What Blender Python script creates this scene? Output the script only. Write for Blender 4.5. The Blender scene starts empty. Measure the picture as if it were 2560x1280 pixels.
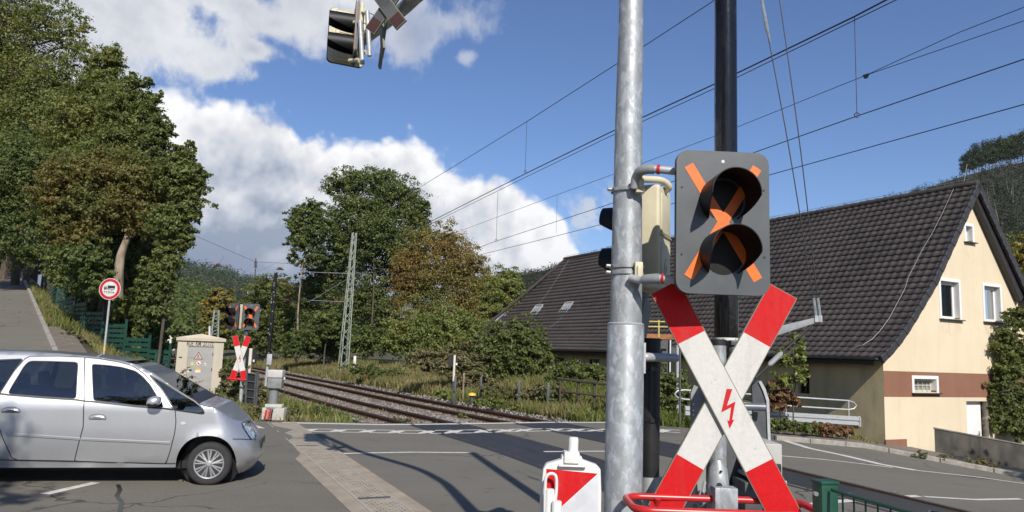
import bpy, bmesh, math, random
import numpy as np
from mathutils import Vector, Matrix, geometry
sc = bpy.context.scene
col = sc.collection
rad = math.radians
random.seed(5)

# ---------------------------------------------------------------- camera
FPX, CAM_H, ROLL = 1850.0, 1.85, rad(2.0)
PITCH = math.atan(241 / FPX)
cam_d = bpy.data.cameras.new('camera')
cam = bpy.data.objects.new('camera', cam_d)
col.objects.link(cam)
CAM_M = Matrix.Rotation(math.pi / 2 + PITCH, 3, 'X') @ Matrix.Rotation(ROLL, 3, 'Z')
cam.matrix_world = Matrix.Translation((0, 0, CAM_H)) @ CAM_M.to_4x4()
cam_d.sensor_width = 36.0
cam_d.lens = 36.0 * FPX / 2560
cam_d.clip_start = 0.05
cam_d.clip_end = 6000
sc.camera = cam

SUN_AZ, SUN_EL = 14.5, 37.0      # azimuth: degrees right of straight behind the camera
SKY_STR, SUN_STR, EXPO = 0.105, 4.8, 0.2
CK = 0.085 / SKY_STR / 2 ** EXPO * 1.0    # cloud radiance, tuned to the exposure

def ray(px, py):
    return CAM_M @ Vector(((px - 1280) / FPX, -(py - 640) / FPX, -1.0))
def at(px, py, Y):
    d = ray(px, py)
    return Vector((0, 0, CAM_H)) + d * (Y / d.y)
def grd(px, py, z=0.0):
    d = ray(px, py)
    return Vector((0, 0, CAM_H)) + d * ((z - CAM_H) / d.z)
def on_plane(px, py, p0, n):
    d = ray(px, py); o = Vector((0, 0, CAM_H)); n = Vector(n)
    return o + d * (n.dot(Vector(p0) - o) / n.dot(d))
def azel(px, py):
    d = ray(px, py).normalized()
    return math.atan2(d.x, d.y), math.asin(d.z)

# ---------------------------------------------------------------- node helpers
class NT:
    def __init__(s, tree):
        s.t = tree; s.n = tree.nodes; s.l = tree.links
    def new(s, kind, **kw):
        n = s.n.new(kind)
        for k, v in kw.items(): setattr(n, k, v)
        return n
    def set(s, inp, v):
        if hasattr(v, 'is_output') or isinstance(v, bpy.types.NodeSocket): s.l.new(v, inp)
        else: inp.default_value = v
    def math(s, op, a, b=0.0, c=None, clamp=False):
        n = s.new('ShaderNodeMath', operation=op, use_clamp=clamp)
        s.set(n.inputs[0], a); s.set(n.inputs[1], b)
        if c is not None: s.set(n.inputs[2], c)
        return n.outputs[0]
    def mapr(s, v, a, b, c=0.0, d=1.0, smooth=False):
        n = s.new('ShaderNodeMapRange', clamp=True)
        if smooth: n.interpolation_type = 'SMOOTHSTEP'
        s.set(n.inputs[0], v)
        for i, x in enumerate((a, b, c, d)): n.inputs[i + 1].default_value = x
        return n.outputs[0]
    def mix(s, f, a, b, blend='MIX'):
        n = s.new('ShaderNodeMix', data_type='RGBA', blend_type=blend)
        s.set(n.inputs[0], f); s.set(n.inputs[6], a); s.set(n.inputs[7], b)
        return n.outputs[2]
    def noise(s, vec, scale, detail=3.0, rough=0.55, dist=0.0):
        n = s.new('ShaderNodeTexNoise')
        if vec is not None: s.l.new(vec, n.inputs['Vector'])
        n.inputs['Scale'].default_value = scale; n.inputs['Detail'].default_value = detail
        n.inputs['Roughness'].default_value = rough; n.inputs['Distortion'].default_value = dist
        return n.outputs[0]
    def curve(s, v, pts, lo, hi, vlo, vhi):
        """piecewise-linear function of v through pts, as a float-curve node"""
        x = s.mapr(v, lo, hi)
        n = s.new('ShaderNodeFloatCurve'); c = n.mapping.curves[0]
        P = sorted(((p[0] - lo) / (hi - lo), (p[1] - vlo) / (vhi - vlo)) for p in pts)
        P = [(min(max(a, 0), 1), min(max(b, 0), 1)) for a, b in P]
        while len(c.points) < len(P): c.points.new(0.5, 0.5)
        for q, p in zip(c.points, P): q.location = p; q.handle_type = 'AUTO_CLAMPED'
        n.mapping.update(); s.l.new(x, n.inputs['Value'])
        return s.mapr(n.outputs[0], 0.0, 1.0, vlo, vhi)

# ---------------------------------------------------------------- world: physical sky + clouds that live in the sky
world = bpy.data.worlds.new('World'); sc.world = world
world.use_nodes = True
wt = NT(world.node_tree); wt.n.clear()
sky = wt.new('ShaderNodeTexSky', sky_type='NISHITA')
sky.sun_disc = False
sky.sun_elevation = rad(SUN_EL)
sky.sun_rotation = rad(180 - SUN_AZ)
sky.altitude = 150; sky.air_density = 1.0; sky.dust_density = 0.35; sky.ozone_density = 2.2
tc = wt.new('ShaderNodeTexCoord')
sep = wt.new('ShaderNodeSeparateXYZ'); wt.l.new(tc.outputs['Generated'], sep.inputs[0])
U = wt.math('ARCTAN2', sep.outputs[0], sep.outputs[1])
V = wt.math('ARCSINE', sep.outputs[2])
cu = wt.new('ShaderNodeCombineXYZ'); wt.l.new(U, cu.inputs[0]); wt.l.new(V, cu.inputs[1])
uv = cu.outputs[0]
# big cumulus: everything under a skyline, broken up by billows
top_px = [(150, 150), (380, 185), (470, 190), (560, 215), (640, 240), (700, 262), (745, 290), (752, 318), (800, 322), (860, 306),
          (950, 318), (1010, 322), (1060, 350), (1140, 385), (1220, 412), (1300, 440), (1380, 470), (1425, 520), (1455, 590), (1475, 640), (1540, 760), (1700, 900)]
tops = [azel(*p) for p in top_px]
vt = wt.curve(U, tops, -0.65, 0.3, -0.1, 0.55)
def shift(vec, dx, dy):
    n = wt.new('ShaderNodeVectorMath', operation='ADD'); wt.l.new(vec, n.inputs[0]); n.inputs[1].default_value = (dx, dy, 0)
    return n.outputs[0]
def billow(vec):
    a = wt.noise(vec, 9.0, 6.0, 0.6, 0.15)
    v = wt.new('ShaderNodeTexVoronoi', feature='SMOOTH_F1'); wt.l.new(vec, v.inputs['Vector'])
    v.inputs['Scale'].default_value = 24.0; v.inputs['Smoothness'].default_value = 0.6
    try: v.inputs['Detail'].default_value = 2.0
    except Exception: pass
    b = wt.math('SUBTRACT', 0.45, v.outputs['Distance'])
    return wt.math('ADD', wt.math('MULTIPLY', wt.math('SUBTRACT', a, 0.5), 0.10), wt.math('MULTIPLY', b, 0.030))
d1 = wt.math('ADD', wt.math('SUBTRACT', vt, V), billow(uv))
m1 = wt.mapr(d1, -0.004, 0.020, 0, 1, True)
d1b = wt.math('ADD', wt.math('SUBTRACT', vt, wt.math('ADD', V, 0.02)), billow(shift(uv, 0.012, 0.02)))
# lit side against inner hollows
relief = wt.math('SUBTRACT', d1, d1b)
depth = wt.math('SUBTRACT', vt, V)
big = wt.noise(shift(uv, 3.1, 1.7), 4.2, 3.0, 0.5, 0.4)
lit = wt.math('ADD', wt.mapr(relief, -0.018, 0.050, -0.12, 1.0), wt.mapr(depth, 0.02, 0.24, 0.28, -0.42))
lit = wt.math('ADD', lit, wt.mapr(big, 0.38, 0.64, -0.30, 0.42))
lit = wt.math('ADD', lit, wt.mapr(d1, 0.05, 0.0, 0.0, 0.25))
cr = wt.new('ShaderNodeValToRGB'); wt.l.new(lit, cr.inputs[0])
E_ = cr.color_ramp.elements
E_[0].position = 0.0; E_[0].color = (4.0 * CK, 4.7 * CK, 6.0 * CK, 1)
E_[1].position = 1.0; E_[1].color = (12.2 * CK, 12.2 * CK, 12.3 * CK, 1)
e = E_.new(0.35); e.color = (6.9 * CK, 7.4 * CK, 8.4 * CK, 1)
e = E_.new(0.7); e.color = (9.9 * CK, 10.0 * CK, 10.4 * CK, 1)
C1 = cr.outputs[0]
# dark rain band low behind the hills
band = wt.math('MULTIPLY', wt.mapr(V, 0.155, 0.075, 0, 1, True), wt.mapr(U, -0.26, -0.40, 0.25, 1.0, True))
C1 = wt.mix(wt.math('MULTIPLY', band, 0.85), C1, (2.9 * CK, 3.5 * CK, 4.9 * CK, 1))
# softer layer, upper left
blobs = [(300, 40, 330, 150), (180, 120, 260, 140), (450, 130, 150, 70), (520, 170, 70, 40), (600, 10, 240, 62), (760, 20, 130, 110), (690, 60, 130, 50), (640, 125, 70, 30), (940, -10, 230, 70), (1040, 85, 120, 66), (1120, 60, 110, 50), (1160, 145, 40, 26)]
acc = None
for bx__, by__, brx, bry in blobs:
    u0, v0 = azel(bx__, by__)
    e_ = wt.math('ADD', wt.math('POWER', wt.math('MULTIPLY', wt.math('SUBTRACT', U, u0), FPX / brx), 2.0), wt.math('POWER', wt.math('MULTIPLY', wt.math('SUBTRACT', V, v0), FPX / bry), 2.0))
    e_ = wt.math('SUBTRACT', 1.0, wt.math('SQRT', e_))
    acc = e_ if acc is None else wt.math('SMOOTH_MAX', acc, e_, 0.25)
n2 = wt.noise(shift(uv, 1.3, 5.2), 9.0, 8.0, 0.62, 0.3)
n2b = wt.noise(shift(uv, 4.3, 1.2), 26.0, 5.0, 0.6, 0.2)
d2 = wt.math('ADD', acc, wt.math('ADD', wt.math('MULTIPLY', wt.math('SUBTRACT', n2, 0.49), 3.0), wt.math('MULTIPLY', wt.math('SUBTRACT', n2b, 0.5), 0.9)))
m2 = wt.mapr(d2, -0.16, 0.62, 0, 1, True)
thin = wt.mapr(U, -0.22, -0.12, 1.0, 0.62, True)
m2 = wt.math('MULTIPLY', m2, thin)
cr2 = wt.new('ShaderNodeValToRGB')
n3 = wt.noise(shift(uv, 7.3, 2.2), 6.5, 6.0, 0.6, 0.3)
wt.l.new(wt.math('ADD', n3, wt.mapr(d2, 0.1, 1.2, 0.14, -0.10)), cr2.inputs[0])
E_ = cr2.color_ramp.elements
E_[0].position = 0.3; E_[0].color = (5.6 * CK, 6.1 * CK, 7.2 * CK, 1)
E_[1].position = 0.68; E_[1].color = (9.6 * CK, 9.8 * CK, 10.2 * CK, 1)
# small wisps right of the big cloud
wx, wy = azel(1490, 545)
r2 = wt.math('SQRT', wt.math('ADD', wt.math('POWER', wt.math('MULTIPLY', wt.math('SUBTRACT', U, wx), 12.0), 2.0), wt.math('POWER', wt.math('MULTIPLY', wt.math('SUBTRACT', V, wy), 14.0), 2.0)))
n4 = wt.noise(shift(uv, 2.2, 9.1), 26.0, 5.0, 0.6, 0.3)
m3 = wt.math('MULTIPLY', wt.mapr(r2, 1.0, 0.2, 0, 1, True), wt.mapr(n4, 0.47, 0.66, 0, 0.75, True))
hs = wt.new('ShaderNodeHueSaturation'); hs.inputs['Saturation'].default_value = 1.0; hs.inputs['Value'].default_value = 1.0
wt.l.new(sky.outputs[0], hs.inputs['Color'])
SKYC = wt.mix(1.0, hs.outputs[0], (0.72, 0.815, 1.02, 1), 'MULTIPLY')
cc = wt.mix(m2, SKYC, cr2.outputs[0])
cc = wt.mix(m3, cc, (8.3 * CK, 8.6 * CK, 9.2 * CK, 1))
cc = wt.mix(m1, cc, C1)
bg = wt.new('ShaderNodeBackground'); wt.l.new(cc, bg.inputs[0]); bg.inputs[1].default_value = SKY_STR
wo = wt.new('ShaderNodeOutputWorld'); wt.l.new(bg.outputs[0], wo.inputs[0])
world.cycles.sampling_method = 'MANUAL'; world.cycles.sample_map_resolution = 512

sun_d = bpy.data.lights.new('sun', 'SUN'); sun = bpy.data.objects.new('sun', sun_d); col.objects.link(sun)
sun_d.energy = SUN_STR; sun_d.angle = rad(0.53); sun_d.color = (1.0, 0.945, 0.86)
SUN_DIR = Vector((math.sin(rad(SUN_AZ)) * math.cos(rad(SUN_EL)), -math.cos(rad(SUN_AZ)) * math.cos(rad(SUN_EL)), math.sin(rad(SUN_EL))))
sun.rotation_euler = SUN_DIR.to_track_quat('Z', 'Y').to_euler()
sun.location = SUN_DIR * 50
vs = sc.view_settings
vs.view_transform = 'Standard'; vs.look = 'None'; vs.exposure = EXPO; vs.gamma = 1.0; vs.use_curve_mapping = False
sc.render.engine = 'CYCLES'
sc.cycles.max_bounces = 6; sc.cycles.transparent_max_bounces = 12; sc.cycles.use_denoising = True
sc.cycles.diffuse_bounces = 4; sc.cycles.glossy_bounces = 3; sc.cycles.transmission_bounces = 6
sc.cycles.caustics_reflective = False; sc.cycles.caustics_refractive = False

# ---------------------------------------------------------------- materials
def M(name, c, rough=0.6, metal=0.0, c2=None, scale=8.0, amt=0.5, bump=0.0, bscale=None, spec=0.5, coat=0.0, detail=4.0, lo=0.35, hi=0.65, stretch=None):
    m = bpy.data.materials.new(name); m.use_nodes = True
    t = NT(m.node_tree); t.n.clear()
    b = t.new('ShaderNodeBsdfPrincipled'); o = t.new('ShaderNodeOutputMaterial'); t.l.new(b.outputs[0], o.inputs[0])
    g = t.new('ShaderNodeTexCoord').outputs['Object']
    if stretch:
        mp = t.new('ShaderNodeMapping'); t.l.new(g, mp.inputs[0]); mp.inputs['Scale'].default_value = stretch; g = mp.outputs[0]
    if c2 is None: c2 = tuple(x * 0.8 for x in c)
    f = t.mapr(t.noise(g, scale, detail), lo, hi, 0, amt * 2 if amt <= 0.5 else 1.0)
    t.l.new(t.mix(f, (*c, 1), (*c2, 1)), b.inputs['Base Color'])
    b.inputs['Roughness'].default_value = rough; b.inputs['Metallic'].default_value = metal
    b.inputs['Specular IOR Level'].default_value = spec; b.inputs['Coat Weight'].default_value = coat
    if coat: b.inputs['Coat Roughness'].default_value = 0.04
    if bump:
        bp = t.new('ShaderNodeBump'); bp.inputs['Strength'].default_value = bump; bp.inputs['Distance'].default_value = 0.02
        t.l.new(t.noise(g, bscale or scale * 4, 4.0), bp.inputs['Height']); t.l.new(bp.outputs[0], b.inputs['Normal'])
    return m

def leaf_mat(name, cols, scale=0.5, trans=0.35, rough=0.55):
    """foliage: clump-scale drift between leaf colours plus a change from leaf to leaf"""
    m = bpy.data.materials.new(name); m.use_nodes = True
    t = NT(m.node_tree); t.n.clear()
    g = t.new('ShaderNodeTexCoord').outputs['Object']
    geo = t.new('ShaderNodeNewGeometry')
    rnd = geo.outputs['Random Per Island']
    f = t.math('ADD', t.mapr(t.noise(g, scale, 3.0), 0.3, 0.7, 0, 0.75), t.math('MULTIPLY', rnd, 0.4))
    f = t.math('SUBTRACT', f, 0.08)
    r = t.new('ShaderNodeValToRGB'); t.l.new(f, r.inputs[0]); E = r.color_ramp.elements
    k = len(cols)
    E[0].position = 0; E[0].color = (*cols[0], 1); E[1].position = 1; E[1].color = (*cols[-1], 1)
    for i in range(1, k - 1):
        e = E.new(i / (k - 1)); e.color = (*cols[i], 1)
    h = t.new('ShaderNodeHueSaturation'); t.l.new(r.outputs[0], h.inputs['Color'])
    t.l.new(t.mapr(t.math('FRACT', t.math('MULTIPLY', rnd, 7.31)), 0, 1, 0.7, 1.3), h.inputs['Value'])
    p = t.new('ShaderNodeBsdfPrincipled'); t.l.new(h.outputs[0], p.inputs['Base Color'])
    p.inputs['Roughness'].default_value = rough; p.inputs['Specular IOR Level'].default_value = 0.28
    tr = t.new('ShaderNodeBsdfTranslucent')
    t.l.new(t.mix(1.0, h.outputs[0], (1.2, 1.25, 0.5, 1), 'MULTIPLY'), tr.inputs[0])
    mx = t.new('ShaderNodeMixShader'); mx.inputs[0].default_value = trans
    t.l.new(p.outputs[0], mx.inputs[1]); t.l.new(tr.outputs[0], mx.inputs[2])
    o = t.new('ShaderNodeOutputMaterial'); t.l.new(mx.outputs[0], o.inputs[0])
    return m

def glass_mat(name, tint, refl=0.12, rough=0.0, ior=1.5):
    m = bpy.data.materials.new(name); m.use_nodes = True
    t = NT(m.node_tree); t.n.clear()
    tr = t.new('ShaderNodeBsdfTransparent'); tr.inputs[0].default_value = (*tint, 1)
    gl = t.new('ShaderNodeBsdfGlossy'); gl.inputs['Roughness'].default_value = rough; gl.inputs[0].default_value = (0.9, 0.92, 0.92, 1)
    fr = t.new('ShaderNodeFresnel'); fr.inputs[0].default_value = ior
    g = t.new('ShaderNodeTexCoord').outputs['Object']
    f = t.math('ADD', fr.outputs[0], t.mapr(t.noise(g, 1.4, 2.0), 0.3, 0.7, refl * 0.7, refl * 1.3), clamp=True)
    mx = t.new('ShaderNodeMixShader'); t.l.new(f, mx.inputs[0]); t.l.new(tr.outputs[0], mx.inputs[1]); t.l.new(gl.outputs[0], mx.inputs[2])
    o = t.new('ShaderNodeOutputMaterial'); t.l.new(mx.outputs[0], o.inputs[0])
    return m

# ---------------------------------------------------------------- objects and meshes
def tag(o, label=None, cat=None, group=None, kind=None):
    if label: o['label'] = label
    if cat: o['category'] = cat
    if group: o['group'] = group
    if kind: o['kind'] = kind
    return o
def thing(name, label, cat, loc=(0, 0, 0), rotz=0.0, group=None):
    o = bpy.data.objects.new(name, None); col.objects.link(o)
    o.empty_display_size = 0.2
    o.location = loc; o.rotation_euler = (0, 0, rotz)
    return tag(o, label, cat, group)
def copy_tree(o, parent=None):
    c = o.copy(); col.objects.link(c)
    if parent is not None: c.parent = parent
    for ch in list(o.children): copy_tree(ch, c)
    return c
def world_of(o):
    m = o.matrix_basis.copy()
    while o.parent is not None:
        o = o.parent; m = o.matrix_basis @ m
    return m

class MB:
    def __init__(s): s.v = []; s.f = []; s.mi = []; s.cur = 0
    def add(s, vs, fs):
        k = len(s.v); s.v += [tuple(v) for v in vs]
        for f in fs: s.f.append(tuple(i + k for i in f)); s.mi.append(s.cur)
        return s
    def box(s, c, size, rot=None):
        hx, hy, hz = (x / 2 for x in size); c = Vector(c)
        vs = [Vector((x, y, z)) for x in (-hx, hx) for y in (-hy, hy) for z in (-hz, hz)]
        if rot is not None:
            if isinstance(rot, (int, float)): rot = Matrix.Rotation(rot, 3, 'Z')
            vs = [rot @ v for v in vs]
        return s.add([v + c for v in vs], [(0, 1, 3, 2), (4, 6, 7, 5), (0, 4, 5, 1), (2, 3, 7, 6), (0, 2, 6, 4), (1, 5, 7, 3)])
    def prism(s, poly, d):
        """poly: planar 3-D points; extruded along d"""
        d = Vector(d); n = len(poly); P = [Vector(p) for p in poly]
        nn = Vector((0, 0, 0))
        for i in range(n): nn += P[i].cross(P[(i + 1) % n])
        if nn.dot(d) > 0: P.reverse()
        return s.add(P + [p + d for p in P], [tuple(range(n)), tuple(range(2 * n - 1, n - 1, -1))] + [(i, i + n, (i + 1) % n + n, (i + 1) % n) for i in range(n)])
    def tube(s, path, r, seg=8, cap=True, closed=False):
        P = [Vector(p) for p in path]; n = len(P)
        R = r if isinstance(r, (list, tuple)) else [r] * n
        T = []
        for i in range(n):
            a = P[i - 1] if (i > 0 or closed) else P[i]; b = P[(i + 1) % n] if (i < n - 1 or closed) else P[i]
            t = (b - a); T.append(t.normalized() if t.length > 1e-9 else Vector((0, 0, 1)))
        up = Vector((0, 0, 1)) if abs(T[0].z) < 0.9 else Vector((1, 0, 0))
        N = (up - T[0] * up.dot(T[0])).normalized(); vs = []
        for i in range(n):
            N = (N - T[i] * N.dot(T[i]))
            N = N.normalized() if N.length > 1e-6 else T[i].orthogonal().normalized()
            B = T[i].cross(N)
            for k in range(seg):
                a = 2 * math.pi * k / seg
                vs.append(P[i] + (N * math.cos(a) + B * math.sin(a)) * R[i])
        fs = [(i * seg + k, i * seg + (k + 1) % seg, (i + 1) * seg + (k + 1) % seg, (i + 1) * seg + k) for i in range(n - 1) for k in range(seg)]
        if closed: fs += [((n - 1) * seg + k, (n - 1) * seg + (k + 1) % seg, (k + 1) % seg, k) for k in range(seg)]
        elif cap: fs += [tuple(range(seg - 1, -1, -1)), tuple((n - 1) * seg + k for k in range(seg))]
        return s.add(vs, fs)
    def cyl(s, a, b, r, r2=None, seg=20):
        return s.tube([a, b], [r, r if r2 is None else r2], seg)
    def lathe(s, prof, c=(0, 0, 0), seg=24, axis='Z'):
        c = Vector(c); vs = []
        for (r, h) in prof:
            for k in range(seg):
                a = 2 * math.pi * k / seg; x, y = r * math.cos(a), r * math.sin(a)
                vs.append(c + (Vector((x, y, h)) if axis == 'Z' else Vector((x, h, y)) if axis == 'Y' else Vector((h, x, y))))
        n = len(prof)
        fs = [(i * seg + k, i * seg + (k + 1) % seg, (i + 1) * seg + (k + 1) % seg, (i + 1) * seg + k) for i in range(n - 1) for k in range(seg)]
        fs += [tuple(range(seg - 1, -1, -1)), tuple((n - 1) * seg + k for k in range(seg))]
        return s.add(vs, fs)
    def quad(s, a, b, c, d): return s.add([a, b, c, d], [(0, 1, 2, 3)])
    def build(s, name, mat, parent=None, smooth=False, bevel=0.0, bseg=2, world=False, label=None, angle=40):
        me = bpy.data.meshes.new(name)
        vs = s.v
        if world and parent is not None:
            inv = world_of(parent).inverted(); vs = [tuple(inv @ Vector(v)) for v in vs]
        me.from_pydata(vs, [], s.f)
        mats = mat if isinstance(mat, (list, tuple)) else [mat]
        for m in mats: me.materials.append(m)
        if len(mats) > 1: me.polygons.foreach_set('material_index', s.mi)
        bm = bmesh.new(); bm.from_mesh(me); bmesh.ops.recalc_face_normals(bm, faces=bm.faces)
        if bevel:
            es = [e for e in bm.edges if len(e.link_faces) == 2 and e.calc_face_angle(0) > rad(35)]
            bmesh.ops.bevel(bm, geom=es, offset=bevel, segments=bseg, profile=0.6, affect='EDGES')
        bm.to_mesh(me); bm.free()
        if smooth or bevel:
            me.polygons.foreach_set('use_smooth', [True] * len(me.polygons))
            try: me.set_sharp_from_angle(angle=rad(angle))
            except Exception: pass
        o = bpy.data.objects.new(name, me); col.objects.link(o)
        if parent is not None: o.parent = parent
        if label: o['label'] = label
        return o

def np_mesh(name, V_, F_, mat, parent=None, smooth=False):
    """fast mesh from numpy arrays: V_ (n,3), F_ (m,k)"""
    me = bpy.data.meshes.new(name)
    n, (m, k) = len(V_), F_.shape
    me.vertices.add(n); me.vertices.foreach_set('co', np.ascontiguousarray(V_, dtype=np.float32).ravel())
    me.loops.add(m * k); me.loops.foreach_set('vertex_index', np.ascontiguousarray(F_, dtype=np.int32).ravel())
    me.polygons.add(m); me.polygons.foreach_set('loop_start', np.arange(0, m * k, k, dtype=np.int32))
    me.update(calc_edges=True)
    for mm in (mat if isinstance(mat, (list, tuple)) else [mat]): me.materials.append(mm)
    if smooth: me.polygons.foreach_set('use_smooth', [True] * m)
    o = bpy.data.objects.new(name, me); col.objects.link(o)
    if parent is not None: o.parent = parent
    return o

_font_cache = {}
def text_mesh(s, size, mat, parent, mtx, name='lettering', depth=0.0015, align='CENTER', stretch=1.0):
    cu_ = bpy.data.curves.new('t', 'FONT'); cu_.body = s; cu_.size = size; cu_.extrude = depth
    cu_.offset = .003 if size > .15 else 0.0; cu_.align_x = align; cu_.align_y = 'CENTER'
    to = bpy.data.objects.new('t', cu_); col.objects.link(to)
    me = bpy.data.meshes.new_from_object(to.evaluated_get(bpy.context.evaluated_depsgraph_get()))
    bpy.data.objects.remove(to); bpy.data.curves.remove(cu_)
    me.transform(mtx @ Matrix.Diagonal((stretch, 1, 1, 1)))
    me.materials.clear(); me.materials.append(mat)
    o = bpy.data.objects.new(name, me); col.objects.link(o); o.parent = parent
    return o
FRONT = Matrix.Rotation(math.pi / 2, 4, 'X')     # text lying in XY -> facing -Y

def rrect(w, h, r, n=6):
    P = []
    for (cx, cz, a0) in ((w / 2 - r, h / 2 - r, 0), (-w / 2 + r, h / 2 - r, 90), (-w / 2 + r, -h / 2 + r, 180), (w / 2 - r, -h / 2 + r, 270)):
        for i in range(n + 1):
            a = rad(a0 + 90 * i / n); P.append((cx + r * math.cos(a), cz + r * math.sin(a)))
    return P
def bez(pts, n=8):
    """Catmull-Rom through pts"""
    P = [Vector(p) for p in pts]; P = [P[0] * 2 - P[1]] + P + [P[-1] * 2 - P[-2]]; out = []
    for i in range(1, len(P) - 2):
        a, b, c, d = P[i - 1:i + 3]
        for k in range(n):
            t = k / n
            out.append(0.5 * ((2 * b) + (c - a) * t + (2 * a - 5 * b + 4 * c - d) * t * t + (3 * b - a - 3 * c + d) * t ** 3))
    out.append(P[-2]); return out
def sstep(a, b, x):
    t = min(max((x - a) / (b - a), 0.0), 1.0); return t * t * (3 - 2 * t)
def in_poly(x, y, P):
    r = False; j = len(P) - 1
    for i in range(len(P)):
        if (P[i][1] > y) != (P[j][1] > y) and x < (P[j][0] - P[i][0]) * (y - P[i][1]) / (P[j][1] - P[i][1]) + P[i][0]: r = not r
        j = i
    return r

mt_galv = None
def galvanised(name, c=(0.27, 0.285, 0.295), c2=(0.50, 0.52, 0.535), scale=20):
    m = bpy.data.materials.new(name); m.use_nodes = True
    t = NT(m.node_tree); b = t.n['Principled BSDF']
    g = t.new('ShaderNodeTexCoord').outputs['Object']
    mp = t.new('ShaderNodeMapping'); t.l.new(g, mp.inputs[0]); mp.inputs['Scale'].default_value = (1, 1, 0.55)
    n1 = t.noise(mp.outputs[0], scale, 5.0, 0.65, 0.35)
    v = t.new('ShaderNodeTexVoronoi'); t.l.new(mp.outputs[0], v.inputs['Vector']); v.inputs['Scale'].default_value = scale * 1.6
    wv = t.math('ADD', t.mapr(n1, 0.42, 0.62), t.math('MULTIPLY', t.new('ShaderNodeSeparateColor').outputs[0], 0.0))
    sc_ = t.new('ShaderNodeSeparateColor'); t.l.new(v.outputs['Color'], sc_.inputs[0])
    f = t.math('ADD', t.math('MULTIPLY', t.mapr(n1, 0.5, 0.6), 0.65), t.math('MULTIPLY', sc_.outputs[0], 0.35))
    t.l.new(t.mix(f, (*c, 1), (*c2, 1)), b.inputs['Base Color'])
    b.inputs['Metallic'].default_value = 0.35
    t.l.new(t.mapr(f, 0, 1, 0.55, 0.36), b.inputs['Roughness'])
    return m
MAT = dict(
    galv=galvanised('galvanised_steel'),
    galv_plain=M('dull_galvanised', (0.45, 0.46, 0.47), 0.5, 0.3, (0.36, 0.37, 0.38), 25),
    panel=M('signal_grey', (0.066, 0.073, 0.078), 0.42, 0, (0.082, 0.088, 0.092), 6, 0.5, 0.02, 60),
    black=M('black_paint', (0.012, 0.012, 0.013), 0.45, 0, (0.02, 0.02, 0.021), 12),
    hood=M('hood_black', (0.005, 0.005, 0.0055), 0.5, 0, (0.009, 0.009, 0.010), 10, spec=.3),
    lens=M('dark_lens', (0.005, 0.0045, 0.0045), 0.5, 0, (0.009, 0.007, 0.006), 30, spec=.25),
    orange=M('orange_tape', (0.80, 0.16, 0.012), 0.5, 0, (0.72, 0.13, 0.01), 18),
    cream=M('cream_housing', (0.62, 0.57, 0.40), 0.5, 0, (0.52, 0.47, 0.33), 5, 0.5),
    olive=M('olive_edge', (0.20, 0.205, 0.15), 0.5, 0, (0.16, 0.165, 0.12), 12),
    plastic=M('grey_plastic', (0.20, 0.21, 0.22), 0.5, 0, (0.26, 0.265, 0.27), 20),
    steel=M('bright_steel', (0.55, 0.55, 0.54), 0.35, 0.8, (0.40, 0.40, 0.39), 25),
    redpaint=M('red_pipe_paint', (0.52, 0.02, 0.02), 0.32, 0, (0.42, 0.02, 0.02), 10),
    rust=M('rust', (0.10, 0.045, 0.022), 0.85, 0, (0.055, 0.026, 0.015), 18, 0.5, 0.1),
    white=M('white_paint', (0.68, 0.68, 0.66), 0.45, 0, (0.60, 0.60, 0.57), 9),
    darkgrey=M('dark_grey_paint', (0.055, 0.060, 0.066), 0.45, 0, (0.08, 0.086, 0.09), 9),
    midgrey=M('mid_grey_paint', (0.22, 0.23, 0.235), 0.5, 0, (0.28, 0.285, 0.285), 12),
    concrete=M('concrete', (0.42, 0.39, 0.34), 0.9, 0, (0.30, 0.28, 0.24), 5, 0.5, 0.25, 40),
    green=M('green_paint', (0.008, 0.055, 0.030), 0.4, 0, (0.012, 0.07, 0.04), 6),
    mastgreen=M('mast_green', (0.27, 0.30, 0.25), 0.6, 0, (0.33, 0.36, 0.30), 2),
    bark=M('bark', (0.11, 0.085, 0.062), 0.95, 0, (0.055, 0.042, 0.032), 7, 0.5, 0.5, 14, stretch=(1, 1, 0.25)),
    palebark=M('pale_bark', (0.34, 0.28, 0.21), 0.95, 0, (0.16, 0.12, 0.085), 6, 0.5, 0.5, 14, stretch=(1, 1, 0.4)),
    wire=M('wire', (0.03, 0.03, 0.032), 0.5, 0.5, (0.045, 0.042, 0.04), 5),
)
# ================================================================ the lie of the land
C2 = [(-20, 22), (4, 9.2), (10, 6.0), (14, 4.1), (18.6, 1.75), (20.7, 0.6), (23.1, -0.85), (26.1, -2.6), (33.25, -6.5), (37.5, -8.8), (48.9, -15.2), (63.5, -23.4), (90, -40), (130, -68), (300, -200)]
def X2(y):
    for (a, xa), (b, xb) in zip(C2, C2[1:]):
        if y <= b: return xa + (xb - xa) * (y - a) / (b - a)
    return C2[-1][1]
def X1(y): return X2(y) - 3.3 - 0.25 * sstep(16, 10, y)
def XK(y): return -13.4 - 0.70 * (y - 22) if y > 22 else -13.4 + 0.5 * (22 - y)
def Hs(x, y):
    z = 0.0
    d = x - XK(y)
    rise = 0.15 * (math.sqrt((y - 13) ** 2 + 2.0) + (y - 13)) / 2
    z += min(rise, 9.5) * (1 - sstep(0.3, 6.0, d))
    if d < -7: z += min(0.22 * (-7 - d), 3.5) * sstep(14, 24, y)
    fade = 1 - sstep(24, 34, y)
    z -= fade * min(0.06 * max(0, x - 4) + 0.08 * max(0, x - 9.5), 1.7)
    d2 = (x - X2(y)) * 0.88
    z += min(max(0.22 * (d2 - 1.8), 0), 0.75) * sstep(21.5, 27, y)
    return z
ROAD_EDGE = [(-5.9, 17.95), (-5.3, 18.35), (-2.2, 18.95), (0.5, 20.0), (2.8, 21.45), (5.0, 21.0), (7.2, 19.75)]
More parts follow.
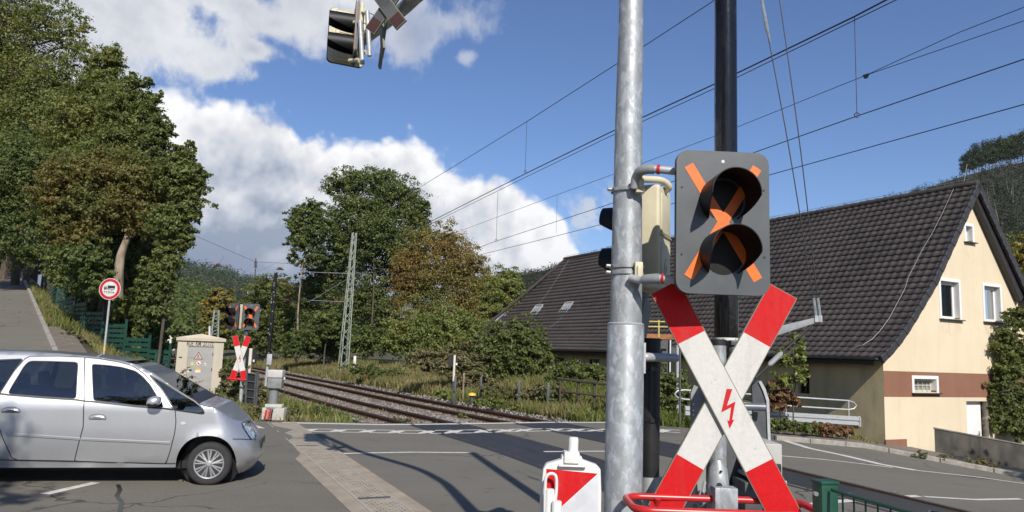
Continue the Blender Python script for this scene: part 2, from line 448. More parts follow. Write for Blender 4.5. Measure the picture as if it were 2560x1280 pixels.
def edge_y(x):
    E = ROAD_EDGE
    if x <= E[0][0]: return E[0][1]
    for (xa, ya), (xb, yb) in zip(E, E[1:]):
        if x <= xb: return ya + (yb - ya) * (x - xa) / (xb - xa)
    return E[-1][1]
def T(x, y):
    z = Hs(x, y) - 0.05
    a, b = X1(y) - 1.9, X2(y) + 1.7
    if a < x < b and y > 8: z -= 0.15 * sstep(0, 0.7, min(x - a, b - x))
    return z
def gp(px, py, f=None, it=12):
    """ground point under a pixel on the sloping surface"""
    f = f or Hs; z = 0.0
    for _ in range(it):
        p = grd(px, py, z); z = 0.5 * z + 0.5 * f(p.x, p.y)
    return Vector((p.x, p.y, f(p.x, p.y)))

def asphalt(name, c, c2, agg=0.5, crack=0.0):
    m = bpy.data.materials.new(name); m.use_nodes = True
    t = NT(m.node_tree); b = t.n['Principled BSDF']
    g = t.new('ShaderNodeTexCoord').outputs['Object']
    f = t.mapr(t.noise(g, 0.35, 5.0, 0.6), 0.35, 0.65)
    mp = t.new('ShaderNodeMapping'); t.l.new(g, mp.inputs[0]); mp.inputs['Scale'].default_value = (0.25, 2.2, 1); mp.inputs['Rotation'].default_value = (0, 0, rad(-20))
    f2 = t.mapr(t.noise(mp.outputs[0], 0.7, 3.0), 0.4, 0.7)
    c0 = t.mix(f, (*c, 1), (*c2, 1))
    c0 = t.mix(t.math('MULTIPLY', f2, 0.35), c0, (*[x * 1.25 for x in c2], 1))
    sp = t.noise(g, 60, 2.0, 0.8)
    c0 = t.mix(t.math('MULTIPLY', t.mapr(sp, 0.35, 0.75), agg), c0, (*[x * 1.9 for x in c2], 1))
    st = t.mapr(t.noise(g, 1.1, 6.0, 0.7, 1.5), 0.60, 0.68)
    c0 = t.mix(t.math('MULTIPLY', st, 0.35), c0, (*[x * 0.55 for x in c], 1))
    # cracks in a few places, tyre-polished bands, oil spots
    wp = t.new('ShaderNodeVectorMath', operation='MULTIPLY_ADD'); nv = t.new('ShaderNodeTexNoise'); t.l.new(g, nv.inputs['Vector']); nv.inputs['Scale'].default_value = 1.3; nv.inputs['Detail'].default_value = 4.0
    t.l.new(nv.outputs['Color'], wp.inputs[0]); wp.inputs[1].default_value = (.9, .9, 0); t.l.new(g, wp.inputs[2])
    vo = t.new('ShaderNodeTexVoronoi', feature='DISTANCE_TO_EDGE'); t.l.new(wp.outputs[0], vo.inputs['Vector']); vo.inputs['Scale'].default_value = 0.42
    ck = t.math('MULTIPLY', t.math('LESS_THAN', vo.outputs[0], 0.006), t.mapr(t.noise(g, 0.28, 2.0), 0.50, 0.58))
    c0 = t.mix(t.math('MULTIPLY', ck, 0.75), c0, (*[x * 0.4 for x in c], 1))
    ol = t.mapr(t.noise(g, 3.1, 2.0, 0.4), 0.74, 0.80); c0 = t.mix(t.math('MULTIPLY', ol, 0.5), c0, (*[x * 0.5 for x in c], 1))
    t.l.new(c0, b.inputs['Base Color'])
    b.inputs['Roughness'].default_value = 0.9; b.inputs['Specular IOR Level'].default_value = 0.15
    bp = t.new('ShaderNodeBump'); bp.inputs['Strength'].default_value = 0.35; bp.inputs['Distance'].default_value = 0.012
    t.l.new(t.noise(g, 90, 2.0, 0.7), bp.inputs['Height']); t.l.new(bp.outputs[0], b.inputs['Normal'])
    return m
M_ROAD = asphalt('asphalt', (0.118, 0.110, 0.091), (0.140, 0.130, 0.109))
M_ROAD2 = asphalt('patched_asphalt', (0.036, 0.036, 0.037), (0.046, 0.045, 0.045), 0.3)
M_OLD = asphalt('old_asphalt', (0.19, 0.165, 0.13), (0.22, 0.19, 0.15))
M_PAVE = asphalt('pavement', (0.125, 0.112, 0.092), (0.155, 0.138, 0.115))
M_PANEL = M('crossing_rubber', (0.026, 0.026, 0.028), 0.6, 0, (0.036, 0.035, 0.036), 3, 0.5, 0.15, 60)
M_MARK = M('road_paint', (0.60, 0.58, 0.52), 0.75, 0, (0.40, 0.38, 0.34), 9, 0.5, 0.1, 60, detail=8, lo=0.5, hi=0.75)

def cdt(outline, step, holes=(), extra=()):
    P = [Vector((p[0], p[1])) for p in outline]; F = [list(range(len(P)))]
    E = []
    for h in holes:
        k = len(P); P += [Vector((p[0], p[1])) for p in h]; E += [(k + i, k + (i + 1) % len(h)) for i in range(len(h))]
    xs = [p.x for p in P]; ys = [p.y for p in P]
    if step:
        y = min(ys) + step / 2
        while y < max(ys):
            x = min(xs) + step / 2
            while x < max(xs):
                if in_poly(x, y, outline) and not any(in_poly(x, y, h) for h in holes): P.append(Vector((x, y)))
                x += step
            y += step
    for p in extra:
        if in_poly(p[0], p[1], outline): P.append(Vector((p[0], p[1])))
    V_, _, F_, _, _, _ = geometry.delaunay_2d_cdt(P, E, F, 1, 1e-5)
    F_ = [f for f in F_ if not any(in_poly(sum(V_[i].x for i in f) / len(f), sum(V_[i].y for i in f) / len(f), h) for h in holes)]
    return V_, F_
def dense(poly, step, closed=True):
    out = []; n = len(poly)
    for i in range(n if closed else n - 1):
        a, b = Vector(poly[i][:2]), Vector(poly[(i + 1) % n][:2]); k = max(1, int((b - a).length / step))
        out += [tuple(a + (b - a) * j / k) for j in range(k)]
    if not closed: out.append(tuple(poly[-1][:2]))
    return out
def sheet(name, outline, step, dz, mat, kind='structure', f=None, skirt=0.0):
    f = f or Hs
    out = dense(outline, step)
    V_, F_ = cdt(out, step)
    mb = MB(); mb.add([(v.x, v.y, f(v.x, v.y) + dz) for v in V_], F_)
    if skirt:
        n = len(out)
        vs = [(x, y, f(x, y) + dz) for x, y in out] + [(x, y, f(x, y) + dz - skirt) for x, y in out]
        mb.add(vs, [(i, (i + 1) % n, (i + 1) % n + n, i + n) for i in range(n)])
    o = mb.build(name, mat, None, smooth=False)
    for p in o.data.polygons: p.use_smooth = p.normal.z > 0.8
    if kind: o['kind'] = kind
    return o
def ribbon(mb, pts, w, dz, f=None, step=0.6, ends=None):
    f = f or Hs; P = dense([tuple(p)[:2] for p in pts], step, False); L = []
    for i, p in enumerate(P):
        a = Vector(P[max(i - 1, 0)]); b = Vector(P[min(i + 1, len(P) - 1)]); t = (b - a).normalized(); n = Vector((-t.y, t.x))
        ww = w if not ends else ends[0] + (ends[1] - ends[0]) * i / (len(P) - 1)
        for s in (-1, 0, 1):
            q = Vector(p) + n * (s * ww / 2); L.append((q.x, q.y, f(q.x, q.y) + dz))
    mb.add(L, [(3 * i + k, 3 * i + k + 1, 3 * i + k + 4, 3 * i + k + 3) for i in range(len(P) - 1) for k in (0, 1)])

# ground: one graded sheet out to the horizon
def graded(a, b, s, lim, g=1.25):
    c = list(np.arange(a, b + s / 2, s)); d = s
    while c[-1] < lim: d *= g; c.append(c[-1] + d)
    d = s
    while c[0] > -lim: d *= g; c.insert(0, c[0] - d)
    return c
gx, gy = graded(-40, 30, 0.8, 1300), graded(-2, 62, 0.8, 1300)
GV = np.array([(x, y, T(x, y)) for y in gy for x in gx]); nx = len(gx)
GF = np.array([(j * nx + i, j * nx + i + 1, (j + 1) * nx + i + 1, (j + 1) * nx + i) for j in range(len(gy) - 1) for i in range(nx - 1)])
mg = bpy.data.materials.new('soil_and_turf'); mg.use_nodes = True
t = NT(mg.node_tree); b = t.n['Principled BSDF']; g_ = t.new('ShaderNodeTexCoord').outputs['Object']
f1 = t.mapr(t.noise(g_, 0.5, 6.0, 0.65), 0.38, 0.62); f2 = t.mapr(t.noise(g_, 7, 5.0, 0.7), 0.35, 0.65)
c0 = t.mix(f1, (0.055, 0.062, 0.018, 1), (0.12, 0.10, 0.045, 1)); c0 = t.mix(t.math('MULTIPLY', f2, 0.6), c0, (0.035, 0.03, 0.016, 1))
t.l.new(c0, b.inputs['Base Color']); b.inputs['Roughness'].default_value = 0.95
bp = t.new('ShaderNodeBump'); bp.inputs['Strength'].default_value = 0.6; bp.inputs['Distance'].default_value = 0.06
t.l.new(t.noise(g_, 14, 5.0, 0.7), bp.inputs['Height']); t.l.new(bp.outputs[0], b.inputs['Normal'])
tag(np_mesh('ground', GV, GF, mg, smooth=True), kind='structure')

# roads
YK = [13.5, 16, 19, 22, 26, 30, 35, 42, 50, 60, 75, 95]
KERB_L = [(XK(y), y) for y in YK]
road_poly = [(-55, -8), (16, -8), (18, 12), (13.6, 18.2), (13.0, 18.75), (11.3, 19.35), (9.5, 19.95), (8.3, 19.9)] + ROAD_EDGE[::-1] + [(-7.6, 17.4)] + KERB_L + [(XK(y) - 6.2, y) for y in YK[::-1]] + [(-30, 6)]
sheet('road', road_poly, 1.2, 0.0, M_ROAD, skirt=0.16)
# patched lane of the side road
pp = [gp(*p) for p in [(-60, 765), (72, 765), (78, 782), (40, 815), (30, 868), (40, 905), (-80, 905)]]
sheet('road_patch', [tuple(p)[:2] for p in pp], 1.0, 0.004, asphalt('newer_asphalt', (0.095, 0.088, 0.075), (0.115, 0.106, 0.090)))
pp = [gp(*p) for p in [(-60, 735), (62, 730), (71, 764), (-60, 764)]]
sheet('road_patch', [tuple(p)[:2] for p in pp], 1.0, 0.004, M_OLD)
# left brick path, kerbs
def kerb(name, pts, w, h, up, mat, f=None):
    f = f or Hs; P = dense(pts, 0.5, False); mb = MB(); vs = []
    for i, p in enumerate(P):
        a = Vector(P[max(i - 1, 0)]); b = Vector(P[min(i + 1, len(P) - 1)]); t = (b - a).normalized(); n = Vector((-t.y, t.x))
        z = f(*p)
        for s, dz in ((-1, -h), (-1, up), (1, up), (1, -h)):
            q = Vector(p) + n * (s * w / 2); vs.append((q.x, q.y, z + dz))
    k = len(P)
    fs = [(4 * i + a, 4 * i + (a + 1) % 4, 4 * i + 4 + (a + 1) % 4, 4 * i + 4 + a) for i in range(k - 1) for a in range(4)] + [(3, 2, 1, 0), tuple(4 * (k - 1) + a for a in range(4))]
    mb.add(vs, fs)
    return tag(mb.build(name, mat, None, bevel=0.012, bseg=1), kind='structure')
mk = bpy.data.materials.new('kerb_stone'); mk.use_nodes = True
t = NT(mk.node_tree); b = t.n['Principled BSDF']; g_ = t.new('ShaderNodeTexCoord').outputs['Object']
sx = t.new('ShaderNodeSeparateXYZ'); t.l.new(g_, sx.inputs[0])
jn = t.math('LESS_THAN', t.math('FRACT', t.math('ADD', sx.outputs[0], t.math('MULTIPLY', sx.outputs[1], 0.3))), 0.025)
c0 = t.mix(t.mapr(t.noise(g_, 6, 5.0, 0.7), 0.35, 0.65), (0.36, 0.33, 0.29, 1), (0.23, 0.21, 0.18, 1))
t.l.new(t.mix(jn, c0, (0.05, 0.045, 0.04, 1)), b.inputs['Base Color']); b.inputs['Roughness'].default_value = 0.9
kerb('kerb', [(XK(y) + 0.08, y) for y in (17, 19, 22, 26, 30, 35, 42, 50, 60, 75)], 0.15, 0.1, 0.11, mk)
mbk = bpy.data.materials.new('brick_paving'); mbk.use_nodes = True
t = NT(mbk.node_tree); b = t.n['Principled BSDF']
br = t.new('ShaderNodeTexBrick'); t.l.new(t.new('ShaderNodeTexCoord').outputs['Object'], br.inputs['Vector'])
br.inputs['Scale'].default_value = 2.2; br.inputs['Color1'].default_value = (0.17, 0.14, 0.105, 1); br.inputs['Color2'].default_value = (0.23, 0.19, 0.145, 1); br.inputs['Mortar'].default_value = (0.06, 0.055, 0.05, 1); br.inputs['Mortar Size'].default_value = 0.03
t.l.new(br.outputs[0], b.inputs['Base Color']); b.inputs['Roughness'].default_value = 0.9
sheet('path', [(XK(y) + 0.16, y) for y in (17, 19, 22, 25, 27)] + [(XK(27) + .5, 27.1)] + [(XK(y) + 1.05, y) for y in (25, 22, 19, 17)], 0.8, 0.09, mbk)
# right pavement and kerb
KR = [(7.05, 19.85), (8.3, 20.05), (9.5, 20.12), (11.3, 19.5), (13.0, 18.9), (13.8, 18.2), (18.3, 12)]
sheet('pavement', KR + [(20, 12), (20, 21), (11.6, 22.6), (11.0, 21.9), (8, 22.6), (6.6, 22.4), (5.6, 21.5)], 0.8, 0.10, M_PAVE, skirt=0.2)
kerb('kerb', KR[:5], 0.14, 0.12, 0.115, mk)

# markings
mb = MB()
def mark(pxs, w, ends=None): ribbon(mb, [gp(*p) for p in pxs], w, 0.0045, ends=ends)
mark([(704, 1057), (860, 1060), (956, 1062), (1097, 1060.5), (1238, 1058.5), (1364, 1056), (1507, 1056.5), (1640, 1058)], 0.24)
UP = [(730, 1072), (864, 1074), (1041, 1077), (1153, 1075.6), (1357, 1072), (1507, 1073), (1700, 1076)]
LO = [(742, 1078.5), (850, 1080.5), (991, 1083.3), (1051, 1084.2), (1167, 1082.8), (1364, 1077.6), (1507, 1078.5), (1700, 1082)]
mark(UP, 0.10); mark(LO, 0.10)
for xu in (781, 855, 928, 1000, 1078, 1143, 1217, 1273, 1318, 1395, 1449, 1500, 1665):
    yu = np.interp(xu, *zip(*UP)); yl = np.interp(xu - 18, *zip(*LO)); mark([(xu + 2, yu), (xu - 20, yl)], 0.26)
mark([(857, 1134.5), (930, 1132.6), (1030, 1131), (1180, 1132.3)], 0.11)
mark([(1360, 1129.5), (1500, 1128.5), (1640, 1128)], 0.11)
mark([(1961, 1101.5), (2024, 1121), (2110, 1139), (2203, 1161), (2290, 1176)], 0.3, (0.2, 0.24))
mark([(2290, 1176), (2419, 1190), (2559, 1206), (2700, 1222)], 0.11)
mark([(1900, 1136), (1959, 1140.5), (2060, 1149), (2139, 1158), (2232, 1169)], 0.11)
mark([(1988, 1266), (2060, 1258), (2128, 1251.5)], 0.14)
mark([(2146, 1248), (2225, 1243), (2297, 1240.5)], 0.13)
mark([(2311, 1242), (2380, 1246), (2441, 1249.5), (2552, 1247.5)], 0.10)
mark([(112, 1236), (240, 1207)], 0.13); mark([(610, 1056), (652, 1071)], 0.2)
tag(mb.build('road_marking', M_MARK), kind='structure')
mb = MB(); mark([(2103, 1235.5), (2180, 1231), (2243, 1230)], 0.08)
tag(mb.build('worn_road_marking', M('worn_paint', (0.2, 0.19, 0.17), 0.85, 0, (0.05, 0.05, 0.05), 14, 0.5, 0, lo=0.42, hi=0.58)), kind='structure')
# cracks and tar
mb = MB(); mark([(295, 1212), (300, 1225), (292, 1240), (304, 1255), (298, 1285)], 0.05); mark([(78, 720), (80, 745), (98, 778), (92, 800)], 0.05)
tag(mb.build('tar_seam', M('tar', (0.02, 0.02, 0.02), 0.5)), kind='structure')

# drainage channel across the side road
GA, GB = Vector((-5.42, 17.95)), Vector((-1.27, 8.74)); gd = (GB - GA).normalized(); GC = GA + gd * 15
ang = math.atan2(gd.y, gd.x)
ge = bpy.data.objects.new('drain_channel', None); col.objects.link(ge); ge.location = (GA.x, GA.y, 0); ge.rotation_euler = (0, 0, ang)
tag(ge, kind='structure')
L_ = 15.0
m_edge = M('channel_concrete', (0.36, 0.30, 0.225), 0.9, 0, (0.26, 0.215, 0.165), 3, 0.5, 0.2, 50)
e_ = MB()
for s in (-1, 1):
    e_.add([(0, s * 0.44, .006), (L_, s * 0.44, .006), (L_, s * 0.235, .006), (0, s * 0.235, .006)], [(0, 1, 2, 3)])
e_.build('channel_edge', m_edge, ge)
e_ = MB()
for s in (-1, 1): e_.box((L_ / 2, s * 0.225, .0), (L_, 0.018, 0.024))
e_.build('edge_rail', M('channel_rail', (0.42, 0.39, 0.33), 0.7), ge)
mgr = bpy.data.materials.new('channel_grate'); mgr.use_nodes = True
t = NT(mgr.node_tree); b = t.n['Principled BSDF']; g_ = t.new('ShaderNodeTexCoord').outputs['Object']
br = t.new('ShaderNodeTexBrick'); mp = t.new('ShaderNodeMapping'); t.l.new(g_, mp.inputs[0]); mp.inputs['Rotation'].default_value = (0, 0, rad(90)); t.l.new(mp.outputs[0], br.inputs['Vector'])
br.inputs['Scale'].default_value = 10.0; br.inputs['Brick Width'].default_value = 1.1; br.inputs['Row Height'].default_value = 0.62; br.inputs['Mortar Size'].default_value = 0.09; br.inputs['Mortar Smooth'].default_value = 0.1
br.inputs['Color1'].default_value = (0.42, 0.36, 0.27, 1); br.inputs['Color2'].default_value = (0.35, 0.30, 0.225, 1); br.inputs['Mortar'].default_value = (0.13, 0.115, 0.095, 1)
cc_ = t.mix(t.mapr(t.noise(g_, 5, 4), 0.4, 0.65, 0, 0.6), br.outputs[0], (0.44, 0.38, 0.29, 1))
t.l.new(cc_, b.inputs['Base Color']); b.inputs['Roughness'].default_value = 0.85
bp = t.new('ShaderNodeBump'); bp.inputs['Strength'].default_value = 0.8; bp.inputs['Distance'].default_value = 0.02; bp.invert = True
t.l.new(br.outputs[1], bp.inputs['Height']); t.l.new(bp.outputs[0], b.inputs['Normal'])
e_ = MB(); e_.add([(0, -.216, .008), (L_, -.216, .008), (L_, .216, .008), (0, .216, .008)], [(0, 1, 2, 3)]); e_.build('grate', mgr, ge)
e_ = MB()
for d_ in (3.1, 4.25, 9.3): e_.box((d_, 0, .010), (0.07, 0.40, 0.006))
e_.build('drain_inlet', M('inlet_steel', (0.09, 0.10, 0.11), 0.5, 0.4), ge)

# ================================================================ railway
GAU = 0.63
def track(Xf, label, y0, yc, sleepers_to):
    tr = thing('railway_track', label, 'track', (Xf(20), 20, 0), 0, 'railway tracks over the crossing')
    ys = list(np.arange(y0, 60, 0.8)) + list(np.arange(60, 131, 3.0))
    def off(y, d):
        t = Vector((Xf(y + .5) - Xf(y - .5), 1.0)).normalized(); return Vector((Xf(y) + t.y * d, y - t.x * d))
    for s in (-1, 1):
        m_ = MB(); vs = []
        prof = [(-.036, .006), (.036, .006), (.036, -.035), (.012, -.045), (.012, -.115), (.07, -.13), (-.07, -.13), (-.012, -.115), (-.012, -.045), (-.036, -.035)]
        for y in ys:
            for dx, dz in prof:
                q = off(y, s * GAU + dx); vs.append((q.x, q.y, Hs(*off(y, 0)) + dz))
        k = len(prof)
        m_.mi = []
        for i in range(len(ys) - 1):
            for a in range(k):
                m_.f.append((i * k + a, i * k + (a + 1) % k, (i + 1) * k + (a + 1) % k, (i + 1) * k + a)); m_.mi.append(1 if a == 0 else 0)
        m_.v = vs
        m_.build('rail', [MAT['rust'], M('rail_head', (0.10, 0.085, 0.075), 0.5, 0.5, (0.06, 0.048, 0.04), 3)], tr, world=True)
    y = yc; n = 0; first = None; ms = M('sleeper_wood', (0.20, 0.135, 0.08), 0.9, 0, (0.12, 0.085, 0.055), 9, 0.5, 0.3)
    while y < sleepers_to and n < 100:
        q = off(y, 0); a = math.atan2(1.0, Xf(y + .5) - Xf(y - .5)) - math.pi / 2
        if first is None:
            first = MB().box((0, 0, 0), (2.1, 0.26, 0.14)).build('sleeper', ms, tr, bevel=0.01); o = first
        else:
            o = first.copy(); col.objects.link(o)
        o.location = (q.x - tr.location.x, q.y - tr.location.y, Hs(q.x, q.y) - 0.195); o.rotation_euler = (0, 0, a)
        y += 0.62; n += 1
    return tr, off
tr1, off1 = track(X1, 'near railway track running from the road past the pale barrier machine', 3, 19.6, 78)
tr2, off2 = track(X2, 'far railway track of two rusty rails beside the grass bank', 3, 21.3, 78)
for off, yend, lab in ((off1, 19.3, 'black panel strip between the near rails of the level crossing'), (off2, 20.9, 'black panel strip between the far rails of the level crossing')):
    m_ = MB(); ys = np.arange(3, yend, 0.6); vs = []
    for y in ys:
        for d in (-GAU - .16, -GAU - .05): q = off(y, d); vs.append((q.x, q.y, Hs(q.x, q.y) + 0.0035))
        for d in (-GAU + .05, 0, GAU - .05): q = off(y, d); vs.append((q.x, q.y, Hs(q.x, q.y) + 0.0035))
        for d in (GAU + .05, GAU + .16): q = off(y, d); vs.append((q.x, q.y, Hs(q.x, q.y) + 0.0035))
    fs = [(7 * i + a, 7 * i + a + 1, 7 * i + a + 8, 7 * i + a + 7) for i in range(len(ys) - 1) for a in (0, 2, 3, 5)]
    m_.add(vs, fs)
    tag(m_.build('level_crossing_strip', M_PANEL), lab, 'crossing panel')
# ribbed rubber deck, lower right
dk = [off2(y, d) for y, d in ((6.5, -.57), (6.5, .57), (11.9, .57), (11.2, -.57))]
ribm = bpy.data.materials.new('ribbed_rubber'); ribm.use_nodes = True
t = NT(ribm.node_tree); b = t.n['Principled BSDF']; g_ = t.new('ShaderNodeTexCoord').outputs['Object']
wv = t.new('ShaderNodeTexWave'); mp = t.new('ShaderNodeMapping'); t.l.new(g_, mp.inputs[0]); mp.inputs['Rotation'].default_value = (0, 0, rad(-30)); t.l.new(mp.outputs[0], wv.inputs['Vector']); wv.inputs['Scale'].default_value = 5.5
t.l.new(t.mix(t.mapr(wv.outputs[1], 0.3, 0.7), (0.018, 0.018, 0.019, 1), (0.07, 0.067, 0.063, 1)), b.inputs['Base Color']); b.inputs['Roughness'].default_value = 0.7
bp = t.new('ShaderNodeBump'); bp.inputs['Strength'].default_value = 0.7; bp.inputs['Distance'].default_value = 0.02; t.l.new(wv.outputs[1], bp.inputs['Height']); t.l.new(bp.outputs[0], b.inputs['Normal'])
m_ = MB(); m_.add([(q.x, q.y, Hs(q.x, q.y) + 0.0065) for q in dk], [(0, 1, 2, 3)])
tag(m_.build('rubber_deck', ribm), 'ribbed black rubber deck between rails behind the green railing', 'crossing deck')
# ballast: stones on the track bed
mbal = M('ballast_bed', (0.13, 0.11, 0.095), 0.95, 0, (0.07, 0.058, 0.05), 9, 0.5, 0.8, 22, detail=8)
m_ = MB(); ys = list(np.arange(18.2, 60, 0.7)) + list(np.arange(60, 130, 4)); vs = []; nb = 12
for y in ys:
    for k in range(nb):
        x = X1(y) - 1.75 + (X2(y) - X1(y) + 3.2) * k / (nb - 1); vs.append((x, max(y, min(edge_y(x) + 0.05, 22)), T(x, y) + 0.02 + (0.03 if 0 < k < nb - 1 else 0)))
m_.add(vs, [(i * nb + k, i * nb + k + 1, (i + 1) * nb + k + 1, (i + 1) * nb + k) for i in range(len(ys) - 1) for k in range(nb - 1)])
tag(m_.build('track_bed', mbal, None, smooth=True), kind='structure')
rng = np.random.default_rng(3)
n = 26000; yy = 18.6 + (rng.random(n) ** 1.7) * 34; uu = rng.random(n)
bx = np.array([X1(y) for y in yy]); b2 = np.array([X2(y) for y in yy]); xx = bx - 1.9 + (b2 - bx + 3.5) * uu
ok = np.array([y > edge_y(x) + 0.1 for x, y in zip(xx, yy)])
xx, yy = xx[ok], yy[ok]; n = len(xx)
zz = np.array([T(x, y) for x, y in zip(xx, yy)]) + 0.05
sz = 0.022 + 0.035 * rng.random(n)
octa = np.array([(1, 0, 0), (0, 1, 0), (-1, 0, 0), (0, -1, 0), (0, 0, 0.8), (0, 0, -0.8)])
of = np.array([(0, 1, 4), (1, 2, 4), (2, 3, 4), (3, 0, 4), (1, 0, 5), (2, 1, 5), (3, 2, 5), (0, 3, 5)])
vv = octa[None] * (sz[:, None, None] * (0.7 + 0.6 * rng.random((n, 6, 1)))); a = rng.random(n) * 6.28
ca, sa = np.cos(a)[:, None], np.sin(a)[:, None]
vv = np.stack([vv[..., 0] * ca - vv[..., 1] * sa, vv[..., 0] * sa + vv[..., 1] * ca, vv[..., 2]], -1) + np.stack([xx, yy, zz], -1)[:, None]
ff = (of[None] + 6 * np.arange(n)[:, None, None]).reshape(-1, 3)
mst = bpy.data.materials.new('ballast_stone'); mst.use_nodes = True
t = NT(mst.node_tree); b = t.n['Principled BSDF']
rnd = t.new('ShaderNodeNewGeometry').outputs['Random Per Island']
t.l.new(t.mix(rnd, (0.10, 0.085, 0.075, 1), (0.30, 0.28, 0.26, 1)), b.inputs['Base Color']); b.inputs['Roughness'].default_value = 0.9
tag(np_mesh('ballast', vv.reshape(-1, 3), ff, mst), 'grey brown ballast stones lying between and beside the rails', 'ballast', kind='stuff')
# ================================================================ house
HA = rad(27.0); HC = Vector((11.05, 22.0, 0.0))
HR = Matrix.Translation(HC) @ Matrix.Rotation(HA, 4, 'Z'); HI = HR.inverted()
def hl(px, py, what):
    """pixel -> house-local point on the gable (y=0), side wall (x=0) or near roof slope"""
    if what == 'gable': p0, n = Vector((0, 0, 0)), Vector((0, 1, 0))
    elif what == 'side': p0, n = Vector((0, 0, 0)), Vector((1, 0, 0))
    else: p0, n = Vector((4.6, 0, 7.9)), Vector((-3.55, 0, 2.55))
    return HI @ on_plane(px, py, HR @ p0, HR.to_3x3() @ n)
house = thing('house', 'cream rendered house with a steep dark tiled roof and brown band beside the road', 'house', HC, HA)
def render_mat(name, c, c2, sc_=0.7, dirt=0.3):
    m = bpy.data.materials.new(name); m.use_nodes = True
    t = NT(m.node_tree); b = t.n['Principled BSDF']; g = t.new('ShaderNodeTexCoord').outputs['Object']
    c0 = t.mix(t.mapr(t.noise(g, sc_, 5.0, 0.6), 0.35, 0.65), (*c, 1), (*c2, 1))
    mp = t.new('ShaderNodeMapping'); t.l.new(g, mp.inputs[0]); mp.inputs['Scale'].default_value = (2.0, 2.0, 0.35)
    c0 = t.mix(t.math('MULTIPLY', t.mapr(t.noise(mp.outputs[0], 1.2, 5.0, 0.65), 0.5, 0.75), dirt), c0, (*[x * 0.62 for x in c2], 1))
    t.l.new(c0, b.inputs['Base Color']); b.inputs['Roughness'].default_value = 0.9
    bp = t.new('ShaderNodeBump'); bp.inputs['Strength'].default_value = 0.35; bp.inputs['Distance'].default_value = 0.03
    t.l.new(t.math('ADD', t.noise(g, 3.0, 5.0, 0.6), t.math('MULTIPLY', t.noise(g, 30, 3.0), 0.3)), bp.inputs['Height']); t.l.new(bp.outputs[0], b.inputs['Normal'])
    return m
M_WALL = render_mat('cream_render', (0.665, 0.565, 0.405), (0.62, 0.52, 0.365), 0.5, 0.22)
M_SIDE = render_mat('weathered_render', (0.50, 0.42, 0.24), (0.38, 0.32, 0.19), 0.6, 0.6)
M_BAND = render_mat('brown_render', (0.24, 0.115, 0.07), (0.21, 0.10, 0.06), 0.8, 0.25)
M_TILE = bpy.data.materials.new('roof_tile'); M_TILE.use_nodes = True
t = NT(M_TILE.node_tree); b = t.n['Principled BSDF']; g_ = t.new('ShaderNodeTexCoord').outputs['Object']
v_ = t.new('ShaderNodeTexVoronoi'); t.l.new(g_, v_.inputs['Vector']); v_.inputs['Scale'].default_value = 3.4
sv_ = t.new('ShaderNodeSeparateColor'); t.l.new(v_.outputs['Color'], sv_.inputs[0])
c0 = t.mix(sv_.outputs[0], (0.046, 0.039, 0.036, 1), (0.074, 0.062, 0.056, 1))
c0 = t.mix(t.mapr(t.noise(g_, 0.5, 5.0, 0.65), 0.42, 0.68, 0, 0.55), c0, (0.086, 0.072, 0.062, 1))
c0 = t.mix(t.mapr(t.noise(g_, 2.2, 6.0, 0.7), 0.60, 0.75, 0, 0.6), c0, (0.034, 0.033, 0.028, 1))
t.l.new(c0, b.inputs['Base Color']); b.inputs['Roughness'].default_value = 0.66; b.inputs['Specular IOR Level'].default_value = 0.35
bp = t.new('ShaderNodeBump'); bp.inputs['Strength'].default_value = 0.3; bp.inputs['Distance'].default_value = 0.01
t.l.new(t.noise(g_, 40, 3.0), bp.inputs['Height']); t.l.new(bp.outputs[0], b.inputs['Normal'])
PROF = [(-0.50, 2.06), (0.0, 2.40), (0.45, 2.78), (0.95, 3.28), (1.6, 3.98), (2.05, 4.46), (4.6, 7.9)]
RIDGE_X, RIDGE_Z, LEN, RLEN = 4.6, 7.9, 30.3, 25.7
def roof_z(x):
    x = x if x < RIDGE_X else 2 * RIDGE_X - x
    return float(np.interp(x, [p[0] for p in PROF], [p[1] for p in PROF]))
# openings in the gable
def rect(pxa, pxb):
    a, b = hl(*pxa, 'gable'), hl(*pxb, 'gable'); return (min(a.x, b.x), min(a.z, b.z), max(a.x, b.x), max(a.z, b.z))
W = [rect((2348, 697), (2402, 799)), rect((2457, 710), (2505, 806)), rect((2411, 560), (2433.5, 606)), rect((2281.5, 942.5), (2344, 981))]
dd = rect((2415.5, 1003), (2468, 1060)); DOOR = (dd[0], -1.25, dd[2] + 0.08, dd[3])
out = [(0, -2.2), (9.2, -2.2)] + [(2 * RIDGE_X - x, z - 0.05) for x, z in PROF if x >= 0] + [(x, z - 0.05) for x, z in PROF[::-1] if 0 <= x < RIDGE_X]
holes = [[(a, b), (c, b), (c, d), (a, d)] for a, b, c, d in W + [DOOR]]
V_, F_ = cdt(out, 0.7, holes)
mb = MB(); mb.add([(v.x, 0, v.y) for v in V_], F_)
DEP = 0.20
for i, (a, b, c, d) in enumerate(W + [DOOR]):
    for p, q in (((a, b), (c, b)), ((c, b), (c, d)), ((c, d), (a, d)), ((a, d), (a, b))):
        mb.quad((p[0], 0, p[1]), (q[0], 0, q[1]), (q[0], DEP, q[1]), (p[0], DEP, p[1]))
# back and far side of the shell
mb.quad((9.2, 0, -2.2), (9.2, LEN - .5, -2.2), (9.2, LEN - .5, 2.35), (9.2, 0, 2.35))
mb.quad((0, LEN - .5, -2.2), (9.2, LEN - .5, -2.2), (9.2, LEN - .5, 2.35), (0, LEN - .5, 2.35))
mb.build('gable_wall', M_WALL, house)
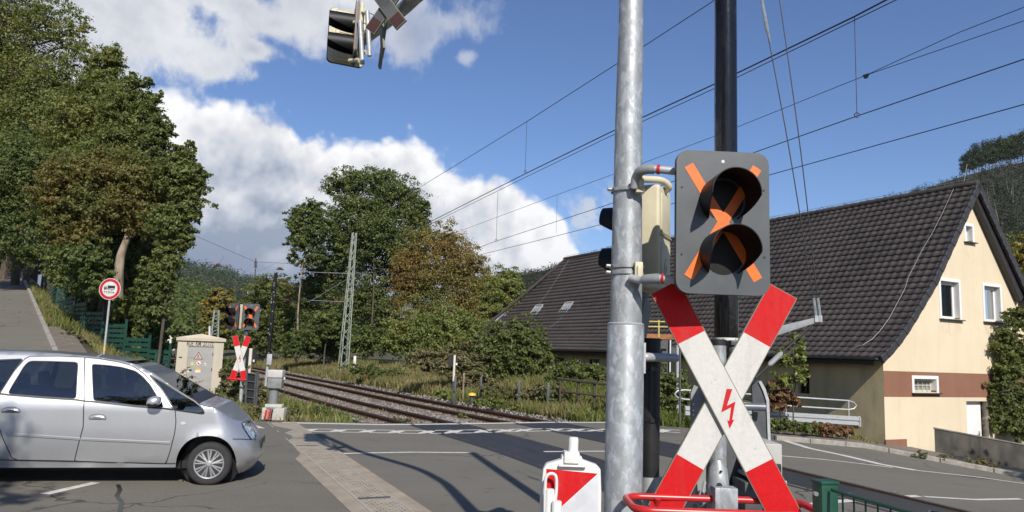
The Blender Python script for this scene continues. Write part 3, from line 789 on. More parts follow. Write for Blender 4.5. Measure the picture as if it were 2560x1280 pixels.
# side wall with small windows
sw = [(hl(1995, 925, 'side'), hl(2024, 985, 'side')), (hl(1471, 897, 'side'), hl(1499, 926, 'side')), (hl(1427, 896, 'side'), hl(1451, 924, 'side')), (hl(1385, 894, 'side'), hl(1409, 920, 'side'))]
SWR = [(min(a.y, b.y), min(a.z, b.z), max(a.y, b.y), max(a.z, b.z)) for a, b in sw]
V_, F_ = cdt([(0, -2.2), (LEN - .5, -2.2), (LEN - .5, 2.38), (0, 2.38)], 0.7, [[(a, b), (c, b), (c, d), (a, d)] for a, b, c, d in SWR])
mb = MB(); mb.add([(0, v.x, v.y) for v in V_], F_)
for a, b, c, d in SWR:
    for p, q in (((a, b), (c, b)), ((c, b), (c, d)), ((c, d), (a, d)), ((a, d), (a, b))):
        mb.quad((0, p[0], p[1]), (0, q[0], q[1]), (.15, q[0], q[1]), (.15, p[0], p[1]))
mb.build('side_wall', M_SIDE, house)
M_PANE = glass_mat('window_glass', (0.16, 0.17, 0.17), 0.01, 0.02, 1.3)
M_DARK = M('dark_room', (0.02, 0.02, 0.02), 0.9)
for a, b, c, d in SWR:
    f = MB()
    for p in ((a + .03, b, d), (c - .03, b, d), ((a + c) / 2, b, d)): f.box((.13, p[0], (p[1] + p[2]) / 2), (.05, .05, d - b))
    fo = f.build('window', M('dark_window_wood', (0.03, 0.028, 0.025), 0.6), house)
    MB().quad((.14, a, b), (.14, c, b), (.14, c, d), (.14, a, d)).build('pane', M_PANE, fo)
    MB().quad((.35, a - .1, b - .1), (.35, c + .1, b - .1), (.35, c + .1, d + .1), (.35, a - .1, d + .1)).build('dark_backing', M_DARK, fo)  # dark sheet painted in for the unlit room behind the pane
M_WWHITE = M('window_white', (0.68, 0.68, 0.67), 0.45, 0, (0.72, 0.72, 0.70), 4)
M_CURT = M('net_curtain', (0.10, 0.105, 0.10), 0.9, 0, (0.07, 0.075, 0.075), 1.2, 0.5, stretch=(6, 1, 0.4))
for i, (a, b, c, d) in enumerate(W):
    w_ = MB()
    s = 0.085 if i < 2 else 0.06
    # painted surround, proud of the wall and lining the reveal
    w_.box(((a + c) / 2, -.005, d + .0), (c - a + 2 * .05, .024, .10)); w_.box((a, -.005, (b + d) / 2 - .05), (.10, .024, d - b - .0)); w_.box((c, -.005, (b + d) / 2 - .05), (.10, .024, d - b - .0))
    w_.box((c - .054, .095, (b + d) / 2), (.006, .17, d - b - .11)); w_.box((a + .054, .095, (b + d) / 2), (.006, .17, d - b - .11)); w_.box(((a + c) / 2, .095, d - .056), (c - a - .118, .17, .006))
    fo = w_.build('window', M_WWHITE, house)
    f = MB(); x0, x1, z0, z1 = a + .058, c - .058, b + .0, d - .06
    f.box(((x0 + x1) / 2, .19, z0 + s / 2), (x1 - x0, .05, s)); f.box(((x0 + x1) / 2, .19, z1 - s / 2), (x1 - x0, .05, s))
    f.box((x0 + s / 2, .19, (z0 + z1) / 2), (s, .05, z1 - z0 - 2 * s)); f.box((x1 - s / 2, .19, (z0 + z1) / 2), (s, .05, z1 - z0 - 2 * s))
    if i == 2: f.box(((x0 + x1) / 2, .186, (z0 + z1) / 2), (x1 - x0 - 2 * s, .03, .035)); f.box(((x0 + x1) / 2, .187, (z0 + z1) / 2), (.035, .028, z1 - z0 - 2 * s))
    if i == 3:
        for k in range(1, 5): f.box((x0 + (x1 - x0) * k / 5, .18, (z0 + z1) / 2), (.025, .03, z1 - z0))
        f.box(((x0 + x1) / 2, .179, (z0 + z1) / 2), (x1 - x0, .03, .02))
    f.build('frame', M_WWHITE if i < 3 else M('block_mortar', (0.5, 0.47, 0.38), 0.8), fo)
    gm = M_PANE if i < 3 else M('glass_block', (0.30, 0.32, 0.30), 0.2, 0, (0.18, 0.2, 0.19), 9)
    MB().quad((x0, .2, z0), (x1, .2, z0), (x1, .2, z1), (x0, .2, z1)).build('pane', gm, fo)
    MB().quad((a - .2, .5, b - .2), (c + .2, .5, b - .2), (c + .2, .5, d + .2), (a - .2, .5, d + .2)).build('curtain', M_CURT, fo)
    MB().box(((a + c) / 2, -.04, b - .035), (c - a + .16, .14, .03)).build('sill', M('sill_dark', (0.05, 0.04, 0.04), 0.5), fo)
a, b, c, d = DOOR
do = MB().box(((a + c) / 2 - .06, .19, (b + d) / 2), (c - a - .13, .05, d - b)).build('door', M_WWHITE, house)
f = MB(); f.box((a + (c - a) * .42, .16, (b + d) / 2 - .1), (.55, .012, d - b - .5)); f.build('door_panel', M_WWHITE, do, bevel=.004)
f = MB(); f.box((c - .28, .15, -.25), (.03, .03, .22)); f.tube([(c - .28, .14, -.22), (c - .28, .1, -.22), (c - .40, .1, -.22)], .012, 8); f.build('handle', MAT['steel'], do)
mb = MB(); x_end = 9.2
M_STAIN = M('run_off_stain', (0.56, 0.47, 0.325), 0.95, 0, (0.66, 0.56, 0.40), 3.5, 0.5, 0, lo=.35, hi=.6, stretch=(2.5, 1, .5))
for (a, b, c, d) in W[:3]:
    q_ = MB(); q_.add([(a - .05, -.0025, b - .06), (c + .05, -.0025, b - .06), (c - .02, -.0025, b - .42), ((a + c) / 2, -.0025, b - .55), (a + .02, -.0025, b - .36)], [(0, 1, 2, 3, 4)]); q_.build('stain', M_STAIN, house)
bz0, bz1 = hl(2212, 992, 'gable').z, hl(2212, 927, 'gable').z
xs_ = [0.0, W[3][0] - .05, W[3][2] + .05, x_end]
V_, F_ = cdt([(0.0, bz0), (x_end, bz0), (x_end, bz1), (0.0, bz1)], 0.6, [[(W[3][0] - .05, W[3][1] - .05), (W[3][2] + .05, W[3][1] - .05), (W[3][2] + .05, W[3][3] + .05), (W[3][0] - .05, W[3][3] + .05)]])
mb.add([(v.x, -.004, v.y) for v in V_], F_); mb.build('painted_band', M_BAND, house)
MB().box((0.46, -.012, -.95), (0.94, .024, 1.32)).build('plinth', M_BAND, house)
# tiled slope facing the railway: each course steps out, each tile is a wave
arc = [0.0]
for (xa, za), (xb, zb) in zip(PROF, PROF[1:]): arc.append(arc[-1] + math.hypot(xb - xa, zb - za))
ROWS = 29; PITCH_T = 0.28
def on_prof(s):
    x = float(np.interp(s, arc, [p[0] for p in PROF])); z = float(np.interp(s, arc, [p[1] for p in PROF]))
    e = 0.15; x2 = float(np.interp(min(s + e, arc[-1]), arc, [p[0] for p in PROF])); z2 = float(np.interp(min(s + e, arc[-1]), arc, [p[1] for p in PROF]))
    x1 = float(np.interp(max(s - e, 0), arc, [p[0] for p in PROF])); z1 = float(np.interp(max(s - e, 0), arc, [p[1] for p in PROF]))
    t_ = Vector((x2 - x1, z2 - z1)).normalized(); return x, z, -t_.y, t_.x
ycol = np.arange(-0.28, LEN + 0.3, PITCH_T / 6)
wave = 0.030 * np.where((ycol / PITCH_T) % 1 < 0.6, np.sin(((ycol / PITCH_T) % 1) / 0.6 * np.pi), 0.0)
RV, RF = [], []
ny = len(ycol)
rj = random.Random(2)
for r in range(ROWS):
    s0, s1 = arc[-1] * r / ROWS, arc[-1] * (r + 1) / ROWS
    base = len(RV); stag = PITCH_T * 0.0
    for s, lift in ((s0, -0.02), (s0, 0.045), (s0 + 0.6 * (s1 - s0), 0.03), (s1 + 0.01, 0.008)):
        x, z, nx_, nz_ = on_prof(s); ymax = LEN - (LEN - RLEN) * (z - PROF[0][1]) / (RIDGE_Z - PROF[0][1])
        for k in range(ny):
            h = lift + (wave[k] if lift > 0 else 0); RV.append((x + nx_ * h, min(ycol[k], ymax), z + nz_ * h))
    for q in range(3):
        for k in range(ny - 1):
            if RV[base + q * ny + k][1] < RV[base + q * ny + k + 1][1] or RV[base + (q + 1) * ny + k][1] < RV[base + (q + 1) * ny + k + 1][1]:
                RF.append((base + q * ny + k, base + q * ny + k + 1, base + (q + 1) * ny + k + 1, base + (q + 1) * ny + k))
roof = np_mesh('roof', np.array(RV), np.array(RF), M_TILE, house, smooth=False)
# underside, far slope, hip
mb = MB()
P2 = [(2 * RIDGE_X - x, z) for x, z in PROF]
for (xa, za), (xb, zb) in zip(PROF, PROF[1:]):
    ya, yb = LEN - (LEN - RLEN) * (za - PROF[0][1]) / (RIDGE_Z - PROF[0][1]), LEN - (LEN - RLEN) * (zb - PROF[0][1]) / (RIDGE_Z - PROF[0][1])
    mb.quad((xa, -.26, za - .06), (xb, -.26, zb - .06), (xb, yb, zb - .06), (xa, ya, za - .06))
    mb.quad((2 * RIDGE_X - xa, -.26, za), (2 * RIDGE_X - xb, -.26, zb), (2 * RIDGE_X - xb, yb, zb), (2 * RIDGE_X - xa, ya, za))
    mb.quad((xa, ya, za - .03), (2 * RIDGE_X - xa, ya, za - .03), (2 * RIDGE_X - xb, yb, zb - .03), (xb, yb, zb - .03))
mb.build('roof_deck', M('roof_underside', (0.03, 0.028, 0.027), 0.8), roof)
# verge tiles on both gable edges
mb = MB()
for sgn in (1, -1):
    for r in range(ROWS):
        s0, s1 = arc[-1] * r / ROWS, arc[-1] * (r + 1) / ROWS
        x0, z0, n0, m0 = on_prof(s0); x1, z1, n1, m1 = on_prof(s1)
        lo, hi = -.17, .05
        poly = [(x0 + n0 * (hi + .025), z0 + m0 * (hi + .025)), (x1 + n1 * hi, z1 + m1 * hi), (x1 + n1 * lo, z1 + m1 * lo), (x0 + n0 * lo, z0 + m0 * lo)]
        if sgn < 0: poly = [(2 * RIDGE_X - x, z) for x, z in poly]
        mb.prism([(x, -.34 - .012 * (r % 2), z) for x, z in poly], (0, .11, 0))
mb.build('verge_tiles', M('verge_tile', (0.042, 0.040, 0.040), 0.5, 0, (0.03, 0.028, 0.028), 3), roof, bevel=0.008, bseg=1)
mb = MB()   # dark barge board along the right verge
for (xa, za), (xb, zb) in zip(P2, P2[1:]): mb.prism([(xa, -.21, za - .04), (xb, -.21, zb - .04), (xb - .12, -.21, zb - .38), (xa - .3, -.21, za - .30)], (0, .19, 0))
mb.build('barge_board', M('barge', (0.035, 0.034, 0.036), 0.5), roof)
mb = MB()
k = 0
while -.3 + k * .34 < RLEN: mb.tube([(RIDGE_X, -.3 + k * .34, RIDGE_Z + .0), (RIDGE_X, -.3 + k * .34 + .36, RIDGE_Z + .02)], [.115, .125], 10); k += 1
mb.tube([(RIDGE_X, RLEN, RIDGE_Z), (PROF[0][0], LEN, PROF[0][1] + .03)], .10, 8)
mb.build('ridge_tiles', M_TILE, roof, smooth=True)
# eaves: soffit box, gutter, downpipe
MB().box((-.14, LEN / 2 - .1, 2.0), (.5, LEN - .2, .05)).build('soffit', M('soffit_dark', (0.02, 0.018, 0.017), 0.7), house)
MB().box((-.40, LEN / 2 - .1, 1.93), (.03, LEN - .2, .16)).build('fascia', M('fascia_dark', (0.02, 0.019, 0.018), 0.6), house)
mb = MB(); ys_ = [-.22, LEN]
pr = [(-.56 + .075 * math.cos(a), 2.08 + .075 * math.sin(a)) for a in np.linspace(math.pi, 2 * math.pi, 9)] + [(-.50 + .01, 2.08), (-.56, 2.02), (-.625, 2.08)]
mb.prism([(x, ys_[0], z) for x, z in pr], (0, LEN + .2, 0)); mb.build('gutter', M('gutter_zinc', (0.13, 0.14, 0.14), 0.45, 0.4), house)
dp = hl(1410, 900, 'side').y
mb = MB(); mb.tube(bez([(-.56, dp + 1.2, 2.0), (-.5, dp + 1.15, 1.85), (-.25, dp + .5, 1.6), (-.09, dp, 1.35), (-.09, dp, 0.9), (-.09, dp, -.6)], 5), .055, 10); mb.build('downpipe', M('pipe_zinc', (0.11, 0.115, 0.12), 0.5, 0.3), house, smooth=True)
# lightning conductors
mb = MB()
def wire_on_roof(pxs, r=.007, lift=.11):
    pts = [hl(*p, 'roof') + Vector((-.81, 0, .58)) * lift for p in pxs]
    for p in pts: p.z = max(p.z, roof_z(p.x) + .09)
    mb.tube(pts, r, 6)
    for p in pts[1:-1]: mb.tube([p, p - Vector((-.81, 0, .58)) * .1], .013, 6)
wire_on_roof([(2388, 478), (2362, 535), (2334, 590), (2310, 630), (2290, 670), (2275, 700)])
p_ = hl(2275, 700, 'roof') + Vector((-.81, 0, .58)) * .11
def on_x(px, py, x): return HI @ on_plane(px, py, HR @ Vector((x, 0, 0)), HR.to_3x3() @ Vector((1, 0, 0)))
def flare(px, py):
    x = 1.2
    for _ in range(60):
        q = on_x(px, py, x); zr = roof_z(x) + .10; x = x + (-.25 if q.z < zr else .25) * min(1, abs(q.z - zr))
    q = on_x(px, py, x); return Vector((x, q.y, roof_z(x) + .10))
mb.tube([p_] + [flare(*q) for q in ((2262, 722), (2250, 745), (2236, 771), (2223, 795), (2211, 812), (2200, 827), (2180, 848), (2158, 862), (2138, 867))], .007, 6)
wire_on_roof([(1425, 652), (1400, 692), (1372, 735), (1345, 770)]); wire_on_roof([(1412, 800), (1395, 822), (1370, 845)]); wire_on_roof([(1225, 808), (1200, 832)])
mb.tube([(RIDGE_X, 0, RIDGE_Z + .2), (RIDGE_X, RLEN, RIDGE_Z + .2)], .008, 5)
mb.tube([(RIDGE_X, 0.2, RIDGE_Z), (RIDGE_X + .1, 0.1, RIDGE_Z + .75)], .008, 5)
mb.build('lightning_wire', M('conductor', (0.42, 0.41, 0.39), 0.5, 0.3), house)
for (tl, tr_, br_, bl) in [((1263, 785), (1272, 785), (1248, 812), (1236, 812)), ((1345, 766), (1361, 766), (1341, 795), (1323, 795)), ((1419, 759), (1438, 759), (1415, 793), (1394, 793))]:
    q = [hl(*p, 'roof') for p in (tl, tr_, br_, bl)]; y0, y1 = min(v.y for v in q), max(v.y for v in q)
    ytop = (q[0].y + q[1].y) / 2; ym = sum(v.y for v in q) / 4; hw = 0.42; zt = (q[0].z + q[1].z) / 2; zb = (q[2].z + q[3].z) / 2
    ex = lambda z: 4.6 - (7.9 - z) * 2.55 / 3.55
    up = Vector((-.81, 0, .58)); sl = Vector((ex(zt) - ex(zb), 0, zt - zb)); c_ = Vector((ex((zt + zb) / 2), ym, (zt + zb) / 2)) + up * .10
    R_ = Matrix((sl.normalized(), Vector((0, 1, 0)), -up)).transposed()
    f = MB()
    ln = sl.length
    for s in (-1, 1): f.box(c_ + Vector((0, s * hw, 0)), (ln, .07, .12), R_); f.box(c_ + sl.normalized() * s * ln / 2, (.08, 2 * hw - .07, .12), R_)
    fo = f.build('skylight', M('skylight_frame', (0.36, 0.35, 0.33), 0.5), house)
    f = MB(); f.box(c_ + up * .02, (ln - .06, 2 * hw - .06, .02), R_); f.build('pane', M('skylight_glass', (0.42, 0.45, 0.46), 0.12, 0, (0.30, 0.33, 0.33), 2), fo)
    f = MB(); f.box(c_ - sl.normalized() * (ln / 2 + .1) - up * .03, (.14, 2 * hw + .1, .05), R_); f.build('flashing', M('flashing', (0.25, 0.2, 0.17), 0.6), fo)

# retaining wall along the pavement
wa, wb = gp(2256, 1114), gp(2559, 1168)
wd = (wb - wa); wd.z = 0; wl = wd.length; wd.normalize()
rw = thing('retaining_wall', 'grey weathered concrete wall sloping down beside the pavement below the cream house', 'wall', (wa.x, wa.y, 0), math.atan2(wd.y, wd.x))
za, zb_ = at(2258, 1056, wa.y).z, at(2559, 1112, wb.y).z
mb = MB(); Lw = wl + 7; k = (zb_ - za) / wl
mb.prism([(0, 0, -3), (Lw, 0, -3), (Lw, 0, za + k * Lw), (0, 0, za)], (0, .28, 0))
M_CW = render_mat('weathered_concrete', (0.085, 0.077, 0.064), (0.036, 0.033, 0.028), 1.3, 0.9)
mb.build('wall_body', M_CW, rw, bevel=.015, bseg=2)
mb = MB(); mb.prism([(-.01, -.025, za - .01), (Lw, -.025, za + k * Lw - .01), (Lw, -.025, za + k * Lw + .035), (-.01, -.025, za + .035)], (0, .33, 0)); mb.build('coping', M('coping', (0.19, 0.175, 0.15), 0.9, 0, (0.12, 0.11, 0.1), 3), rw, bevel=.012)

# guard rail
gr = thing('guard_rail', 'grey steel crash barrier with a double tube handrail along the pavement', 'guard rail', gp(2146, 1096, lambda x, y: Hs(x, y) + .12))
PVH = lambda x, y: Hs(x, y) + .12
ga, gb = gp(2146, 1096, PVH), gp(1900, 1072, PVH)
ga = Vector((ga.x, ga.y, 0)); gb = Vector((gb.x, gb.y, 0)); d_ = (gb - ga).normalized(); nrm = Vector((d_.y, -d_.x, 0))
if nrm.y > 0: nrm = -nrm
gz0 = Hs(ga.x, ga.y) + .1
def gpt(s, z, o=0.0):
    q = ga + d_ * s + nrm * o; return Vector((q.x, q.y, gz0 + z + 0.035 * s))
_n = Vector((-d_.y, d_.x, 0)); _q = on_plane(1712, 1000, ga, _n); GL = (_q - ga).dot(d_)
GS = [.25 + k * 2.0 for k in range(int((GL - .3) / 2) + 1)]
for s in GS:
    p = MB(); p.tube([gpt(s, -.4, -.06), gpt(s, .62, -.06)], .038, 8); p.build('post', MAT['galv_plain'], gr, world=True, smooth=True)
p = MB()
pr = [(0, .36), (.06, .40), (.06, .47), (.012, .505), (.06, .54), (.06, .61), (0, .65), (-.01, .65), (.045, .60), (.045, .55), (-.005, .505), (.045, .46), (.045, .41), (-.01, .36)]
vs = [gpt(s, z, o) for s in (0, GL) for o, z in pr]; n = len(pr)
p.add(vs, [(i, (i + 1) % n, (i + 1) % n + n, i + n) for i in range(n)] + [tuple(range(n)), tuple(range(2 * n - 1, n - 1, -1))])
p.tube([gpt(0, .37, .02), gpt(-.04, .37, .04), gpt(-.04, .64, .04), gpt(0, .64, .02)], .03, 8)
p.build('beam', MAT['galv_plain'], gr, world=True)
p = MB(); loop = [gpt(s, .83, -.06) for s in np.linspace(GL, .25, 12)] + [gpt(.08, .87, -.06), gpt(.0, .96, -.06), gpt(.08, 1.05, -.06)] + [gpt(s, 1.09, -.06) for s in np.linspace(.25, GL, 12)]
loop += [gpt(GL + .2, 1.05, -.06), gpt(GL + .28, .96, -.06), gpt(GL + .2, .87, -.06)]
p.tube(loop, .024, 8, closed=True)
for s in GS: p.tube([gpt(s, .6, -.06), gpt(s, 1.09, -.06)], .022, 8)
p.build('handrail', MAT['galv_plain'], gr, world=True, smooth=True)
# ================================================================ crossing signals, crosses, masts
def hood_mesh(r=.152, L=.30, seg=30):
    """half-open tube hood pointing to -Y, cut away underneath"""
    mb = MB(); vs = []; a0, a1 = -52, 232
    for k in range(seg + 1):
        u = k / seg; a = rad(a0 + (a1 - a0) * u)
        e = min(u, 1 - u) * 2                       # 0 at the lower lips, 1 on top
        l = L * (0.02 + 0.98 * min(1.0, e / 0.34) ** 0.8)
        for rr, ll in ((r, 0), (r, l), (r - .005, l), (r - .005, 0)): vs.append((rr * math.cos(a), -ll, rr * math.sin(a)))
    fs = [(4 * k + q, 4 * k + 4 + q, 4 * k + 4 + (q + 1) % 4, 4 * k + (q + 1) % 4) for k in range(seg) for q in range(3)] + [(3, 2, 1, 0), tuple(4 * seg + q for q in range(4))]
    mb.add(vs, fs); return mb
PW, PH = .555, .855
def signal(loc, rotz, label, w=PW, number=None, hd=.17, back=None, hl_=None):
    s = w / PW
    o = thing('crossing_signal', label, 'signal', loc, rotz, 'level crossing light signals')
    rr = [(x * s, z * s) for x, z in rrect(PW, PH, .075)]
    p = MB(); p.prism([(x, 0, z) for x, z in rr], (0, -.012, 0)); pan = p.build('backing_panel', MAT['panel'], o)
    p = MB(); p.prism([(x * 1.004, .028, z * 1.003) for x, z in rr], (0, -.0275, 0)); p.build('panel_rim', MAT['black'], pan)
    for sg in (1, -1):
        p = MB(); a = Vector((-sg * .205, .335)) * s; b = Vector((sg * .205, -.335)) * s
        if sg < 0: a, b = Vector((.205, .335)) * s, Vector((-.205, -.335)) * s
        d = (b - a).normalized(); n = Vector((-d.y, d.x)) * .029 * s; y = -.0125 - (.0015 if sg > 0 else .0030)
        p.prism([(q.x, -.0125, q.y) for q in (a + n, b + n, b - n, a - n)], (0, y + .0125, 0)); p.build('reflective_strip', MAT['orange'], pan)
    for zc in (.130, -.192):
        p = MB(); p.lathe([(.122 * s, -.0125), (.122 * s, -.0132), (.09 * s, -.0136), (.02 * s, -.0138)], (0, 0, zc * s), 24, 'Y'); p.build('lens', MAT['lens'], o, smooth=True)  # lens disc widened in black to put the hood's shade on the panel
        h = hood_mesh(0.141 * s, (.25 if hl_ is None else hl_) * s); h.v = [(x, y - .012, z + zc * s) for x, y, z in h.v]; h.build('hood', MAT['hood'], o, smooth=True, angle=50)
    p = MB()
    for x, z in ((-.245, .2), (-.245, -.2), (.245, .2), (.245, -.2)): p.cyl((x * s, -.011, z * s), (x * s, -.016, z * s), .006, seg=8)
    p.build('bolts', MAT['black'], pan)
    p = MB(); p.cyl((.0, -.0125, .365 * s), (0, -.0145, .365 * s), .010, seg=12); p.build('white_dot', MAT['white'], pan)
    if back is not None:
        p = MB(); p.prism([(x * .985, .029, z * .99) for x, z in rr], (0, .004, 0)); p.build('back_sheet', back, pan)
    p = MB(); p.box((0, .03 + hd / 2, 0), (.36 * s, hd, .80 * s)); hs_ = p.build('housing', MAT['cream'], o, bevel=.025, bseg=3)
    p = MB(); p.box((0, .035 + hd, .02), (.33 * s, .015, .008)); p.box((0, .033 + hd, .19 * s), (.26 * s, .012, .30 * s)); p.box((0, .033 + hd, -.19 * s), (.26 * s, .012, .30 * s)); p.build('back_lid', MAT['cream'], hs_, bevel=.006)
    if number:
        text_mesh(number, .15, M('number_grey', (0.42, 0.42, 0.38), .6), hs_, Matrix.Translation((.02, .2115, -.19)) @ Matrix.Rotation(math.pi, 4, 'Z') @ FRONT, name='number', depth=.001)
    return o
def M_refl(name, c, c2):
    m = M(name, c, 0.5, 0, c2, 40, 0.5, 0.0, spec=.25)
    t = NT(m.node_tree); b = t.n['Principled BSDF']; g = t.new('ShaderNodeTexCoord').outputs['Object']
    v = t.new('ShaderNodeTexVoronoi', feature='DISTANCE_TO_EDGE'); t.l.new(g, v.inputs['Vector']); v.inputs['Scale'].default_value = 120
    mp = t.new('ShaderNodeMapping'); t.l.new(g, mp.inputs[0]); mp.inputs['Scale'].default_value = (7, 7, 1.1)
    old = b.inputs['Base Color'].links[0].from_socket
    gr = t.math('ADD', t.math('MULTIPLY', t.mapr(t.noise(mp.outputs[0], 1.6, 5.0, .65), .50, .80), .22), t.math('MULTIPLY', t.mapr(t.noise(g, 26, 2.0, .5), .68, .76), .35))
    t.l.new(t.mix(gr, old, (.16, .145, .12, 1)), b.inputs['Base Color'])
    bp = t.new('ShaderNodeBump'); bp.inputs['Strength'].default_value = 0.25; bp.inputs['Distance'].default_value = 0.003
    t.l.new(t.mapr(v.outputs[0], 0, .1), bp.inputs['Height']); t.l.new(bp.outputs[0], b.inputs['Normal'])
    return m
M_RED, M_WHT = M_refl('reflective_red', (0.56, 0.004, 0.007), (0.48, 0.004, 0.007)), M_refl('reflective_white', (0.60, 0.585, 0.55), (0.55, 0.535, 0.50))
M_BACK = M('sign_back', (0.17, 0.18, 0.165), 0.5, 0.1, (0.13, 0.14, 0.13), 6)
def cross(loc, rotz, label, L=1.53, w=.188, ang=28.3, faces=(M_RED, M_WHT), back=None):
    o = thing('crossing_cross', label, 'sign', loc, rotz, 'level crossing saltire signs')
    for sg, yo in ((1, -.02), (-1, .006)):
        d = Vector((math.sin(rad(ang)) * sg, 0, -math.cos(rad(ang)))); n = Vector((math.cos(rad(ang)), 0, math.sin(rad(ang)) * sg))
        def rectp(a, b, ww, y): return [d * a + n * ww / 2 + Vector((0, y, 0)), d * b + n * ww / 2 + Vector((0, y, 0)), d * b - n * ww / 2 + Vector((0, y, 0)), d * a - n * ww / 2 + Vector((0, y, 0))]
        p = MB(); p.prism(rectp(-L / 2, L / 2, w, yo + .022), (0, -.022, 0)); bl = p.build('blade', MAT['olive'], o)
        e = L * .225; g = .004
        for nm, a, b, m in (('red_end', -L / 2 + g, -L / 2 + e, faces[0]), ('white_face', -L / 2 + e, L / 2 - e, faces[1]), ('red_end', L / 2 - e, L / 2 - g, faces[0])):
            p = MB(); p.prism(rectp(a, b, w - .010, yo - .0), (0, -.002, 0)); p.build(nm, m, bl)
        p = MB(); p.prism(rectp(-L / 2 + .02, L / 2 - .02, w - .02, yo + .0225), (0, .002, 0)); p.build('back_sheet', M_BACK, bl)
    return o
def bolt_mark(parent, y, k, c, mat=M_RED):
    """the arrow-headed flash painted on the front blade"""
    Z = [(850, 547), (886, 547), (851, 655), (905, 624), (884, 741), (897, 740), (868, 797), (853, 744), (866, 748), (878, 662), (815, 697)]
    P = [((x - 860) * k + c[0], y, -(z - 670) * k + c[1]) for x, z in Z]
    V_, F_ = cdt([(p[0], p[2]) for p in P], 0)
    m = MB(); m.add([(v.x, y, v.y) for v in V_], F_); return m.build('high_voltage_flash', mat, parent)

# galvanised gantry mast, foreground
PX, PY = 0.735, 4.7
mast = thing('gantry_mast', 'thick mottled galvanised steel mast in the foreground, curving over the road', 'mast', (PX, PY, 0))
zstep = at(1560, 815, PY).z
p = MB(); p.lathe([(.118, 0), (.116, zstep - .004), (.112, zstep + .006)], (0, 0, 0), 40); p.build('lower_tube', MAT['galv'], mast, smooth=True)
AP = bez([(0, 0, zstep), (0, 0, 2.6), (0, 0, 3.4), (0, 0, 4.3), (-.06, .08, 4.78), (-.44, .60, 5.22)] + [tuple(at(*q_) - Vector((PX, PY, 0))) for q_ in ((1090, -45, 6.7), (1000, 28, 7.5), (930, 82, 8.25), (876, 122, 8.9))], 8)
rr = [.106 - .034 * min(1, max(0, (q.z - 1.6) / 3.4) if i < 30 else 1) for i, q in enumerate(AP)]
p = MB(); p.tube(AP, rr, 36); p.build('upper_tube_and_arm', MAT['galv'], mast, smooth=True)
p = MB(); p.lathe([(.113, zstep + .002), (.116, zstep + .012), (.1075, zstep + .02)], (0, 0, 0), 40); p.build('weld_collar', MAT['galv_plain'], mast, smooth=True)
for yy_ in (478, 668, 684):
    z = at(1565, yy_, PY).z; p = MB(); p.lathe([(.1065, z - .012), (.1095, z - .010), (.1095, z + .010), (.1065, z + .012)], (0, 0, 0), 36); p.cyl((-.11, -.035, z), (-.135, -.04, z), .012, seg=8)
    p.build('clamp_band', MAT['steel'], mast, smooth=True)
for (a, b) in ((430, 482), (655, 705)):
    za_, zb2 = at(1585, a, PY - .12).z, at(1585, b, PY - .12).z
    p = MB(); p.box((.055, -.115, (za_ + zb2) / 2), (.05, .06, abs(za_ - zb2))); p.box((.055, -.15, (za_ + zb2) / 2), (.026, .02, abs(za_ - zb2) * .6)); p.build('bracket', MAT['cream'], mast, bevel=.006)
for pts in ([(1585, 470, 4.56), (1590, 440, 4.53), (1612, 424, 4.47), (1650, 424, 4.44), (1700, 430, 4.41)], [(1575, 694, 4.57), (1600, 700, 4.53), (1630, 697, 4.47), (1660, 697, 4.44), (1700, 702, 4.41)]):
    q = [at(*v) for v in pts]
    p = MB(); p.tube(bez(q, 6), .0245, 14); arm = p.build('signal_arm', MAT['galv_plain'], mast, smooth=True, world=True)
    b_ = bez(q, 6); p = MB(); p.tube(b_[8:17], .031, 14); p.build('elbow_sleeve', MAT['plastic'], arm, smooth=True, world=True)
    p = MB(); p.tube(b_[17:19], .0315, 14); p.build('red_seal', MAT['redpaint'], arm, smooth=True, world=True)
q = [at(1606, 893, 4.72), at(1625, 893, 4.74), at(1690, 895, 4.95)]
p = MB(); p.box(at(1608, 895, 4.70), (.02, .07, .19)); p.tube(bez(q, 5), .028, 14); p.build('side_bracket', MAT['galv_plain'], mast, smooth=True, world=True)

pc = at(1806, 556, 4.30)
sg1 = signal(pc, rad(2), 'largest signal in front, grey panel with an orange cross beside the galvanised mast')
sg2 = signal(at(1592, 602, 5.12), rad(-116), 'cream backed signal with the number 6 turned away behind the galvanised mast', w=.50, number='6')
p = MB(); p.tube(bez([at(1560, 445, 4.78), at(1610, 448, 4.85), at(1655, 452, 4.95), at(1672, 470, 5.0), at(1640, 485, 5.08)], 5), .024, 12); p.build('rear_arm', MAT['cream'], mast, smooth=True, world=True)
p = MB(); p.tube(bez([at(1560, 708, 4.78), at(1610, 712, 4.85), at(1648, 716, 4.95), at(1650, 716, 5.05)], 5), .024, 12); p.build('rear_arm', MAT['cream'], mast, smooth=True, world=True)
# foreground cross
cr_c = at(1810, 1001, 4.53)
cr1 = cross(cr_c, rad(-3), 'largest red and white cross sign in front, with a red lightning flash')
ch = [c for c in cr1.children][0]
bolt_mark(ch, -.0235, .392 / 411 * .98, (.020, -.045))
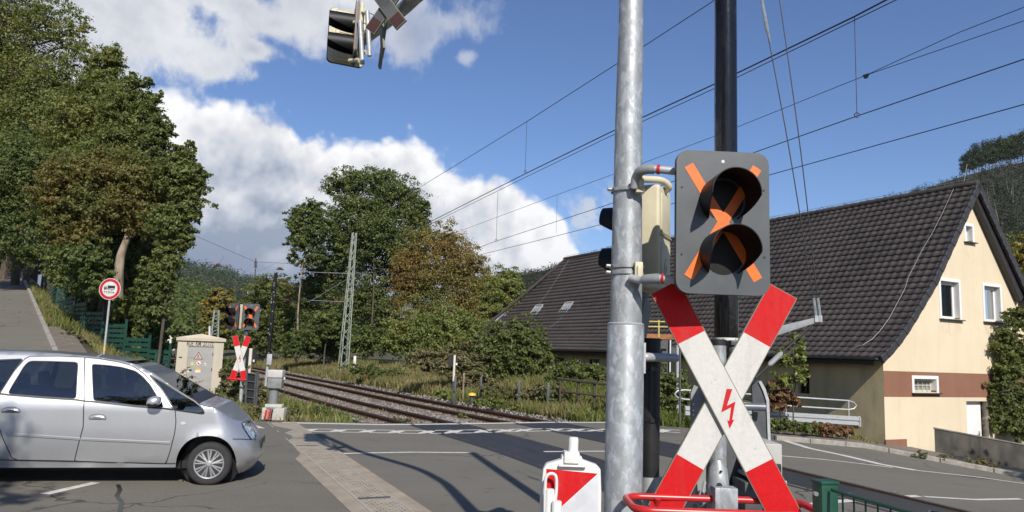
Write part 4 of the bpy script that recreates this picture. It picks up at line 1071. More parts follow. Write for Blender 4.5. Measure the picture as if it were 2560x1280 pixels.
# its post, block and the red guard hoop
cp = thing('cross_post', 'grey steel post and block carrying the front red and white cross sign', 'post', (at(1795, 1240, 4.62).x, 4.62, 0))
zt = at(1795, 1145, 4.62).z; zb1 = at(1795, 1215, 4.55).z; zb2_ = at(1795, 1268, 4.55).z
p = MB(); p.lathe([(.066, 0), (.066, zt - .16), (.055, zt - .06), (.03, zt - .01), (.006, zt)], (0, 0, 0), 24); p.build('tube', MAT['galv'], cp, smooth=True)
p = MB(); p.cyl((-.01, -.075, zt - .15), (-.01, -.055, zt - .15), .015, seg=14); p.cyl((0, -.07, zt - .07), (0, -.04, zt - .07), .007, seg=10); p.build('hole', MAT['black'], cp)
p = MB(); p.box((.012, -.09, (zb1 + zb2_) / 2), (.135, .10, zb1 - zb2_)); p.build('block', MAT['galv'], cp, bevel=.006)
ga1, ga2 = at(1604, 1273, 4.18), at(2040, 1290, 4.18); gz = (ga1.z + ga2.z) / 2
hoop = thing('guard_hoop', 'red painted steel guard hoop below the front cross sign', 'guard rail', (1.2, 4.4, 0))
y0, y1, xa, xb, r_ = 4.16, 4.56, ga1.x + .06, ga2.x - .04, .10
path = [(xa + (xb - xa) * i / 10, y0, gz) for i in range(11)]
for cx_, cy_, a0 in ((xb, y0 + r_, -90), (xb, y1 - r_, 0)): path += [(cx_ + r_ * math.cos(rad(a0 + 15 * i)), cy_ + r_ * math.sin(rad(a0 + 15 * i)), gz) for i in range(1, 7)]
path += [(xb - (xb - xa) * i / 10, y1, gz) for i in range(1, 11)]
for cx_, cy_, a0 in ((xa, y1 - r_, 90), (xa, y0 + r_, 180)): path += [(cx_ + r_ * math.cos(rad(a0 + 15 * i)), cy_ + r_ * math.sin(rad(a0 + 15 * i)), gz) for i in range(1, 7)]
p = MB(); p.tube(path[:-1], .021, 12, closed=True); p.build('hoop_tube', MAT['redpaint'], hoop, smooth=True, world=True)
for x_ in (xa + .1, xb - .1):
    p = MB(); p.tube([(x_, 4.54, gz), (x_, 4.6, gz - .1), (x_, 4.6, 0)], .02, 10); p.build('leg', MAT['redpaint'], hoop, smooth=True, world=True)
p = MB(); p.lathe([(.02, -.04), (.075, -.04), (.085, -.03), (.085, .03), (.075, .04), (.02, .04)], (xa - .02, 4.3, gz - .10), 20, 'Y'); p.build('rubber_buffer', MAT['black'], hoop, smooth=True, world=True)
p = MB(); p.lathe([(.0, -.05), (.035, -.05), (.035, -.042)], (xa - .02, 4.3, gz - .10), 14, 'Y'); p.build('buffer_hub', MAT['steel'], hoop, smooth=True, world=True)
# second cross, seen from behind
cr2_ = cross(at(1578, 985, 5.16), rad(-118), 'olive backed cross sign half hidden behind the galvanised mast', back=True)
p = MB(); q0 = (0.36, .033, .60)
p.prism([(.285, .0275, .50), (.335, .0275, .475), (.375, .0275, .55), (.325, .0275, .575)], (0, .002, 0)); st = p.build('white_sticker', MAT['white'], cr2_)
p = MB(); p.prism([(.255, .0275, .455), (.315, .0275, .42), (.33, .0275, .445), (.27, .0275, .48)], (0, .002, 0)); p.build('yellow_sticker', M('yellow', (0.7, 0.5, 0.02), .5), cr2_)
# black capped tube
bt = thing('capped_tube', 'black capped tube with two straps standing upright behind the galvanised mast', 'tube', (at(1627, 1000, 5.05).x, 5.05, 0))
zt, zb3 = at(1627, 850, 5.05).z, at(1627, 1190, 5.05).z
p = MB(); p.lathe([(.060, zb3), (.062, zt - .01), (.064, zt - .008), (.064, zt + .01), (.056, zt + .012)], (0, 0, 0), 28); p.build('sleeve', MAT['black'], bt, smooth=True)
p = MB(); p.lathe([(.056, 0), (.056, zb3 + .01)], (0, 0, 0), 24); p.build('post', MAT['galv_plain'], bt, smooth=True)
for y_ in (922, 1050):
    z = at(1627, y_, 5.0).z; p = MB(); p.lathe([(.0625, z - .014), (.066, z - .012), (.066, z + .012), (.0625, z + .014)], (0, 0, 0), 28); p.box((.0, -.066, z), (.03, .012, .03)); p.build('strap', M('strap', (.02, .02, .022), .25), bt, smooth=True)

# wrapped barrier boom, raised
BY = 5.45
bb = at(1816, 842, BY); bx_ = bb.x
mwrap = M('black_foil', (0.006, 0.006, 0.007), 0.14, 0, (0.010, 0.010, 0.011), 12, 0.5, 0.35, 9, stretch=(1, 1, 0.4), spec=0.5)
boom = thing('barrier_boom', 'tall raised barrier boom wrapped in glossy black foil behind the front signal', 'barrier', (bx_, BY, bb.z), 0, 'raised barrier booms')
p = MB(); p.lathe([(.02, -.01), (.086, -.01), (.087, 0), (.085, 1.2), (.084, 2.6), (.080, 4.6), (.02, 4.62)], (0, 0, 0), 28); p.build('wrapped_tube', mwrap, boom, smooth=True)
rj = random.Random(8)
for k in range(8):
    a = rj.uniform(3.6, 5.8); z = rj.random() * 2.6 + .02; p = MB(); p.tube([(.086 * math.cos(a), .086 * math.sin(a), z), (.0872 * math.cos(a + .3), .0872 * math.sin(a + .3), z + .05), (.086 * math.cos(a + .6), .086 * math.sin(a + .6), z + .16)], [.0015, .004, .0015], 5)
    p.build('foil_fold', mwrap, boom, smooth=True)
p = MB(); p.lathe([(.02, -.035), (.088, -.035), (.089, -.008), (.02, -.008)], (.0, 0, 0), 28); p.build('end_ring', MAT['white'], boom, smooth=True)
p = MB()
for k in range(4): p.box((-.045 + .03 * k, -.083 + .004 * abs(k - 1.5), -.02), (.006, .006, .012))
p.build('stamped_mark', MAT['darkgrey'], boom)
# barrier drive
dv = thing('barrier_drive', 'dark grey barrier drive with side plates and a pale cabinet behind the front cross sign', 'barrier machine', (at(1830, 1200, 5.5).x, 5.5, 0))
def pbox(mb, x0, x1, y0_, y1_, Ya, Yb):
    a, b = at(x0, y0_, Ya), at(x1, y1_, Ya); mb.box(((a.x + b.x) / 2, (Ya + Yb) / 2, (a.z + b.z) / 2), (abs(b.x - a.x), Yb - Ya, abs(a.z - b.z)))
ptop = at(1795, 852, 5.25)
p = MB(); p.lathe([(.056, 0), (.056, ptop.z)], (ptop.x, 5.25, 0), 24); sp = p.build('signal_post', MAT['galv'], dv, smooth=True, world=True)
p = MB(); p.lathe([(.02, -.03), (.060, -.03), (.060, .006), (.05, .01)], ptop, 24); p.build('cap', MAT['black'], sp, smooth=True, world=True)
p = MB(); pbox(p, 1828, 1880, 850, 865, 5.2, 5.55); pbox(p, 1820, 1868, 865, 885, 5.25, 5.5); p.build('boom_bracket', MAT['darkgrey'], dv, bevel=.008, world=True)
p = MB(); pbox(p, 1832, 1860, 868, 880, 5.16, 5.28); p.build('clamp', MAT['galv_plain'], dv, bevel=.005, world=True)
def plate(pxs, Y, th=.03): 
    m = MB(); m.prism([at(x, y, Y) for x, y in pxs], (0, th, 0)); return m
pl = plate([(1735, 962), (1760, 975), (1766, 1030), (1790, 1230), (1745, 1230), (1728, 1050), (1727, 985)], 5.3).build('side_plate', MAT['midgrey'], dv, world=True)
p = MB()
for y_ in (1010, 1026, 1037): a = at(1733, y_, 5.29); p.cyl(a, a + Vector((0, -.008, 0)), .008, seg=8)
p.build('plate_bolt', MAT['white'], pl, world=True)
pl = plate([(1880, 958), (1900, 950), (1914, 975), (1922, 1000), (1925, 1105), (1885, 1105)], 5.6).build('side_plate', MAT['darkgrey'], dv, world=True)
plate([(1903, 952), (1914, 972), (1923, 1000), (1927, 1103), (1920, 1103), (1916, 1002), (1908, 978), (1897, 955)], 5.585).build('plate_edge', MAT['galv_plain'], pl, world=True)
p = MB(); p.tube([at(1780, 1014, 5.5), at(1912, 1018, 5.5)], .028, 14); p.build('cross_tube', M('bluish_tube', (0.16, 0.18, 0.21), .4, .3), dv, smooth=True, world=True)
p = MB(); pbox(p, 1770, 1925, 1095, 1330, 5.62, 6.0); p.build('body', MAT['darkgrey'], dv, bevel=.02, world=True)
p = MB(); pbox(p, 1905, 1957, 1108, 1206, 5.2, 5.6); cb = p.build('cabinet', M('pale_cabinet', (0.42, 0.41, 0.385), .5, 0, (.36, .35, .33), 5), dv, bevel=.014, world=True)
p = MB(); pbox(p, 1898, 1968, 1200, 1212, 5.12, 5.6); p.build('flange', MAT['galv_plain'], cb, bevel=.006, world=True)
p = MB(); pbox(p, 1936, 1954, 1160, 1196, 5.18, 5.22); p.build('rubber_vent', MAT['black'], cb, bevel=.004, world=True)
p = MB(); pbox(p, 1862, 1966, 1206, 1330, 5.3, 5.6); p.build('cabinet_base', MAT['darkgrey'], cb, bevel=.01, world=True)
p = MB(); p.tube([at(1745, 1228, 5.3), at(1760, 1252, 5.28), at(1738, 1268, 5.2)], .025, 10); p.tube([at(1762, 1205, 5.2), at(1752, 1262, 5.1)], .012, 8); p.build('crank_linkage', MAT['plastic'], dv, smooth=True, world=True)
# stay cables of the boom
stay = thing('boom_stay', 'steel bracket with two thin cables bracing the wrapped boom in front of the tiled roof', 'cable stay', at(1990, 815, 5.7))
p = MB(); a, b = at(1905, 838, 5.5), at(2052, 800, 5.7); d = (b - a) 
p.prism([a + Vector((0, 0, .035)), b + Vector((0, 0, .028)), b - Vector((0, 0, .01)), a - Vector((0, 0, .04))], (0, .05, 0)); p.build('arm', MAT['midgrey'], stay, bevel=.004, world=True)
for x_, x2_, Y_ in ((1903, 2037, 5.68), (1949, 2047, 5.76)):
    q = bez([at(x_ - 18, -100, Y_ - .1), at(x_, 0, Y_ - .1), at(x_ + .5 * (x2_ - x_) + 4, 380, Y_ - .05), at(x2_, 775, Y_)], 6); p = MB(); p.tube(q, .0045, 6); cb = p.build('cable', MAT['wire'], stay, smooth=True, world=True)
    p = MB(); p.tube([at(x2_ - 3, 745, Y_), at(x2_ + 3, 790, Y_)], .012, 8); p.box(at(x2_ + 3, 797, Y_), (.026, .026, .05)); p.build('fork_end', MAT['steel'], cb, smooth=True, world=True)
q0, q1 = at(2040, 802, 5.7), at(1888, 945, 5.45)
p = MB(); p.tube([q0, q1], .008, 8); rd = p.build('tie_rod', MAT['wire'], stay, smooth=True, world=True)
p = MB(); p.tube([q0.lerp(q1, .57), q0.lerp(q1, .60), q0.lerp(q1, .76), q0.lerp(q1, .79)], [.009, .02, .02, .009], 8); p.build('turnbuckle', MAT['plastic'], rd, smooth=True, world=True)
p = MB(); p.tube([at(1905, 0, 5.55), at(1917, 70, 5.55), at(1925, 105, 5.57)], [.012, .016, .006], 8); p.build('cable_clamp', MAT['steel'], stay, smooth=True, world=True)

# overhead pair of signals and the two crosses on the arm, seen from behind
ov = at(868, 98, 8.0)
osg1 = signal(at(887, 82, 8.1), rad(-74), 'overhead signal seen edge on with two black hoods pointing left at the arm end', w=.44, hd=.05, hl_=.36)
osg2 = signal(at(866, 96, 8.5), rad(205), 'overhead signal seen from its cream back beside the hooded one at the arm end', w=.44, hd=.03, back=MAT['cream'])
fr = thing('signal_bracket', 'white tube bracket holding the overhead signals on the arm end', 'bracket', at(915, 90, 7.9))
for (x_, y0_, y1_) in ((918, 28, 140), (900, 52, 160)):
    p = MB(); p.tube([at(x_, y0_, 7.85), at(x_ + 6, y1_, 7.85)], .026, 10); up_ = p.build('upright', MAT['galv_plain'], fr, smooth=True, world=True)
    for k in (0, 1):
        yy_ = y0_ + 6 if k == 0 else y1_ - 8
        p = MB(); p.tube(bez([at(x_, yy_, 7.85), at(x_ - 8, yy_ - 2, 7.97), at(x_ - 26, yy_, 8.05)], 4), .024, 10); p.build('spigot', MAT['cream'], up_, smooth=True, world=True)
    p = MB(); p.tube(bez([at(x_ + 4, y0_ + 4, 7.85), at(x_ + 16, y0_ + 10, 7.85), at(x_ + 14, y0_ + 22, 7.85), at(x_ + 4, y0_ + 28, 7.85)], 5), .005, 6); p.build('cable', MAT['black'], up_, smooth=True, world=True)
M_RB, M_WB = M('dark_back_red', (0.065, 0.022, 0.018), .6), M('dark_back', (0.055, 0.058, 0.06), .6, 0, (.10, .10, .10), 4)  # darker red and grey for the overhead crosses
oc1 = cross(at(968, 14, 7.1), rad(158), 'overhead cross sign with brown ends seen from behind at the top edge of the photo', L=.62, w=.14, ang=38, faces=(M_RB, M_WB), back=True)
oc2 = cross(at(957, 75, 7.45), rad(-72), 'overhead cross sign seen nearly edge on under the gantry arm', L=.80, w=.135, ang=32, faces=(M_RB, M_WB), back=True)
for o_ in (oc1,):
    for bl in o_.children:
        for c_ in bl.children:
            if c_.name.startswith('back_sheet'):
                m_ = MB(); vs_ = [v.co for v in c_.data.vertices]
                c_.data.materials.clear(); c_.data.materials.append(M_WB)
        # brown ends show on the back as well
    for sg, yo in ((1, -.02), (-1, .006)):
        d = Vector((math.sin(rad(38)) * sg, 0, -math.cos(rad(38)))); n = Vector((math.cos(rad(38)), 0, math.sin(rad(38)) * sg))
        for a, b in ((-.30, -.17), (.17, .30)):
            y = yo + .0255
            p = MB(); p.prism([d * a + n * .062 + Vector((0, y, 0)), d * b + n * .062 + Vector((0, y, 0)), d * b - n * .062 + Vector((0, y, 0)), d * a - n * .062 + Vector((0, y, 0))], (0, .002, 0)); p.build('brown_end', M_RB, o_)

# white portable beacon, foreground
bY = 4.05
bc = thing('beacon_board', 'white plastic beacon board with a red diagonal and tube handle in front of the mast', 'beacon', (at(1428, 1200, bY).x, bY, 0))
M_PL = M('white_plastic', (0.68, 0.67, 0.64), 0.42, 0, (0.62, 0.61, 0.58), 5)
pp = [(1346, 1285), (1352, 1225), (1358, 1172), (1366, 1160), (1404, 1149), (1404, 1138), (1456, 1142), (1456, 1150), (1492, 1163), (1502, 1173), (1504, 1230), (1506, 1285)]
pts = [at(x, y, bY) for x, y in pp]; pts[0].z = pts[-1].z = .12
m_ = MB(); m_.prism(pts, (0, .07, 0)); m_.build('board', M_PL, bc, bevel=.010, bseg=2, world=True)
m_ = MB(); pbox(m_, 1411, 1449, 1130, 1160, bY - .02, bY + .08); pbox(m_, 1396, 1466, 1162, 1170, bY - .03, bY + .0); nk = m_.build('neck', M_PL, bc, bevel=.008, world=True)
a = at(1434, 1093, bY + .03); m_ = MB(); m_.lathe([(.002, a.z), (.022, a.z), (.0265, a.z - .008), (.0265, a.z - .11)], (a.x, a.y, 0), 18); m_.build('grip', M_PL, nk, smooth=True, world=True)
def face(pxs, y, m, nm, th=.002):
    q = MB(); q.prism([at(x, z, y) for x, z in pxs], (0, -th, 0)); return q.build(nm, m, bc, world=True)
face([(1366, 1172), (1494, 1184), (1404, 1266), (1366, 1300)], bY - .001, M_RED, 'red_face')
face([(1495, 1187), (1497, 1330), (1366, 1330), (1366, 1303), (1405, 1268)], bY - .001, M('board_grey', (.62, .63, .66), .45), 'white_face')
m_ = MB(); m_.tube(bez([at(1362, 1285, bY - .06), at(1363, 1215, bY - .06), at(1366, 1192, bY - .06), at(1378, 1184, bY - .06), at(1390, 1192, bY - .06), at(1391, 1225, bY - .06), at(1387, 1262, bY - .06), at(1386, 1300, bY - .06)], 6), .0085, 10); m_.build('wire_handle', M_PL, bc, smooth=True, world=True)
for x_, yt, r_, Y_ in ((1375, 1222, .024, bY - .06), (1392, 1252, .026, bY - .10)):
    a = at(x_, yt, Y_); m_ = MB(); m_.lathe([(.003, a.z), (r_ - .004, a.z), (r_, a.z - .006), (r_, .1)], (a.x, a.y, 0), 18); m_.build('tube_foot', M_PL, bc, smooth=True, world=True)
m_ = MB(); m_.box((at(1428, 1200, bY).x, bY + .03, .06), (.6, .4, .12)); m_.build('foot_plate', MAT['black'], bc, bevel=.02, world=True)
# green railing, bottom right
gp0 = at(2062, 1204, 3.55)
fz = at(2050, 1221, 3.52).z
fr_ = thing('green_railing', 'dark green railing with a square capped post at the bottom right', 'railing', (gp0.x, 3.55, 0))
dirv = (grd(2275, 1282, fz) - Vector((gp0.x + .0, 3.52, fz))).normalized()
ra = math.atan2(dirv.y, dirv.x)
R_ = Matrix.Rotation(ra + math.pi / 2, 3, 'Z')
m_ = MB(); m_.box((gp0.x, 3.55, gp0.z / 2), (.085, .075, gp0.z), R_); m_.build('post', MAT['green'], fr_, bevel=.004, world=True)
m_ = MB(); m_.box((gp0.x, 3.55, gp0.z), (.097, .088, .014), R_); m_.build('post_cap', MAT['green'], fr_, bevel=.004, world=True)
st_ = Vector((gp0.x, 3.52, fz)) + dirv * .03
m_ = MB(); m_.tube([st_, st_ + dirv * 2.2], .008, 8); m_.tube([st_ - Vector((0, 0, .75)), st_ - Vector((0, 0, .75)) + dirv * 2.2], .008, 8); m_.build('rail', MAT['green'], fr_, smooth=True, world=True)
for k in range(24):
    q = st_ + dirv * (.075 + .075 * k); m_ = MB(); m_.tube([q - Vector((0, 0, .002)), q - Vector((0, 0, .78))], .0045, 6); m_.build('bar', MAT['green'], fr_, smooth=True, world=True)
a = at(2041, 1234, 3.5); m_ = MB(); m_.cyl(a + Vector((-.004, .01, 0)), a + Vector((-.004, -.012, 0)), .010, seg=10); m_.build('bolt_head', MAT['steel'], fr_, world=True)
# small metal box with a dark slanted lid beyond the railing
q = grd(2355, 1290, 0.3)
bx2 = thing('axle_counter_box', 'small metal box with a dark slanted lid beside the rail behind the green railing', 'box', (q.x, q.y, 0), rad(-20))
m_ = MB(); m_.box((0, 0, .13), (.55, .3, .3)); m_.build('case', MAT['midgrey'], bx2, bevel=.02)
m_ = MB(); m_.box((0, -.05, .30), (.24, .2, .02), Matrix.Rotation(rad(18), 3, 'X')); m_.build('lid', MAT['steel'], bx2, bevel=.005)
m_ = MB(); m_.box((0, -.055, .313), (.2, .16, .006), Matrix.Rotation(rad(18), 3, 'X')); m_.build('dark_plate', MAT['lens'], bx2)
# ================================================================ left side of the crossing
# equipment hut
ha, hb = at(433, 985, 25.0), at(545, 992, 25.0)
hutz = ha.z - .1
h0 = Vector((ha.x, 25.0, hutz)); hw_ = 1.44
HUTA = rad(24)
hut = thing('equipment_hut', 'cream concrete hut with a grey steel door lettered BUE KM 27,172', 'hut', h0, HUTA)
htop = at(455, 851, 25).z - hutz; hpk = at(500, 834, 25).z - hutz
M_HUT = render_mat('hut_concrete', (0.49, 0.44, 0.35), (0.44, 0.395, 0.31), 0.8, 0.2)
D_ = (.33, 1.14); dz_ = at(500, 866, 25).z - hutz     # door opening
ww = hw_
V_, F_ = cdt([(0, 0), (ww, 0), (ww, htop), (0, htop)], 0.5, [[(D_[0], .05), (D_[1], .05), (D_[1], dz_), (D_[0], dz_)]])
m_ = MB(); m_.add([(v.x, 0, v.y) for v in V_], F_)
for p, q in (((D_[0], .05), (D_[0], dz_)), ((D_[0], dz_), (D_[1], dz_)), ((D_[1], dz_), (D_[1], .05))): m_.quad((p[0], 0, p[1]), (q[0], 0, q[1]), (q[0], .06, q[1]), (p[0], .06, p[1]))
m_.quad((0, 0, 0), (0, 1.6, 0), (0, 1.6, htop), (0, 0, htop)); m_.quad((ww, 0, 0), (ww, 1.6, 0), (ww, 1.6, htop), (ww, 0, htop)); m_.quad((0, 1.6, 0), (ww, 1.6, 0), (ww, 1.6, htop), (0, 1.6, htop))
m_.build('wall', M_HUT, hut)
m_ = MB(); o_ = .06
m_.add([(-o_, -o_, htop), (ww + o_, -o_, htop), (ww + o_, 1.6 + o_, htop), (-o_, 1.6 + o_, htop), (-o_, -o_, htop + .10), (ww + o_, -o_, htop + .10), (ww + o_, 1.6 + o_, htop + .10), (-o_, 1.6 + o_, htop + .10), (ww / 2, -o_ + .15, hpk), (ww / 2, 1.5, hpk)],
       [(3, 2, 1, 0), (0, 1, 5, 4), (1, 2, 6, 5), (2, 3, 7, 6), (3, 0, 4, 7), (4, 5, 8), (5, 6, 9, 8), (6, 7, 9), (7, 4, 8, 9)])
m_.build('roof', M('hut_roof', (0.50, 0.44, 0.34), .9, 0, (.42, .37, .28), 2), hut)
dgrey = M('hut_door', (0.33, 0.32, 0.30), .5, 0, (.29, .28, .265), 3)
dm = MB().box(((D_[0] + D_[1]) / 2, .045, (.05 + dz_) / 2), (D_[1] - D_[0], .03, dz_ - .05)).build('door', dgrey, hut)
dx, dh = (D_[0] + D_[1]) / 2, dz_
def dpt(px, py):   # pixel on the door face
    q = on_plane(px, py, h0 + Vector((0, .03, 0)), (-math.sin(HUTA), math.cos(HUTA), 0)) - h0
    c, s = math.cos(HUTA), math.sin(HUTA); return (q.x * c + q.y * s, q.z)
def tri(c, w, y, th=.002): return [(c[0] - w / 2, y, c[1] - w * .36), (c[0] + w / 2, y, c[1] - w * .36), (c[0], y, c[1] + w * .52)]
def sticker(poly, m, nm='sticker', par=dm, th=.002):
    q = MB(); q.prism(poly, (0, -th, 0)); return q.build(nm, m, par)
M_SW = M('sticker_white', (.7, .68, .62), .5); M_SY = M('sticker_yellow', (.75, .55, .03), .5); M_SB = M('sticker_dark', (.06, .035, .03), .5); M_SP = M('sticker_faded', (.62, .42, .34), .5); M_SO = M('sticker_amber', (.75, .42, .03), .5)
c = dpt(496, 890.5); t1 = sticker(tri(c, .30, .03), M_SB, 'warning_triangle'); sticker(tri((c[0], c[1] - .003), .235, .028), M_SP, 'triangle_face', t1)
q = MB(); q.lathe([(.001, .0), (.022, .0), (.022, -.002), (.001, -.002)], (c[0] - .01, .026, c[1] + .03), 12, 'Y'); q.box((c[0] + .03, .025, c[1] - .055), (.06, .002, .02)); q.box((c[0] - .04, .025, c[1] - .06), (.05, .002, .012)); q.box((c[0] - .01, .025, c[1] - .02), (.02, .002, .07), Matrix.Rotation(.5, 3, 'Y')); q.build('pictogram', M_SB, t1)
c = dpt(480.5, 908.5); sticker(tri(c, .13, .03), M_SY, 'yellow_triangle')
c = dpt(496.5, 908); q = MB(); q.lathe([(.001, 0), (.088, 0), (.088, -.002), (.001, -.002)], (c[0], .03, c[1]), 24, 'Y'); ps = q.build('prohibition_sticker', M('faded_red', (.55, .25, .2), .5), dm)
q = MB(); q.lathe([(.001, 0), (.070, 0), (.070, -.002), (.001, -.002)], (c[0], .028, c[1]), 24, 'Y'); q.build('sticker_face', M_SW, ps); q = MB(); q.box((c[0], .0255, c[1]), (.13, .001, .016), Matrix.Rotation(.75, 3, 'Y')); q.box((c[0] - .01, .0255, c[1] - .01), (.03, .001, .05), Matrix.Rotation(-.3, 3, 'Y')); q.build('sticker_bar', M_SB, ps)
c = dpt(495.5, 921); t2 = sticker(tri(c, .15, .03), M_SO, 'amber_triangle'); q = MB(); q.box((c[0], .027, c[1] + .012), (.013, .002, .05)); q.build('pictogram', M_SB, t2)
c = dpt(494.5, 928); sticker([(c[0] - .085, .03, c[1] - .045), (c[0] + .085, .03, c[1] - .045), (c[0] + .085, .03, c[1] + .035), (c[0] - .085, .03, c[1] + .035)], M_SW, 'white_sticker')
c = dpt(513, 909); q = MB(); q.lathe([(.001, 0), (.028, 0), (.028, -.002), (.001, -.002)], (c[0], .03, c[1]), 14, 'Y'); q.box((c[0], .029, c[1] - .06), (.1, .002, .012)); q.build('worn_sticker', M_SW, dm)
c = dpt(471, 924); q = MB(); q.box((c[0], .026, c[1]), (.045, .012, .20)); hp = q.build('handle_plate', M_SW, dm); q = MB(); q.box((c[0] + .04, .0, c[1] - .0), (.12, .02, .02)); q.build('handle', MAT['black'], hp)
q = MB()
for z in (.25, dz_ - .25, dz_ * .55): q.cyl((D_[1] - .02, .022, z - .05), (D_[1] - .02, .022, z + .05), .014, seg=8)
q.build('hinge', MAT['darkgrey'], dm)
q = MB()
rj = random.Random(4)
for k in range(9): q.box((.38 + .03 * k + rj.uniform(-.01, .01), .0295, dz_ - .38 + rj.uniform(-.02, .02)), (.018, .002, .035), Matrix.Rotation(rj.uniform(-.7, .7), 3, 'Y'))
q.build('scribble', M('scribble', (.2, .19, .18), .6), dm)
text_mesh('BUE  KM  27,172', .20, M_SB, hut, Matrix.Translation((ww / 2 - .03, -.003, (dz_ + htop) / 2 - .01)) @ FRONT, stretch=.60)
q = MB(); q.box((.12, -.004, htop * .70), (.10, .01, .04)); q.build('name_plate', M_SB, hut)

# truck prohibition sign
sY = 21.0
sc_ = at(274.5, 722.5, sY); sb = at(262, 884, sY)
ts = thing('truck_sign', 'round red ringed sign with a black truck over 10m on a thin grey pole', 'traffic sign', (sc_.x, sY, Hs(sc_.x, sY) - .3))
R0 = (at(302, 722, sY) - at(248, 722, sY)).x / 2
p = MB(); p.tube([(sc_.x, sY + .05, ts.location.z), (sc_.x, sY + .05, sc_.z + R0 * .8)], .030, 10); tp = p.build('pole', MAT['galv_plain'], ts, smooth=True, world=True)
z = at(263, 872, sY).z; p = MB(); p.cyl((sc_.x, sY + .05, z - .05), (sc_.x, sY + .05, z + .05), .034, seg=10); p.build('yellow_collar', M('collar_yellow', (.75, .45, .02), .5), tp, smooth=True, world=True)
dsc = bpy.data.objects.new('disc', None)
def disc(r0, r1, y, m, nm, par):
    q = MB(); n = 40; vs = []
    for rr_ in ((r0, r1) if r0 > 0 else (r1,)):
        for k in range(n): a = 2 * math.pi * k / n; vs.append((sc_.x + rr_ * math.cos(a), sY + y, sc_.z + rr_ * math.sin(a)))
    if r0 > 0: q.add(vs, [(k, (k + 1) % n, n + (k + 1) % n, n + k) for k in range(n)])
    else: q.add(vs, [tuple(range(n))])
    return q.build(nm, m, par, world=True)
p = MB(); p.lathe([(.01, .012), (R0, .012), (R0, 0), (.01, 0)], (sc_.x, sY, sc_.z), 40, 'Y'); plate_ = p.build('sign_plate', M_WHT, ts, world=True)
disc(R0 * .70, R0 * .95, -.002, M('sign_red', (.50, .012, .03), .4), 'red_ring', plate_)
q = MB(); k = R0 / 430.0
def sp(x, y): return (sc_.x + (x - 733) * k, sY - .0025, sc_.z - (y - 678) * k)
for poly in ([(645, 535), (940, 545), (935, 655), (640, 648)], [(490, 640), (505, 560), (605, 562), (605, 655), (775, 672), (775, 700), (600, 690), (560, 660), (490, 668)], [(870, 680), (925, 685), (922, 705), (870, 702)],
             [(495, 795), (535, 762), (548, 772), (522, 790), (600, 790), (600, 802), (522, 802), (545, 822), (535, 832)], [(935, 810), (895, 775), (882, 785), (908, 804), (835, 802), (835, 814), (908, 816), (880, 845), (892, 856)]):
    V_, F_ = cdt([sp(x, y)[::2] for x, y in poly], 0); q.add([(v.x, sp(0, 0)[1], v.y) for v in V_], F_)
for cx_, cy_ in ((540, 692), (826, 712)): q.lathe([(.001, 0), (30 * k, 0), (30 * k, -.001), (.001, -.001)], (sp(cx_, cy_)[0], sY - .002, sp(cx_, cy_)[2]), 16, 'Y')
q.build('truck_pictogram', MAT['black'], plate_, world=True)
q = MB(); q.add([(sp(x, y)[0], sY - .0035, sp(x, y)[2]) for x, y in [(505, 620), (520, 572), (575, 574), (580, 610)]], [(0, 1, 2, 3)]); q.build('cab_window', M_WHT, plate_, world=True)
tl = Matrix.Translation((sp(722, 806)[0] - ts.location.x, sY - .003 - ts.location.y, sp(722, 806)[2] - ts.location.z)) @ FRONT
text_mesh('10m', .115, MAT['black'], plate_, tl, stretch=1.0)

# far signal pair and cross (same kind as the near one)
fY = 22.3
m0 = at(606, 900, fY)
fm = thing('signal_post', 'slim grey post carrying the far pair of crossing signals and their cross', 'post', (m0.x, fY, 0))
p = MB(); p.tube([(0, .12, -.2), (0, .12, at(622, 780, fY).z)], .055, 12); p.build('tube', MAT['galv_plain'], fm, smooth=True)
p = MB(); q0 = at(613, 838, fY).z; p.tube([(.02, .1, at(622, 780, fY).z + .1), (.02, .1, q0)], .06, 12); p.build('upper_sleeve', MAT['darkgrey'], fm, smooth=True)
p = MB(); p.box((-.05, .1, at(622, 775, fY).z), (.9, .04, .05)); p.build('cross_arm', MAT['galv_plain'], fm)
c = at(626.5, 792, fY); signal(c, rad(6), 'small signal across the road facing the camera, orange cross on grey, beside the hut', w=.51)
c = at(583, 791, fY - .15); signal(c, rad(-34), 'small signal across the road turned to the left, with hoods pointing left', w=.51)
c = at(600, 896, fY - .1); c2_ = cross(c, rad(8), 'small red and white cross sign across the road beside the hut', L=1.36, w=.17, ang=16.5)
bolt_mark([q_ for q_ in c2_.children][0], -.0235, .00085, (.0, -.02))
a, b = at(568, 946, fY - .25), at(627, 951, fY - .25)
hp2 = thing('guard_rail', 'short red guard bar on the far post beneath the small cross sign', 'guard rail', a)
p = MB(); p.tube([a, b, b + Vector((0, .35, 0)), a + Vector((0, .35, 0))], .028, 8, closed=True); p.build('hoop_tube', MAT['redpaint'], hp2, smooth=True, world=True)
# red white barrier tip behind the hut cross: counterweight frame of the far barrier
ff_ = thing('barrier_counterweight', 'dark grey frame of the far barrier beneath the small signals', 'barrier machine', at(640, 985, 21.3))
p = MB()
for x_, yt, yb in ((612, 925, 1040), (640, 930, 1016), (635, 930, 1016)): p.tube([at(x_ + 6, yt, 21.3), at(x_, yb, 21.3)], .03, 6)
for y_ in (932, 952, 972, 992, 1010): p.tube([at(614, y_, 21.3), at(640, y_ + 4, 21.3)], .016, 6)
p.build('frame', MAT['darkgrey'], ff_, world=True)
p = MB(); pbox(p, 616, 634, 934, 1008, 21.34, 21.4); p.build('plate', MAT['black'], ff_, world=True)
